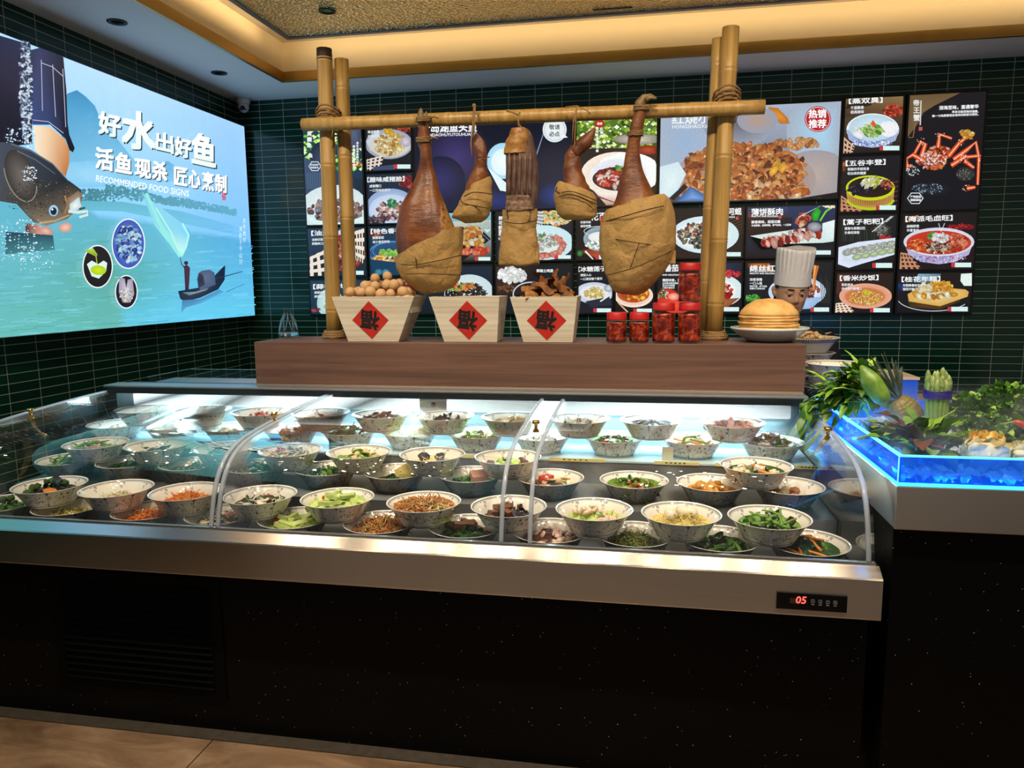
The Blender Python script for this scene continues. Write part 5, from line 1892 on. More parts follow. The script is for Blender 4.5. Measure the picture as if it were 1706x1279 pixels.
# three round inset pictures
for cx, cy, rx, ry, kind in ((210, 406, 28, 42, 0), (158, 444, 25.5, 36, 1), (206, 486, 19, 28, 2)):
    A.ell(cx, cy, rx, ry, '#eaf4fa', '#eaf4fa', n=40)
    if kind == 0:
        A.ell(cx, cy, rx - 1.8, ry - 2, '#5a86d8', '#3a52b0', n=40)
        A.blobs(cx, cy, rx - 8, ry - 12, 70, 7, ['#8ac4f0', '#3a50b8', '#c8ecf8', '#2a3490', '#6aa0e8', '#e0f6fc'], 140)
    elif kind == 1:
        A.ell(cx, cy, rx - 1.8, ry - 2, '#241c20', '#1a1418', n=40)
        A.face([(136, 418), (150, 413), (158, 424), (156, 428)], ['#9ac030', '#bcd84a', '#8aa828', '#7a9a24'])
        A.poly([(140, 440), (148, 434), (159, 440), (168, 434), (174, 438), (172, 452), (160, 464), (148, 460)], '#e6f4ec', '#d4e8e4')
        A.ell(159, 450, 13, 8, '#c8e018', '#a8cc1c', rot=0.1)
        A.line([(155, 426), (158, 444)], 1.2, '#b8d83a')
    else:
        A.ell(cx, cy, rx - 1.6, ry - 1.8, '#241f2c', '#1a1722', n=40)
        A.dots(cx, cy + 2, 14, 20, 90, 1.2, ['#4a4656', '#0e0c14'], 141)
        A.poly([(194, 462), (203, 464), (206, 486), (208, 466), (216, 464), (219, 490), (212, 504), (200, 504), (193, 486)], '#c6bfd0', '#9a94a8')
        A.dots(206, 492, 11, 13, 90, 1.5, ['#e8e4d8', '#8a8a78', '#c8c8b0'], 142)
# arm, sleeve and fish
A.face([(-140, 20), (45, 75), (48, 240), (-140, 260)], ['#20243c', '#2a3050', '#141626', '#0c0e18'])
A.face([(44, 84), (60, 80), (84, 88), (100, 96), (105, 150), (107, 205), (110, 225), (119, 247), (116, 254), (110, 250), (104, 232), (78, 208), (48, 208), (40, 150)], ['#2c3454', '#343c60', '#262a44', '#1e2236', '#1a1d30', '#181a2a', '#141624', '#10121c', '#10121c', '#14162a', '#20263e', '#33406a', '#3a4a7c', '#2c3660'])
for pts in ([(63, 100), (65, 185)], [(82, 108), (87, 195)], [(99, 115), (104, 212)], [(63, 105), (82, 112), (100, 128)], [(48, 200), (75, 203), (100, 222)]):
    A.line(pts, 1, '#c4cade')
A.face([(50, 209), (78, 212), (102, 232), (110, 250), (110, 272), (104, 294), (88, 282), (64, 262), (52, 250)], ['#f2e2c8', '#eac49a', '#d89a66', '#c8844e', '#cc8a56', '#b8723e', '#d8a070', '#ecd2b0', '#f0e0c8'])
A.blobs(36, 150, 10, 90, 170, 4.5, ['#9fb8d8', '#e0ecf8', '#34405e', '#5a6c90', '#cfe0f4'], 150, aspect=0.6)
A.dots(28, 232, 26, 18, 70, 1.8, ['#e8f4fc', '#b8d4ec'], 151, True)
A.face([(-40, 236), (10, 238), (44, 250), (80, 272), (106, 300), (128, 316), (130, 330), (120, 350), (105, 365), (70, 376), (48, 370), (20, 340), (-40, 330)], ['#46505e', '#3e4656', '#2a3038', '#20262c', '#1c2228', '#2c3436', '#4a4a44', '#6a5a48', '#7a6e5a', '#8a7a64', '#5a5448', '#3c3c3a', '#4a5058'])
A.ell(26, 292, 23, 44, '#6a625e', '#35322f', rot=-0.35)
A.ring(26, 292, 24, 46, 2, '#8a8070', rot=-0.35, a0=0.6, a1=3.6)
A.dots(60, 330, 60, 30, 240, 1.3, ['#8a7a5a', '#5a5a4a', '#2a2a28', '#1c2024', '#6a6450'], 152)
A.line([(10, 240), (44, 252), (80, 274), (106, 302)], 3, '#5a6470', 1.5)
A.line([(20, 252), (50, 266), (84, 290)], 1.6, '#6a747c', .8)
A.line([(56, 372), (84, 368), (108, 358)], 4, '#b09a78', 2)
A.line([(100, 326), (104, 340), (100, 356)], 3, '#a8784a', 2)
A.poly([(104, 330), (122, 318), (129, 322), (127, 346), (116, 352), (102, 352)], '#b09a84', '#7a6450')
A.poly([(108, 340), (124, 328), (128, 344), (118, 352), (108, 352)], '#e4f2f0', '#b8ccc8')
A.line([(106, 352), (122, 354), (138, 352), (138, 358), (124, 362)], 5, '#cfe0dc', 4)
A.line([(124, 349), (134, 346)], 3.4, '#3a4a3c', 3)
A.ell(81, 351, 8, 9.5, '#cfeaf4', '#86bcd4')
A.ell(81, 352, 5.2, 6.4, '#0c1424', '#16243c')
A.ell(79, 349, 1.6, 1.8, '#f0f8fc')
A.face([(34, 372), (56, 374), (66, 388), (60, 396), (44, 396), (34, 384)], ['#5a2c24', '#c88a78', '#e8b4a4', '#d8a090', '#4a2420', '#2a1614'])
A.ell(68, 385, 12, 7, '#e8baa8', '#c08472', rot=0.3)
A.ell(101, 379, 11, 8, '#ecc4b4', '#c89080', rot=-0.2)
A.face([(0, 386), (80, 392), (83, 416), (0, 424)], ['#1c3a50', '#244a5e', '#3f8088', '#3a7a84'])
A.dots(26, 400, 34, 34, 150, 1.7, ['#e8f6fc', '#b0dcec', '#8ac8dc'], 153, True)
A.dots(50, 430, 30, 20, 50, 1.4, ['#e8f6fc', '#b0dcec'], 154, True)
A.dots(40, 290, 14, 14, 60, 1.5, ['#e8f0f8', '#b8cce0'], 155)
# lettering with its dark drop edge
for s_, x, y, sz, sl, fit in (('好', 156, 219, 40, 0.22, 36), ('水', 196, 237, 66, 0.22, 54), ('出', 252, 247, 33, 0.22, 29), ('好', 284, 256, 34, 0.22, 27), ('鱼', 313, 268, 56, 0.22, 38)):
    A.text(s_, x + 2, y + 2.2, sz, '#1d3440', 0.035, sl, fit=fit)
    A.text(s_, x, y, sz, '#fbfdf8', 0.035, sl, fit=fit, c2='#e6f4ee')
for i, s_ in enumerate('活鱼现杀'):
    x, y, w = (151, 184.5, 217, 246)[i], (277, 284, 291, 296)[i], (29, 26, 26, 24)[i]
    A.text(s_, x + 1.5, y + 1.6, (38, 36, 34, 34)[i], '#1d3440', 0.035, 0.18, fit=w)
    A.text(s_, x, y, (38, 36, 34, 34)[i], '#fbfdfa', 0.035, 0.18, fit=w)
for i, s_ in enumerate('匠心烹制'):
    x, y, w = (283, 307, 330, 352)[i], (305, 309, 313, 317)[i], (21, 19, 19, 18)[i]
    A.text(s_, x + 1.3, y + 1.5, (34, 33, 32, 32)[i], '#1d3440', 0.03, 0.16, fit=w)
    A.text(s_, x, y, (34, 33, 32, 32)[i], '#fbfdfa', 0.03, 0.16, fit=w)
A.text('RECOMMENDED FOOD SIGNS', 151, 302, 15, '#f2f8f8', 0.012, 0.165, fit=156, slant=0.1)
A.text('匠', 363, 328, 8, '#d8283a', 0.03)
A.text('造', 363, 333, 7, '#d8283a', 0.03)
A.text('去号食材', 398, 371, 9.5, '#e8f6fa', 0.0, sx=0.55, vert=True)
A.text('来自于千山川', 392, 385, 9.8, '#e8f6fa', 0.0, sx=0.55, vert=True)
A.build('printed_picture', M_poster, pt)

# ------------------------------------------------------------------ bamboo frame on the plinth
ZP = 1.283
t = NT('bamboo')
co = t.coord()
nz = t.noise(t.mapped(co, (60, 60, 2.5)), 1.0, 4, 0.6)
n2 = t.noise(co, 5, 3, 0.6)
c = t.ramp(nz, [(0.3, lin('#a07a3c')), (0.55, lin('#c59f5c')), (0.8, lin('#d9bb7e'))])
c = t.mix(t.ma('MULTIPLY', n2, 0.5), c, lin('#9a7434'))
M_bam = t.end(t.bsdf(c, 0.38, 0, t.bump(nz, 0.05, 0.003)))
M_rope = mat('rope', '#a88658', 0.85, var=0.5, scale=300, bump=0.6, color2='#745636')
M_char = mat('burnt_bamboo', '#3a2412', 0.6, var=0.5, scale=40)


def bamboo(p0, p1, r, nodes, seed):
    r_ = random.Random(seed)
    p0, p1 = Vector(p0), Vector(p1)
    L = (p1 - p0).length
    pts, rad = [], []
    ts = sorted(set([0.0, 1.0] + [min(max(n + d / L, 0), 1) for n in nodes for d in (-0.012, -0.004, 0.0, 0.004, 0.012)]))
    for q in ts:
        pts.append(p0.lerp(p1, q))
        k = 1.0
        for n in nodes:
            d = abs(q - n) * L
            if d < 0.0005:
                k = 0.95
            elif d < 0.005:
                k = 1.07
        rad.append(r * k)
    return MB().tube(pts, rad, 22)


def rope_coil(c, ax, r, h, turns, rr, tilt=0.0, seed=0):
    """rope wound round a pole: ax 'Z' or 'X'"""
    r_ = random.Random(seed)
    m = MB()
    n = turns * 14
    pts = []
    for i in range(n + 1):
        a = i / 14 * 2 * pi
        q = r + rr + r_.uniform(-0.001, 0.002)
        hgt = h * (i / n - 0.5) + tilt * sin(a) + r_.uniform(-0.002, 0.002)
        pts.append((c[0] + q * cos(a), c[1] + q * sin(a), c[2] + hgt) if ax == 'Z' else (c[0] + hgt, c[1] + q * cos(a), c[2] + q * sin(a)))
    m.tube(pts, rr, 6)
    return m


fr = thing('bamboo_frame', 'bamboo frame of paired poles lashed to a long crossbar on the plinth', 'bamboo frame', (-0.58, 3.47, ZP))
YF = 3.47
pa, pb = atY(540, 82, YF), atY(555, 566, YF)
pc, pd = atY(1216, 46, YF), atY(1189, 566, YF)
RP = 0.036
polL = bamboo((pb.x + 0.006, YF, ZP), (pa.x, YF, pa.z), RP, [0.10, 0.36, 0.61, 0.965], 1)
o = polL.build('pole', M_bam, fr)
o = bamboo((pb.x + 0.075, YF + 0.055, ZP), (pa.x + 0.062, YF + 0.055, pa.z - 0.035), 0.034, [0.16, 0.44, 0.66, 0.90], 2).build('pole', M_bam, fr)
o = bamboo((pd.x, YF, ZP), (pc.x + 0.004, YF, pc.z), RP, [0.12, 0.33, 0.60, 0.87], 3).build('pole', M_bam, fr)
o = bamboo((pd.x - 0.045, YF + 0.045, ZP), (pc.x - 0.040, YF + 0.045, pc.z - 0.03), 0.030, [0.2, 0.45, 0.7, 0.92], 4).build('pole', M_bam, fr)
tag(MB().lathe([(0.001, 0), (RP * 1.01, 0), (RP * 1.02, -0.055), (RP * 0.98, -0.056)], 22, (pa.x, YF, pa.z + 0.001)).build('pole_tip', M_char, fr), 'dark burnt tip of the left pole')
YB2 = YF - 0.062
ba, bb = atY(505, 208, YB2), atY(1274, 178, YB2)
bar = bamboo((ba.x, YB2 + 0.0, ba.z), (bb.x, YB2, bb.z), 0.030, [0.122, 0.34, 0.47, 0.60, 0.72, 0.855, 0.95], 5)
bar.build('crossbar', M_bam, fr)
zl = ba.z
for k, (px_, zc) in enumerate(((pa.x + 0.015, zl + 0.03), (pc.x - 0.006, bb.z + 0.04))):
    m = rope_coil((px_, YF - 0.01, zc), 'Z', RP + 0.013, 0.085, 7, 0.0045, 0.016, k)
    m2 = rope_coil((px_, YF - 0.012, zc - 0.005), 'Z', RP + 0.017, 0.07, 4, 0.0045, -0.03, k + 5)
    m.add(m2.v, m2.f)
    m.tube([(px_ + 0.03, YF - 0.055, zc - 0.03), (px_ + 0.045, YF - 0.07, zc - 0.05), (px_ + 0.03, YF - 0.06, zc - 0.10)], 0.004, 6)
    m.build('lashing', M_rope, fr)
for px_, k in ((pb.x + 0.012, 1), (pd.x, 2)):
    m = MB()
    for q in range(4):
        rr = RP + 0.008 + 0.004 * (3 - q)
        m2 = rope_coil((px_, YF, ZP + 0.008 + q * 0.009), 'Z', rr, 0.004, 2, 0.005, 0.002, q + k)
        m.add(m2.v, m2.f)
    m.build('foot_lashing', M_rope, fr)

# ------------------------------------------------------------------ cured hams
t = NT('cured_skin')
co = t.coord()
n1 = t.noise(co, 9, 5, 0.65)
n2 = t.noise(t.mapped(co, (22, 22, 60)), 1.0, 4, 0.6)
c = t.ramp(n1, [(0.25, lin('#3c1d10')), (0.45, lin('#6e3a1c')), (0.6, lin('#8f5526')), (0.78, lin('#b98646'))])
c = t.mix(t.ma('MULTIPLY', n2, 0.35), c, lin('#5c2f1a'))
M_ham = t.end(t.bsdf(c, 0.42, 0, t.bump(t.ma('ADD', n2, t.ma('MULTIPLY', n1, 1.2)), 0.5, 0.008)))
t = NT('cured_skin_golden')
co = t.coord()
sep = t.n('SeparateXYZ', {0: co})
n1 = t.noise(co, 9, 5, 0.65)
n2 = t.noise(t.mapped(co, (22, 22, 60)), 1.0, 4, 0.6)
n3 = t.noise(co, 46, 4, 0.7)
c = t.ramp(n1, [(0.25, lin('#3c1d10')), (0.45, lin('#6e3a1c')), (0.6, lin('#8f5526')), (0.78, lin('#b98646'))])
c = t.mix(t.ma('MULTIPLY', n2, 0.35), c, lin('#5c2f1a'))
edge = t.ma('ADD', sep.outputs[0], t.ma('MULTIPLY', t.ma('SUBTRACT', n1, 0.5), 0.05))
f = t.n('MapRange', {'Value': edge, 'From Min': 0.072, 'From Max': 0.080}).outputs[0]
f = t.ma('MULTIPLY', f, t.n('MapRange', {'Value': sep.outputs[2], 'From Min': -0.005, 'From Max': -0.03}).outputs[0])
c = t.mix(f, c, t.ramp(n3, [(0.35, lin('#4a2a10')), (0.5, lin('#a8763a')), (0.7, lin('#c99a54'))]))
M_ham1 = t.end(t.bsdf(c, 0.34, 0, t.bump(t.ma('ADD', n2, t.ma('MULTIPLY', f, n3)), 0.4, 0.006)))
t = NT('wrapping_paper')
co = t.coord()
n1 = t.noise(co, 6, 4, 0.6)
n2 = t.noise(co, 26, 5, 0.7, 0.6)
stain = t.n('MapRange', {'Value': n1, 'From Min': 0.60, 'From Max': 0.72}).outputs[0]
cre = t.n('TexVoronoi', {'Vector': t.mapped(co, (9, 9, 6)), 'Scale': 1.4, 'Randomness': 1.0}, feature='DISTANCE_TO_EDGE').outputs['Distance']
c = t.mix(stain, t.mix(n2, lin('#a07c42'), lin('#cda564')), lin('#6a4c22'))
M_paper = t.end(t.bsdf(c, 0.62, 0, t.bump(t.ma('ADD', n2, t.ma('MULTIPLY', cre, 1.6)), 0.75, 0.014)))
M_twine = mat('twine', '#4c3018', 0.85, var=0.4, scale=200)
M_hoof = mat('hoof', '#6e5638', 0.5, var=0.5, scale=60, color2='#8f7a50')
M_fat = mat('cured_fat', '#b98a48', 0.45, scale=38, bump=0.8, color2='#8f5f2a')
M_rib = mat('dark_rib_meat', '#5a4038', 0.35, scale=22, bump=0.3, color2='#7d6458')
M_bone = mat('cut_bone', '#a58a70', 0.6, scale=70, bump=0.9, color2='#6e4a3c')


def body(name, secs, mtl, parent, n=28, steps=40, amp=0.004, freq=14, caps=True, seed=1.0):
    """loft of oval sections (x, y, z, rx, ry); the ring is tilted to the axis"""
    S_ = spline(secs, steps)
    rings = []
    for x, y, z, rx, ry in S_:
        rings.append([(x + rx * cos(2 * pi * j / n), y + ry * sin(2 * pi * j / n), z) for j in range(n)])
    m = MB().loft(rings, 0, caps)
    m.noise(amp, freq, seed)
    return m.build(name, mtl, parent) if parent is not None else m


def wrap(name, secs, top, parent, n=36, steps=26, amp=0.008, freq=17, seed=1.0, tilt=0.0):
    """paper sleeve: like body() but its upper rings follow a slanted line, wrinkled, closed below"""
    S_ = spline(secs, steps)
    rings = []
    for i, (x, y, z, rx, ry) in enumerate(S_):
        f = 1 - i / steps
        rg = []
        for j in range(n):
            a = 2 * pi * j / n
            sq = 1.0 + 0.05 * cos(4 * a)
            rg.append((x + rx * sq * cos(a), y + ry * sq * sin(a), z + tilt * f * cos(a) * rx))
        rings.append(rg)
    m = MB().loft(rings, 0, False)
    last = len(rings) - 1
    m.add(rings[last], [tuple(range(n))])
    # short turned-in lip so the paper has an edge
    lip = [(S_[0][0] + (p[0] - S_[0][0]) * 0.93, S_[0][1] + (p[1] - S_[0][1]) * 0.93, p[2] - 0.012) for p in rings[0]]
    m.loft([rings[0], lip], 0, False)
    m.noise(amp, freq, seed)
    m.noise(amp * 0.45, freq * 2.7, seed + 4)
    return m.build(name, M_paper, parent)


def twine(parent, pts, r=0.0022):
    return MB().tube(spline(pts, 8 * (len(pts) - 1)), r, 6).build('twine', M_twine, parent)


YH = 3.343


def hp(px, py, y=YH):
    q = atY(px, py, y)
    return q.x, q.z


def prof_px(rows, ydepth=0.6, y=YH, yoff=0.0):
    """rows of (left px, right px, py) -> oval sections on the plane y"""
    out = []
    for l, r, py in rows:
        xa, z = hp(l, py, y)
        xb, _ = hp(r, py, y)
        out.append(((xa + xb) / 2, y + yoff, z, (xb - xa) / 2, (xb - xa) / 2 * ydepth))
    return out


# first large ham
x, z = hp(712, 330)
h1 = thing('cured_ham', 'large brown cured ham hung by its trotter, half wrapped in paper, left of the frame', 'ham', (x, YH, z), 'large cured hams')
leg = [(698, 714, 212), (696, 716, 226), (697, 717, 240), (700, 718, 250), (700, 719, 262), (697, 722, 280), (691, 728, 300), (680, 734, 322), (670, 741, 342), (664, 750, 362), (660, 758, 384), (660, 764, 404), (664, 765, 425), (674, 764, 445), (690, 755, 462), (705, 740, 474)]
S1 = prof_px(leg, 0.62)
S1 = [(a, b - 0.0, c, d, max(e, 0.026)) for a, b, c, d, e in S1]
body('leg', S1, M_ham1, h1, seed=2.0)
m = MB()
for l, r, top, lean in ((695, 707, 180, -1), (706, 714, 186, 1)):
    s_ = prof_px([((l + r) / 2 - 1.5, (l + r) / 2 + 1.5, top), (l + 1, r - 2, top + 8), (l, r, top + 18), (l + 1, r, 205), (l + 2, r + 0.5, 214)], 0.8)
    mm = body('x', s_, None, None, 14, 12, 0.001, 20)
    m.add(mm.v, mm.f)
tag(m.build('trotter', M_hoof, h1), 'split brown trotter tip')
for py, k in ((199, 0), (233, 1)):
    xa, zz = hp(706, py)
    mm = rope_coil((xa, YH, zz), 'Z', 0.030, 0.022, 4, 0.0035, 0.004, 31 + k)
    mm.tube([(xa + 0.03, YH - 0.01, zz), (xa + 0.055, YH - 0.03, zz + 0.004), (xa + 0.075, YH - 0.02, zz - 0.002)], 0.004, 6)
    mm.build('rope_tie', M_rope, h1)
W1 = prof_px([(660, 770, 404), (663, 769, 425), (670, 768, 445), (679, 767, 460), (690, 762, 474), (702, 748, 484), (709, 722, 490)], 0.68)
wrap('paper_wrap', W1, 0, h1, seed=1.3, tilt=0.42, amp=0.006)
for pts in ([(668, 440), (692, 441), (730, 434), (768, 424)], [(676, 456), (710, 456), (745, 457), (766, 458)], [(692, 424), (694, 440), (695, 448)]):
    q = [(hp(a, b, 3.14)[0], YH - 0.128 + abs(a - 714) * 0.0011, hp(a, b, YH - 0.12)[1]) for a, b in pts]
    q = [(hp(a, b, y)[0], y, z_) for (a, b), (_, y, z_) in zip(pts, q)]
    twine(h1, q)

# second large ham on the right
x, z = hp(1066, 330)
h2 = thing('cured_ham', 'large dark cured ham hung near the right poles, wrapped in tan paper below', 'ham', (x, YH, z), 'large cured hams')
leg = [(1062, 1077, 178), (1056, 1076, 192), (1050, 1072, 210), (1046, 1068, 228), (1045, 1066, 244), (1041, 1067, 262), (1036, 1072, 285), (1031, 1080, 305), (1028, 1090, 325), (1020, 1104, 345), (1010, 1112, 370), (1010, 1114, 400), (1016, 1112, 430), (1024, 1095, 460)]
body('leg', [(a, b, c, d, max(e, 0.026)) for a, b, c, d, e in prof_px(leg, 0.62)], M_ham, h2, seed=5.0)
s_ = prof_px([(1092, 1096, 163), (1078, 1092, 160), (1068, 1082, 165), (1062, 1078, 176), (1060, 1076, 186)], 0.7)
m = MB()
xa = [hp(1092, 163), hp(1084, 160), hp(1074, 163), hp(1067, 172), hp(1064, 186)]
m.tube([(a, YH, b) for a, b in xa], [0.006, 0.011, 0.018, 0.024, 0.026], 12)
xa = [hp(1094, 166), hp(1084, 164), hp(1076, 168)]
m.tube([(a, YH - 0.02, b) for a, b in xa], [0.004, 0.008, 0.012], 10)
tag(m.build('trotter', M_hoof, h2), 'bent brown trotter tip')
for px_, py, k in ((1069, 180, 0), (1058, 222, 1)):
    xa, zz = hp(px_, py)
    mm = rope_coil((xa, YH, zz), 'Z', 0.029, 0.02, 3, 0.0035, 0.006, 41 + k)
    mm.build('rope_tie', M_rope, h2)
W2 = prof_px([(1012, 1104, 338), (1006, 1116, 352), (1002, 1122, 378), (1002, 1123, 405), (1006, 1120, 430), (1012, 1106, 456), (1018, 1090, 474), (1026, 1074, 486), (1036, 1060, 491)], 0.70)
wrap('paper_wrap', W2, 0, h2, seed=8.3, tilt=0.26, amp=0.006)
for pts in ([(1010, 368), (1040, 360), (1075, 350), (1106, 343)], [(1004, 394), (1040, 401), (1065, 405), (1119, 412)], [(1065, 404), (1058, 425), (1050, 446)], [(1012, 458), (1050, 448), (1090, 432), (1118, 418)]):
    q = []
    for a, b in pts:
        y = YH - 0.130 + abs(a - 1063) ** 2 * 0.000030
        q.append((hp(a, b, y)[0], y, hp(a, b, y)[1]))
    twine(h2, q)
a_, b_ = hp(1121, 428)
m = MB().box((a_ - 0.02, YH - 0.01, b_ - 0.03), (a_ + 0.012, YH + 0.03, b_ + 0.028))
m.build('paper_fold', M_paper, h2, bevel=0.004)

# two small legs
x, z = hp(797, 290)
h3 = thing('cured_hock', 'small brown cured leg on a string between the left ham and the rib slab', 'cured leg', (x, YH, z), 'small cured legs')
body('leg', [(a, b, c, d, max(e, 0.014)) for a, b, c, d, e in prof_px([(793, 797, 224), (789, 803, 232), (788, 809, 244), (790, 811, 256), (790, 811, 268), (787, 812, 284), (782, 812, 298), (776, 810, 312), (772, 808, 330)], 0.8)], M_ham, h3, steps=40, seed=3.0, amp=0.007, freq=26)
W3 = prof_px([(777, 816, 306), (770, 818, 318), (763, 819, 332), (757, 819, 346), (755, 817, 356), (762, 812, 364), (776, 804, 370)], 0.72)
wrap('paper_wrap', W3, 0, h3, seed=3.3, tilt=0.5, amp=0.006, freq=24)
mm = MB()
q0, q1, q2 = hp(790, 176), hp(791, 205), hp(790, 240)
mm.tube([(q0[0], YH - 0.0, q0[1]), (q1[0], YH - 0.035, q1[1] + 0.02), (q1[0], YH - 0.035, q1[1] - 0.01), (q2[0] - 0.008, YH - 0.03, q2[1]), (hp(790, 262)[0], YH - 0.045, hp(790, 262)[1])], 0.0035, 6)
mm.tube([(q0[0] + 0.004, YH, q0[1]), (q1[0] + 0.008, YH - 0.038, q1[1]), (q2[0] + 0.004, YH - 0.034, q2[1] + 0.02)], 0.0035, 6)
mm.ball((q0[0], YH, q0[1]), 0.010, 10, 7)
mm.build('hanging_string', M_rope, h3)
for pts in ([(771, 326), (790, 320), (818, 322)], [(764, 330), (772, 338), (812, 346)], [(790, 256), (800, 258), (811, 258)]):
    twine(h3, [(hp(a, b, YH - 0.09)[0], YH - 0.088 + abs(a - 792) * 0.0012 if b > 300 else YH - 0.032, hp(a, b, YH - 0.09)[1]) for a, b in pts])

x, z = hp(963, 300)
h4 = thing('cured_hock', 'small tan cured leg with a turned foot hung right of the rib slab', 'cured leg', (x, YH, z), 'small cured legs')
body('leg', [(a, b, c, d, max(e, 0.014)) for a, b, c, d, e in prof_px([(950, 970, 242), (945, 968, 252), (941, 967, 264), (938, 968, 280), (938, 975, 298), (938, 982, 314), (936, 988, 335)], 0.8)], M_ham, h4, steps=40, seed=6.0, amp=0.007, freq=26)
m = MB()
ft = [hp(991, 213), hp(984, 226), hp(976, 236), hp(966, 246), hp(957, 256)]
m.tube([(a, YH - 0.002, b) for a, b in spline(ft, 14)], [0.004, 0.008, 0.013, 0.018, 0.022, 0.026, 0.029, 0.031, 0.032, 0.032, 0.031, 0.030, 0.029, 0.028, 0.026], 14)
m.noise(0.004, 40, 2)
tag(m.build('foot', M_ham, h4), 'foot turned up to the right')
W4 = prof_px([(932, 986, 312), (926, 992, 322), (925, 992, 336), (927, 992, 350), (932, 991, 360), (944, 986, 366)], 0.72)
wrap('paper_wrap', W4, 0, h4, seed=6.3, tilt=-0.35, amp=0.005, freq=24)
for pts in ([(934, 319), (955, 319), (992, 332)], [(930, 326), (955, 324), (992, 338)]):
    twine(h4, [(hp(a, b, YH - 0.09)[0], YH - 0.088 + abs(a - 960) * 0.0014, hp(a, b, YH - 0.09)[1]) for a, b in pts])
mm = MB()
qa, qb, qc = hp(962, 180), hp(958, 240), hp(957, 252)
mm.tube([(qa[0] - 0.05, YH - 0.005, qa[1] + 0.006), (qa[0], YH - 0.03, qa[1] + 0.002), (qa[0] + 0.045, YH - 0.034, qa[1] - 0.02), (qa[0] + 0.06, YH - 0.03, qa[1] - 0.035)], 0.003, 6)
mm.tube([(qa[0], YH - 0.03, qa[1]), (qa[0] - 0.005, YH - 0.036, hp(960, 205)[1]), (qb[0], YH - 0.02, qb[1]), (qc[0], YH - 0.03, qc[1])], 0.003, 6)
mm.tube([(qa[0], YH - 0.03, qa[1]), (qa[0] - 0.014, YH - 0.036, hp(957, 205)[1]), (qb[0] - 0.01, YH - 0.02, qb[1])], 0.003, 6)
mm.build('hanging_string', M_rope, h4)
a_, b_ = hp(931, 325)
MB().tube([(a_ + 0.01, YH - 0.05, b_), (a_ - 0.008, YH - 0.05, b_ + 0.012), (a_ - 0.002, YH - 0.05, b_ + 0.03)], 0.003, 6).build('twine', M_twine, h4)

# rib slab in the middle
x, z = hp(868, 320)
h5 = thing('rib_slab', 'slab of dried ribs with golden fat on top, hung mid bar above a paper bag', 'cured ribs', (x, YH, z))
slab = [(856, 880, 216), (852, 886, 225), (846, 890, 240), (845, 894, 260), (845, 897, 280), (845, 898, 305), (846, 896, 330), (846, 892, 350), (848, 890, 370)]


def slabmesh(rows, y0, y1):
    rings = []
    for l, r, py in spline(rows, 30):
        xa, z_ = hp(l, py, YH)
        xb, _ = hp(r, py, YH)
        rings.append([(xa, y0, z_), (xa + (xb - xa) * .5, y0 - 0.008, z_), (xb - 0.015, y0, z_), (xb, (y0 + y1) / 2, z_), (xb - 0.015, y1, z_), (xa + 0.01, y1, z_), (xa - 0.002, (y0 + y1) / 2, z_)])
    return MB().loft(rings, 0, True).noise(0.004, 30, 3)


slabmesh(slab, YH - 0.03, YH + 0.03).build('meat', M_rib, h5)
tag(slabmesh([(856, 880, 215.5), (851, 884, 226), (845, 884, 240), (842, 884, 254), (842, 883, 258)], YH - 0.040, YH + 0.02).noise(0.006, 50, 4).build('fat_cap', M_fat, h5), 'golden rough fat cap')
for k in range(5):
    pts = []
    for i in range(7):
        py = 258 + i * 11.5
        xa, z_ = hp(851 + k * 8.6 + 0.6 * sin(i), py, YH)
        pts.append((xa, YH - 0.034 - 0.004 * sin(i * 0.5), z_))
    tag(MB().tube(pts, [0.008, 0.010, 0.0105, 0.011, 0.0105, 0.010, 0.008], 10, flat=0.8).noise(0.002, 40, k).build('rib', M_rib, h5), 'grey brown rib bone under dried meat')
tag(slabmesh([(845, 889, 328), (846, 890, 340), (846, 890, 352)], YH - 0.042, YH + 0.02).noise(0.010, 60, 8).build('cut_edge', M_bone, h5), 'pale torn cut edge')
W5 = prof_px([(838, 894, 350), (838, 893, 362), (838, 892, 374), (836, 893, 392), (833, 896, 412), (832, 898, 428), (833, 898, 440), (840, 890, 443)], 0.55)
wrap('paper_bag', W5, 0, h5, seed=9.3, tilt=0.0, amp=0.007, freq=22)
twine(h5, [(hp(a, b, YH - 0.07)[0], YH - 0.072 + abs(a - 865) * 0.0015, hp(a, b, YH - 0.07)[1]) for a, b in ((838, 368), (852, 371), (870, 372), (892, 366))])
mm = MB()
qa, qb = hp(866, 190), hp(867, 218)
mm.tube([(qa[0], YH, qa[1] + 0.006), (qa[0], YH - 0.036, qa[1] - 0.01), (qa[0], YH - 0.036, qa[1] - 0.05), (qb[0] - 0.006, YH, qb[1])], 0.004, 6)
mm.tube([(qa[0], YH - 0.036, qa[1] - 0.05), (qb[0] + 0.03, YH - 0.01, qb[1] - 0.01)], 0.003, 6)
mm.tube([(qa[0], YH - 0.036, qa[1] - 0.012), (qa[0] - 0.025, YH - 0.04, qa[1]), (qa[0] - 0.055, YH - 0.03, qa[1] + 0.012)], 0.004, 6)
mm.build('hanging_string', M_rope, h5)

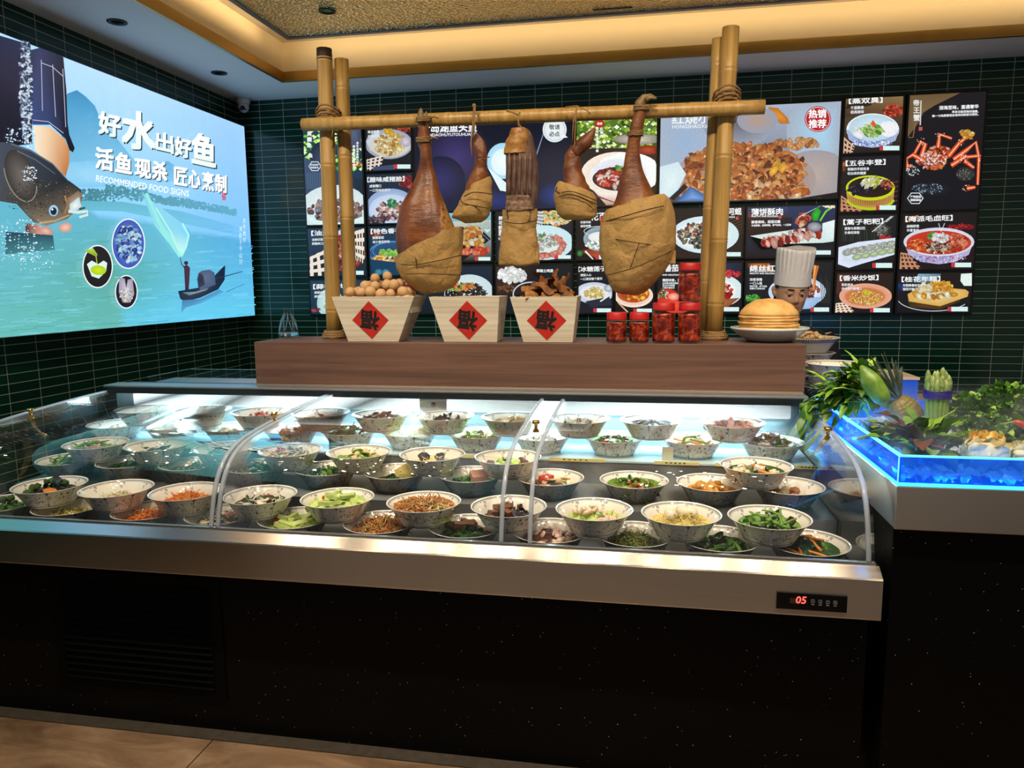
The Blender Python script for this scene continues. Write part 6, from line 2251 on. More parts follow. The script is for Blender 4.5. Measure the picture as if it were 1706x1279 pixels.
# ------------------------------------------------------------------ crates with the red diamonds
t = NT('pale_crate_wood')
co = t.coord()
nz = t.noise(t.mapped(co, (2.0, 8, 55)), 1.0, 5, 0.6, 0.4)
c = t.ramp(nz, [(0.3, lin('#bfb29c')), (0.6, lin('#ddd3c0')), (0.8, lin('#e8e0d2'))])
M_crate = t.end(t.bsdf(c, 0.6, 0, t.bump(nz, 0.06, 0.003)))
M_diam = mat('red_paper', '#c0281c', 0.5, var=0.15, scale=20)
M_ink = mat('black_ink', '#100c0c', 0.5)
CR = [  # front-left-top, front-right-top, front-left-bottom, front-right-bottom (pixels), label
    ((552, 494), (664, 494), (580, 568), (664, 568), 'pale wooden crate of tan balls with a red diamond, left of three'),
    ((714, 494), (832, 494), (740, 569), (828, 569), 'empty looking pale wooden crate with a red diamond, middle of three'),
    ((849, 494), (962, 494), (872, 569), (954, 569), 'pale wooden crate of dried brown bark with a red diamond, right of three'),
]
CRATES = []
for k, (a, b, c_, d, lab) in enumerate(CR):
    yT, yB = 3.212, 3.245
    A_, B_, C_, D_ = atY(*a, yT), atY(*b, yT), atY(*c_, yB), atY(*d, yB)
    xl, xr, bl, br = A_.x, B_.x, C_.x, D_.x
    if k == 0:
        xr, br = atY(690, 494, yT).x, atY(664, 568, yB).x
    zt = (A_.z + B_.z) / 2
    z0 = ZP + 0.001
    dy_t, dy_b = 0.20, 0.14
    t_ = thing('wooden_crate', lab, 'crate', ((bl + br) / 2, 3.31, z0), 'wooden crates on the plinth')

    def ring(x0, x1, y0, y1, z):
        return [(x0, y0, z), (x1, y0, z), (x1, y1, z), (x0, y1, z)]
    w = 0.010
    rings = [ring(bl, br, yB, yB + dy_b, z0), ring(xl, xr, yT, yT + dy_t, zt), ring(xl + w, xr - w, yT + w, yT + dy_t - w, zt), ring(bl + w, br - w, yB + w, yB + dy_b - w, z0 + 0.012)]
    MB().loft(rings, 0, True, True, False).build('box', M_crate, t_, bevel=0.0015)
    m = MB()
    for q in (0.30, 0.62):
        pass
    # red diamond pasted on the sloping front
    cx_, cz_ = (xl + xr + bl + br) / 4 - (0.012 if k == 0 else -0.004), (z0 + zt) / 2 - 0.004
    sl = (yB - yT) / (zt - z0)
    hd = 0.088

    def face_pt(x, z, off=0.0012):
        return (x, yB - (z - z0) * sl - off, z)
    dm = MB()
    pts = [face_pt(cx_ - hd, cz_), face_pt(cx_, cz_ - hd), face_pt(cx_ + hd, cz_), face_pt(cx_, cz_ + hd)]
    back = [(p[0], p[1] + 0.0008, p[2]) for p in pts]
    dm.loft([pts, back], 0, True, True, False)
    dlab = dm.build('red_diamond', M_diam, t_)
    vs, fs = glyphs('福', 0.03)
    g0, g1 = min(v[0] for v in vs), max(v[0] for v in vs)
    h0, h1_ = min(v[1] for v in vs), max(v[1] for v in vs)
    rr_ = random.Random(k)
    gm = MB()
    out = []
    for vx, vy in vs:
        u = (vx - (g0 + g1) / 2) * 0.092
        v = (vy - (h0 + h1_) / 2) * 0.092
        u, v = -u, -v                                   # hung upside down
        u, v = u * cos(-0.15) - v * sin(-0.15), u * sin(-0.15) + v * cos(-0.15)
        out.append(face_pt(cx_ + u, cz_ + v, 0.0022))
    gm.add(out, fs, 0, False)
    gm.build('character', M_ink, dlab)
    CRATES.append((xl, xr, yT, yT + dy_t, zt, bl, br, yB, yB + dy_b, z0))

# tan balls heaped in the first crate
M_ball = mat('tan_husk', '#d3ad80', 0.7, scale=40, bump=0.15, color2='#bb9264')
bm_ = MB().ball((0, 0, 0), 1.0, 18, 12).noise(0.04, 2.0, 3).build('dried_ball', M_ball)
BALL = bm_.data
bpy.data.objects.remove(bm_)
xl, xr, y0, y1, zt, *_r2 = CRATES[0]
r_ = random.Random(11)
cents = []


def add_ball(x, y, z, s_):
    o = bpy.data.objects.new('dried_ball', BALL)
    COL.objects.link(o)
    o.location = (x, y, z)
    o.scale = (s_, s_, s_ * 0.95)
    o.rotation_euler = (r_.uniform(0, 6), r_.uniform(0, 6), r_.uniform(0, 6))
    tag(o, 'round tan dried ball heaped in the left pale crate', 'dried fruit', 'tan balls in the left crate')


s0 = 0.0255
for lev, (nx, ny) in enumerate(((7, 3), (6, 3), (4, 2), (2, 1))):
    for i in range(nx):
        for j in range(ny):
            x = xl + 0.03 + (xr - xl - 0.06) * ((i + 0.5) / nx if lev == 0 else (i + 0.5 + 0.5) / (nx + 1)) + r_.uniform(-.004, .004)
            x = (xl + xr) / 2 + (i - (nx - 1) / 2) * 0.0515 + r_.uniform(-.010, .010) + (0.012 if lev > 1 else 0)
            y = (y0 + y1) / 2 + (j - (ny - 1) / 2) * 0.053 + r_.uniform(-.003, .003)
            add_ball(x, y, zt - 0.022 + lev * 0.037 + r_.uniform(-.006, .006), s0 * r_.uniform(0.88, 1.08))
MB().box((xl + 0.022, y0 + 0.025, zt - 0.075), (xr - 0.022, y1 - 0.022, zt - 0.049)).build('false_bottom', M_crate)
tag(bpy.data.objects['false_bottom'], 'thin wooden board under the tan balls inside the left crate', 'board')

# curled bark and dried tofu skin pieces in the third crate
M_bark = mat('dried_bark', '#8f5a28', 0.75, scale=28, bump=0.8, color2='#5f3818')
M_bark2 = mat('dried_bark_light', '#a8763c', 0.75, scale=60, bump=0.8, color2='#7a4a20')
xl, xr, y0, y1, zt, *_r2 = CRATES[2]
pos = [(0.16, 0.4, -0.01, 0.34, 0.3, 0), (0.30, 0.25, 0.01, 0.5, 0.9, 1), (0.36, 0.5, 0.025, 0.55, -0.4, 1), (0.52, 0.35, 0.035, 0.5, 0.5, 0), (0.56, 0.6, 0.07, 0.55, -0.8, 0), (0.70, 0.5, 0.045, 0.5, 0.7, 0), (0.60, 0.25, 0.0, 0.42, 0.2, 1), (0.80, 0.3, 0.0, 0.46, -0.3, 0), (0.88, 0.55, 0.01, 0.36, 0.8, 1), (0.42, 0.7, 0.06, 0.5, 1.3, 0), (0.24, 0.65, 0.02, 0.45, -1.1, 0), (0.74, 0.75, 0.06, 0.45, 1.9, 1)]
for k, (u, v, dz, size, rot, mk) in enumerate(pos):
    rr_ = random.Random(k + 50)
    vs, n, w = [], 12, 9
    for i in range(n):
        for j in range(w):
            s_, q = i / (n - 1) - 0.5, j / (w - 1) - 0.5
            a = q * (2.2 + 1.1 * rr_.random() * 0.2)
            rad = 0.30
            jag = 1 + 0.10 * sin(j * 2.3 + k) * (abs(s_) * 2) ** 3
            vs.append((s_ * 0.75 * jag, rad * sin(a), rad * cos(a) - 0.2 + 0.05 * sin(9 * s_ + k)))
    fs = [(i * w + j, i * w + j + 1, (i + 1) * w + j + 1, (i + 1) * w + j) for i in range(n - 1) for j in range(w - 1)]
    m = MB().add(vs, fs)
    m.add([(a * 0.99, b * 0.92, c - 0.02) for a, b, c in vs], [tuple(reversed(f)) for f in fs])
    m.noise(0.05, 3.2, k * 2.0)
    Mx = Matrix.Translation((xl + (xr - xl) * u, y0 + (y1 - y0) * v, zt + dz)) @ Matrix.Rotation(rot, 4, 'Y') @ Matrix.Rotation(rr_.uniform(-1, 1), 4, 'Z') @ Matrix.Rotation(rr_.uniform(-0.6, 0.6), 4, 'X') @ Matrix.Scale(size * 0.26, 4)
    m.v = [Mx @ p for p in m.v]
    o = m.build('bark_piece', M_bark2 if mk else M_bark)
    tag(o, 'curled dried brown bark piece heaped in the right crate', 'dried bark', 'bark pieces in the right crate')
MB().box((xl + 0.022, y0 + 0.025, zt - 0.055), (xr - 0.022, y1 - 0.022, zt - 0.03)).build('bark_bed', M_bark)
tag(bpy.data.objects['bark_bed'], 'bed of broken brown bark inside the right crate', 'dried bark', None, 'stuff')

# ------------------------------------------------------------------ red lidded jars
t = NT('pickle_fill')
co = t.coord()
nz = t.noise(co, 34, 3, 0.6, 0.8)
c = t.ramp(nz, [(0.3, lin('#2c0602')), (0.45, lin('#6e1606')), (0.6, lin('#a8360e')), (0.75, lin('#c8641c'))])
M_pick = t.end(t.bsdf(c, 0.25, 0, t.bump(nz, 0.4, 0.006)))
M_lid = mat('red_plastic', '#b01e1c', 0.35)


def jar(px0, px1, ptop, pbot, label, y=3.27, z0=None):
    a, b = atY(px0, pbot, y), atY(px1, pbot, y)
    R = (b.x - a.x) / 2 * 0.98
    x = (a.x + b.x) / 2
    zt = atY(px0, ptop, y).z
    zb = ZP + 0.001 if z0 is None else z0
    H = zt - zb
    t_ = thing('pickle_jar', label, 'jar', (x, y, zb), 'red lidded jars of pickles on the plinth')

    def rr(a, n=24, flat=0.93):
        # twelve sided body
        return a
    lid_h = 0.032
    hb = H - lid_h
    prof = [(0.001, 0.0), (R * 0.92, 0.0), (R * 0.99, 0.006), (R, 0.02), (R, hb * 0.22), (R * 0.965, hb * 0.25), (R, hb * 0.28), (R, hb * 0.74), (R * 0.97, hb * 0.78), (R, hb * 0.82), (R * 0.97, hb * 0.90), (R * 0.84, hb * 0.985), (R * 0.84, hb)]
    m = MB()
    n = 24
    m.lathe(prof, n, (x, y, zb))
    m.build('glass_body', M_glass, t_)
    q = MB().lathe([(0.001, 0.004)] + [(r_a * 0.955, max(0.005, z_)) for r_a, z_ in prof[1:-2]] + [(0.001, hb * 0.93)], n, (x, y, zb))
    q.noise(0.002, 60, px0)
    tag(q.build('pickles', M_pick, t_), 'chunky dark red pickled filling')
    L = [(0.001, H), (R * 0.86, H), (R * 0.92, H - 0.004), (R * 0.93, H - lid_h + 0.004), (R * 0.95, H - lid_h), (R * 0.90, H - lid_h - 0.002), (R * 0.85, H - lid_h + 0.002)]
    lm = MB()
    n = 72
    rings = []
    for r_a, z_ in L:
        rings.append([(x + r_a * (1 + (0.012 if j % 2 and 0.002 < H - z_ < 0.03 else 0)) * cos(2 * pi * j / n), y + r_a * (1 + (0.012 if j % 2 and 0.002 < H - z_ < 0.03 else 0)) * sin(2 * pi * j / n), zb + z_) for j in range(n)])
    lm.loft(rings, 0, False)
    tag(lm.build('lid', M_lid, t_), 'red ribbed screw lid')
    return zb + H


jar(1009, 1045, 520, 570, 'short pickle jar with a red lid, leftmost of the jars')
jar(1047, 1082, 520, 570, 'short pickle jar with a red lid, second jar from left')
jar(1085, 1125, 504, 570, 'tall pickle jar with a red lid, third jar from left')
zt_ = jar(1128, 1168, 504, 570, 'tall pickle jar beside the bamboo pole, carrying another jar on its lid')
jar(1129, 1168, 438, 504, 'tall pickle jar standing on the lid of another jar', z0=zt_ + 0.0005)

# ------------------------------------------------------------------ pancakes on a plate
ya = 3.38
a, b, c_ = atY(1217, 546, ya), atY(1348, 546, ya), atY(1283, 567, ya)
px_, pr = (a.x + b.x) / 2, (b.x - a.x) / 2
zb = ZP + 0.001
H = a.z - zb + 0.004
t_ = thing('plate', 'deep round pale plate under the pancakes at the right end of the plinth', 'plate', (px_, ya, zb))
M_plate = mat('celadon_glaze', '#c9d2d0', 0.15)
k = pr
MB().lathe([(0.001, 0.004), (k * .52, 0.004), (k * .55, 0), (k * .60, 0.004), (k * .80, H * .45), (k * .96, H * .82), (k, H * .88), (k * 1.0, H), (k * .96, H), (k * .86, H * .90), (k * .80, H * .86), (0.001, H * .86)], 56, (px_, ya, zb)).build('dish', M_plate, t_)
M_pan = mat('pancake_crust', '#e6b872', 0.65, scale=24, bump=0.12, color2='#cf9a54')
pl_, pr_ = atY(1231, 540, ya).x, atY(1330, 540, ya).x
rp = (pr_ - pl_) / 2
xc = (pl_ + pr_) / 2
z_ = zb + H * 0.86 + 0.0006
z_top = atY(1280, 520, ya).z
nP = 6
th = (z_top - z_) / nP
for k in range(nP):
    top = k == nP - 1
    m = MB()
    z0 = z_ + k * th
    hh = th * 0.90
    if top:
        dome = atY(1280, 496, ya).z - z_top
        prof = [(0.001, z0), (rp * .97, z0), (rp * .985, z0 + hh * .3), (rp * .985, z0 + hh * .7), (rp * .93, z0 + hh + dome * .16), (rp * .75, z0 + hh + dome * .56), (rp * .45, z0 + hh + dome * .88), (0.001, z0 + hh + dome)]
    else:
        prof = [(0.001, z0), (rp * .98, z0), (rp * 1.0, z0 + hh * .2), (rp * 1.0, z0 + hh * .85), (rp * .97, z0 + hh), (rp * .85, z0 + hh + 0.0005), (0.001, z0 + hh + 0.001)]
    m.lathe(prof, 60, (xc + [0.0, .004, -.004, .002, -.003, 0][k], ya, 0))
    m.noise(0.002, 20, k * 3)
    tag(m.build('pancake', M_pan), 'thick domed golden pancake on top of the stack' if top else 'flat golden pancake in the stack below the domed one', 'pancake', 'stacked pancakes on the plate')

# ------------------------------------------------------------------ small glass bottle at the left end
yb_ = 3.5
a = atY(481, 560, yb_)
x = a.x
t_ = thing('glass_bottle', 'small clear conical glass bottle at the left end of the wooden plinth', 'bottle', (x, yb_, ZP))
Rb = (atY(497, 555, yb_).x - atY(466, 555, yb_).x) / 2
Hb = atY(480, 514, yb_).z - ZP
M_bott = mat('bottle_glass', '#cfe0e6', 0.06, Transmission_Weight=0.85, IOR=1.3)
prof = [(0.001, 0.001), (Rb * .9, 0.001), (Rb, 0.006), (Rb * .97, 0.03), (Rb * .70, Hb * .58), (Rb * .42, Hb * .78), (Rb * .36, Hb * .84), (Rb * .36, Hb * .95), (Rb * .40, Hb * .96), (Rb * .40, Hb * .99), (Rb * .34, Hb)]
MB().lathe(prof, 36, (x, yb_, ZP)).build('glass_body', M_glass, t_)
m = MB()
for q in range(8):
    aa = q * pi / 4
    m.tube([(x + r_a * 1.005 * cos(aa + 0.6 * z_ / Hb), yb_ + r_a * 1.005 * sin(aa + 0.6 * z_ / Hb), ZP + z_) for r_a, z_ in prof[3:7]], 0.0022, 6)
tag(m.build('moulded_ribs', M_bott, t_), 'moulded ribs in the glass')
tag(MB().lathe([(0.001, 0.008), (Rb * .93, 0.008), (Rb * .95, 0.02), (Rb * .93, 0.026), (0.001, 0.026)], 30, (x, yb_, ZP)).build('water', M_bott, t_), 'shallow clear liquid')

# ------------------------------------------------------------------ chef behind the plinth
YC = 4.20
ce = atY(1319, 486, YC)
hx, hz = ce.x, ce.z                     # between the eyes
ch = thing('person', 'chef in a tall white hat and dark jacket, face lowered behind the pancakes', 'person', (hx, YC, 0))
t = NT('skin')
co = t.coord()
nz = t.noise(co, 18, 3, 0.6)
M_skin = t.end(t.bsdf(t.mix(nz, lin('#cd9a7c'), lin('#e0b398')), 0.45, 0, None, Subsurface_Weight=0.08, Subsurface_Radius=(0.01, 0.004, 0.002)))
M_navy = mat('navy_cloth', '#141826', 0.8, var=0.3, scale=120)
M_hair = mat('black_hair', '#0c0a0a', 0.5)
RH = Matrix.Translation((hx, YC, hz)) @ Matrix.Rotation(0.10, 4, 'Z') @ Matrix.Rotation(0.16, 4, 'X') @ Matrix.Rotation(0.03, 4, 'Y')


def face_disp(x, y, z):
    """x across, y to the back, z up, origin between the eyes; push of the front surface"""
    g = lambda cx, cz, sx, sz: math.exp(-((x - cx) / sx) ** 2 - ((z - cz) / sz) ** 2)
    d = 0.0
    d -= 0.021 * g(0, -0.036, 0.011, 0.016)                 # nose tip
    d -= 0.012 * g(0, -0.018, 0.008, 0.022)                 # nose bridge
    d -= 0.006 * (g(0.014, -0.041, 0.007, 0.008) + g(-0.014, -0.041, 0.007, 0.008))
    d += 0.010 * (g(0.032, -0.001, 0.016, 0.010) + g(-0.032, -0.001, 0.016, 0.010))   # sockets
    d -= 0.005 * (g(0.030, 0.018, 0.022, 0.008) + g(-0.030, 0.018, 0.022, 0.008))     # brows
    d -= 0.006 * (g(0.040, -0.035, 0.020, 0.020) + g(-0.040, -0.035, 0.020, 0.020))   # cheeks
    d -= 0.008 * g(0, -0.064, 0.020, 0.006) + 0.008 * g(0, -0.075, 0.017, 0.006)      # lips
    d += 0.006 * g(0, -0.0695, 0.024, 0.003)
    d -= 0.006 * g(0, -0.102, 0.018, 0.012)                 # chin
    return d


m = MB()
secs = [(-0.118, 0.018, 0.020, -0.035), (-0.112, 0.036, 0.036, -0.030), (-0.100, 0.052, 0.058, -0.018), (-0.080, 0.064, 0.076, -0.004), (-0.050, 0.073, 0.089, 0.004), (-0.015, 0.078, 0.096, 0.008), (0.020, 0.080, 0.099, 0.010), (0.055, 0.077, 0.097, 0.012), (0.085, 0.064, 0.082, 0.014), (0.105, 0.042, 0.054, 0.015), (0.114, 0.012, 0.016, 0.015)]
rings = []
NA = 64
for z, rx, ry, yo in spline(secs, 64):
    rg = []
    for j in range(NA):
        a = 2 * pi * j / NA
        x, y = rx * cos(a), ry * sin(a) + yo
        if y < yo:
            y += face_disp(x, y, z) * min(1, (yo - y) / ry * 1.6)
        rg.append(RH @ Vector((x, y, z)))
    rings.append(rg)
m.loft(rings, 0, True)
for sx in (-1, 1):                                             # ears
    pts = [Vector((sx * 0.080, 0.012, -0.028)), Vector((sx * 0.086, 0.018, -0.01)), Vector((sx * 0.089, 0.024, 0.010)), Vector((sx * 0.084, 0.020, 0.024))]
    m.tube([RH @ p for p in spline([tuple(p) for p in pts], 10) for p in [Vector(p)]], [0.006, .009, .011, .012, .012, .012, .013, .014, .013, .010, .006], 10)
# neck and trunk, standing on the kitchen floor
trunk = [(hz - 0.085, .050, .055, .030), (hz - 0.15, .056, .060, .040), (hz - 0.185, .090, .075, .045), (hz - 0.225, .175, .095, .045), (hz - 0.30, .190, .112, .04), (hz - 0.45, .170, .112, .03), (hz - 0.60, .150, .102, .03), (hz - 0.75, .172, .118, .03), (hz - 0.86, .165, .115, .03), (hz - 0.90, .12, .09, .03)]
m.loft([[(hx + rx * cos(2 * pi * j / 40), YC + yo + ry * sin(2 * pi * j / 40), z) for j in range(40)] for z, rx, ry, yo in spline(trunk, 50)], 0, True)


def limb(pts, rad, n=16):
    m.tube(spline(pts, 24), [r[0] for r in spline([(r,) for r in rad], 24)], n)


zsh = hz - 0.235
for sx in (-1, 1):
    sh = (hx + sx * 0.175, YC + 0.045, zsh)
    el = (hx + sx * 0.235, YC + 0.05, zsh - 0.28)
    wr = (hx + sx * 0.225, YC - 0.02, zsh - 0.52)
    limb([sh, ((sh[0] + el[0]) / 2 + sx * .015, sh[1], (sh[2] + el[2]) / 2), el, ((el[0] + wr[0]) / 2, (el[1] + wr[1]) / 2, (el[2] + wr[2]) / 2 + 0.0), wr], [.056, .050, .042, .036, .027])
    m.ball((wr[0], wr[1] - 0.004, wr[2] - 0.045), 0.042, 14, 10, sc=(0.42, 0.95, 1.15))
    for f_ in range(4):
        by_ = wr[1] - 0.004 + (f_ - 1.5) * 0.0205
        ln = (0.070, 0.080, 0.076, 0.060)[f_]
        b_ = (wr[0], by_, wr[2] - 0.080)
        m.tube([b_, (b_[0] - sx * 0.004, by_, b_[2] - ln * .45), (b_[0] - sx * 0.014, by_, b_[2] - ln * .8), (b_[0] - sx * 0.028, by_, b_[2] - ln * .92)], [.0095, .009, .008, .006], 10)
    tb = (wr[0] - sx * 0.006, wr[1] - 0.034, wr[2] - 0.03)
    m.tube([tb, (tb[0] - sx * 0.016, tb[1] - 0.024, tb[2] - 0.028), (tb[0] - sx * 0.022, tb[1] - 0.026, tb[2] - 0.055)], [.012, .011, .007], 10)
    hipz = hz - 0.84
    limb([(hx + sx * 0.085, YC + .03, hipz), (hx + sx * 0.095, YC + .02, hipz * 0.72), (hx + sx * 0.098, YC + .03, hipz * 0.5), (hx + sx * 0.10, YC + .05, hipz * 0.3), (hx + sx * 0.10, YC + .05, 0.06)], [.088, .074, .056, .058, .040])
    m.tube([(hx + sx * 0.10, YC + 0.09, 0.045), (hx + sx * 0.105, YC + 0.0, 0.05), (hx + sx * 0.115, YC - 0.10, 0.035), (hx + sx * 0.12, YC - 0.14, 0.03)], [.042, .046, .040, .025], 14)
bo = m.build('body', M_skin, ch)
rm = bo.modifiers.new('fuse', 'REMESH')
rm.mode = 'VOXEL'
rm.voxel_size = 0.0042
rm.use_smooth_shade = True
# jacket, trousers
m = MB()
jk = [(hz - 0.150, .066, .070, .040), (hz - 0.185, .100, .088, .045), (hz - 0.222, .186, .108, .045), (hz - 0.30, .204, .128, .04), (hz - 0.45, .184, .128, .03), (hz - 0.60, .168, .120, .03), (hz - 0.75, .190, .136, .03), (hz - 0.84, .200, .142, .03)]
m.loft([[(hx + rx * cos(2 * pi * j / 40), YC + yo + ry * sin(2 * pi * j / 40), z) for j in range(40)] for z, rx, ry, yo in spline(jk, 40)], 0, False)
for sx in (-1, 1):
    sh = (hx + sx * 0.165, YC + 0.045, zsh + 0.0)
    el = (hx + sx * 0.238, YC + 0.05, zsh - 0.28)
    wr = (hx + sx * 0.228, YC - 0.015, zsh - 0.50)
    m.tube(spline([sh, ((sh[0] + el[0]) / 2 + sx * .015, sh[1], (sh[2] + el[2]) / 2), el, ((el[0] + wr[0]) / 2, (el[1] + wr[1]) / 2, (el[2] + wr[2]) / 2), wr], 22), [r[0] for r in spline([(.070,), (.064,), (.056,), (.050,), (.042,)], 22)], 18, caps=False)
m.noise(0.004, 16, 2)
m.build('jacket', M_navy, ch)
m = MB()
for sx in (-1, 1):
    hipz = hz - 0.80
    m.tube(spline([(hx + sx * 0.088, YC + .03, hipz), (hx + sx * 0.097, YC + .02, hipz * 0.72), (hx + sx * 0.10, YC + .03, hipz * 0.5), (hx + sx * 0.10, YC + .05, hipz * 0.3), (hx + sx * 0.10, YC + .05, 0.09)], 20), [r[0] for r in spline([(.105,), (.092,), (.078,), (.074,), (.066,)], 20)], 20, caps=False)
m.build('trousers', M_navy, ch)
# eyes, brows, lips, hair
M_eye = mat('eye_white', '#a8988c', 0.3)
M_iris = mat('dark_iris', '#120c0a', 0.1)
for sx in (-1, 1):
    e = RH @ Vector((sx * 0.032, -0.0765, -0.002))
    eo = MB().ball(e, 0.0115, 16, 10).build('eye', M_eye, ch)
    MB().ball(RH @ Vector((sx * 0.032 - 0.001, -0.0838, -0.004)), 0.0060, 12, 8).build('iris', M_iris, eo)
    m = MB()
    m.tube([RH @ Vector((sx * (0.018 + 0.0065 * i), -0.0885 + 0.0014 * i * i, 0.0035 + 0.003 * sin(i * 0.75))) for i in range(5)], [.003, .0052, .0056, .0048, .003], 8)
    tag(m.build('eyelid', M_skin, ch), 'lowered upper eyelid')
    m = MB()
    m.tube([RH @ Vector((sx * (0.014 + 0.0095 * i), -0.0945 + 0.0024 * i * i, 0.0245 + 0.003 * sin(i * 0.75) - 0.0012 * i)) for i in range(5)], [.002, .0036, .004, .0034, .0016], 8)
    m.build('eyebrow', M_hair, ch)
m = MB()
m.tube([RH @ Vector((-0.022 + 0.0055 * i, -0.0995 + 0.00032 * (i - 4) ** 2, -0.0660 + 0.0012 * cos((i - 4) * 1.2))) for i in range(9)], [.001, .003, .004, .0042, .0036, .0042, .004, .003, .001], 8)
m.tube([RH @ Vector((-0.019 + 0.0048 * i, -0.0990 + 0.0004 * (i - 4) ** 2, -0.0745)) for i in range(9)], [.001, .003, .0045, .005, .005, .005, .0045, .003, .001], 8)
m.build('lips', mat('lip_skin', '#a8605a', 0.4), ch)
m = MB()
rings = []
for z, k in ((0.075, 1.03), (0.05, 1.05), (0.02, 1.05), (-0.01, 1.04), (-0.045, 1.03), (-0.06, 1.0)):
    rg = []
    for j in range(33):
        a = -0.30 + (pi + 0.60) * j / 32
        lo = z - (0.0 if sin(a) > 0.3 else 0.0)
        if sin(a) < 0.25:
            lo = max(z, 0.02 if z < 0.02 else z)
        rg.append(RH @ Vector((0.0815 * k * cos(a), 0.100 * k * sin(a) + 0.012, lo)))
    rings.append(rg)
m.loft(rings, 0, False, False)
m.build('hair', M_hair, ch)
# tall pleated hat
M_hat = mat('hat_cloth', '#f4f4f8', 0.8, var=0.06, scale=50)
hat_z0 = atY(1322, 473, YC).z - hz
hat_z1 = atY(1322, 413, YC).z - hz
m = MB()
rings = []
Hh = hat_z1 - hat_z0
for i in range(15):
    f = i / 14
    z = hat_z0 + Hh * f
    rr = 0.093 + 0.010 * max(0, f - 0.32)
    if f > 0.93:
        rr *= 0.97
    rg = []
    for j in range(144):
        a = 2 * pi * j / 144
        pl = 0.0028 * sin(24 * a + 1.5 * sin(3 * a)) * min(1, max(0, (f - 0.30) * 5))
        wob = 0.006 * sin(2 * a + 0.6) * f + 0.012 * max(0, f - 0.8) * sin(3 * a + 2)
        zt = z + (0.018 * sin(2 * a + 0.4) * max(0, f - 0.7) + 0.010 * cos(5 * a) * max(0, f - 0.8))
        rg.append(RH @ Vector(((rr * 0.97 + pl + wob * .5) * cos(a), (rr * 1.08 + pl) * sin(a) + 0.010, zt)))
    rings.append(rg)
top = [RH @ Vector((0.082 * cos(2 * pi * j / 144), 0.09 * sin(2 * pi * j / 144) + 0.01, hat_z1 - 0.012)) for j in range(144)]
m.loft(rings + [top], 0, False)
m.add(top, [tuple(range(144))])
hat = m.build('chef_hat', M_hat, ch)
m = MB()
rings = []
for z in (hat_z0 - 0.002, hat_z0 + 0.004, hat_z0 + Hh * 0.27, hat_z0 + Hh * 0.30):
    rings.append([RH @ Vector((0.0935 * cos(2 * pi * j / 64), 0.1035 * sin(2 * pi * j / 64) + 0.010, z)) for j in range(64)])
m.loft(rings, 0, False)
m.build('hat_band', M_hat, hat)

# ------------------------------------------------------------------ produce counter at the right
BX = 0.690
pc_ = thing('produce_counter', 'black granite counter with a steel rim and a glowing blue glass tray at right', 'counter', (1.7, 2.7, 0))
MB().box((BX + 0.006, 2.145, 0), (3.0, 3.90, 0.862)).build('base', M_granite, pc_, bevel=0.004)
MB().box((BX, 2.122, 0.860), (3.0, 3.90, 0.985)).build('steel_rim', M_steel, pc_, bevel=0.004)
t = NT('blue_acrylic')
tr = t.n('BsdfTransparent', {'Color': (0.30, 0.62, 1.0, 1)}).outputs[0]
sh = t.bsdf(lin('#0a48c8'), 0.08, 0, None, Emission_Color=(0.01, 0.16, 0.85, 1), Emission_Strength=0.55)
M_acr = t.end(t.n('MixShader', {0: 0.45, 1: tr, 2: sh}).outputs[0])
M_led = mat('blue_led', (0.04, 0.55, 1.0), 0.4, emit=2.6)
M_rimglow = mat('lit_acrylic_edge', (0.10, 0.62, 1.0), 0.4, emit=1.5)
ZG = 1.066
tr_ = MB().box((BX + 0.002, 2.126, 0.986), (3.0, 2.136, ZG)).build('front_glass', M_acr, pc_)
MB().box((BX + 0.002, 2.1365, 0.986), (BX + 0.012, 3.16, ZG)).build('side_glass', M_acr, pc_)
MB().box((BX + 0.0125, 3.15, 0.986), (3.0, 3.16, ZG)).build('rear_glass', M_acr, pc_)
m = MB()
m.box((BX + 0.001, 2.125, ZG), (3.0, 2.137, ZG + 0.004)).box((BX + 0.001, 2.137, ZG), (BX + 0.013, 3.16, ZG + 0.004)).box((BX + 0.0005, 2.1245, 0.99), (BX + 0.0035, 2.1275, ZG))
tag(m.build('lit_edge', M_rimglow, pc_), 'bright cyan glowing glass edge')
m = MB()
m.box((BX + 0.001, 2.1225, 0.9855), (3.0, 2.1258, 0.994)).box((BX - 0.0015, 2.1258, 0.9855), (BX + 0.0018, 3.16, 0.994))
tag(m.build('light_strip', M_led, pc_), 'cyan blue light strip along the tray foot')
area('tray_lamp', (1.4, 2.15, 1.0), (1.4, 2.6, 1.12), 2.2, (0.04, 0.36, 1.0), 1.5, 0.015)
area('tray_lamp', (BX + 0.028, 2.65, 1.0), (1.2, 2.65, 1.14), 2.2, (0.04, 0.36, 1.0), 0.9, 0.015)
m = MB()
r_ = random.Random(3)
m.box((BX + 0.02, 2.145, 0.9855), (2.9, 3.14, 0.992))
for i in range(900):
    x, y = r_.uniform(BX + 0.03, 1.75), 2.15 + 0.95 * r_.random() ** 1.6
    s_ = r_.uniform(.008, .018)
    m.box((-s_, -s_ * .8, -s_ * .6), (s_, s_ * .8, s_ * .6), 0, Matrix.Translation((x, y, 0.996)) @ Matrix.Rotation(r_.uniform(0, 3), 4, (r_.random(), r_.random(), 1)))
tag(m.build('crushed_ice', mat('ice', '#cfe4f4', 0.15)), 'bed of crushed ice in the glowing blue tray', 'ice', None, 'stuff')


def leafmat(name, a, b, rough=0.42):
    t = NT(name)
    co = t.coord()
    nz = t.noise(co, 24, 4, 0.65)
    c = t.ramp(nz, [(0.3, lin(a)), (0.7, lin(b))])
    return t.end(t.bsdf(c, rough, 0, t.bump(nz, 0.3, 0.004), Subsurface_Weight=0.0))


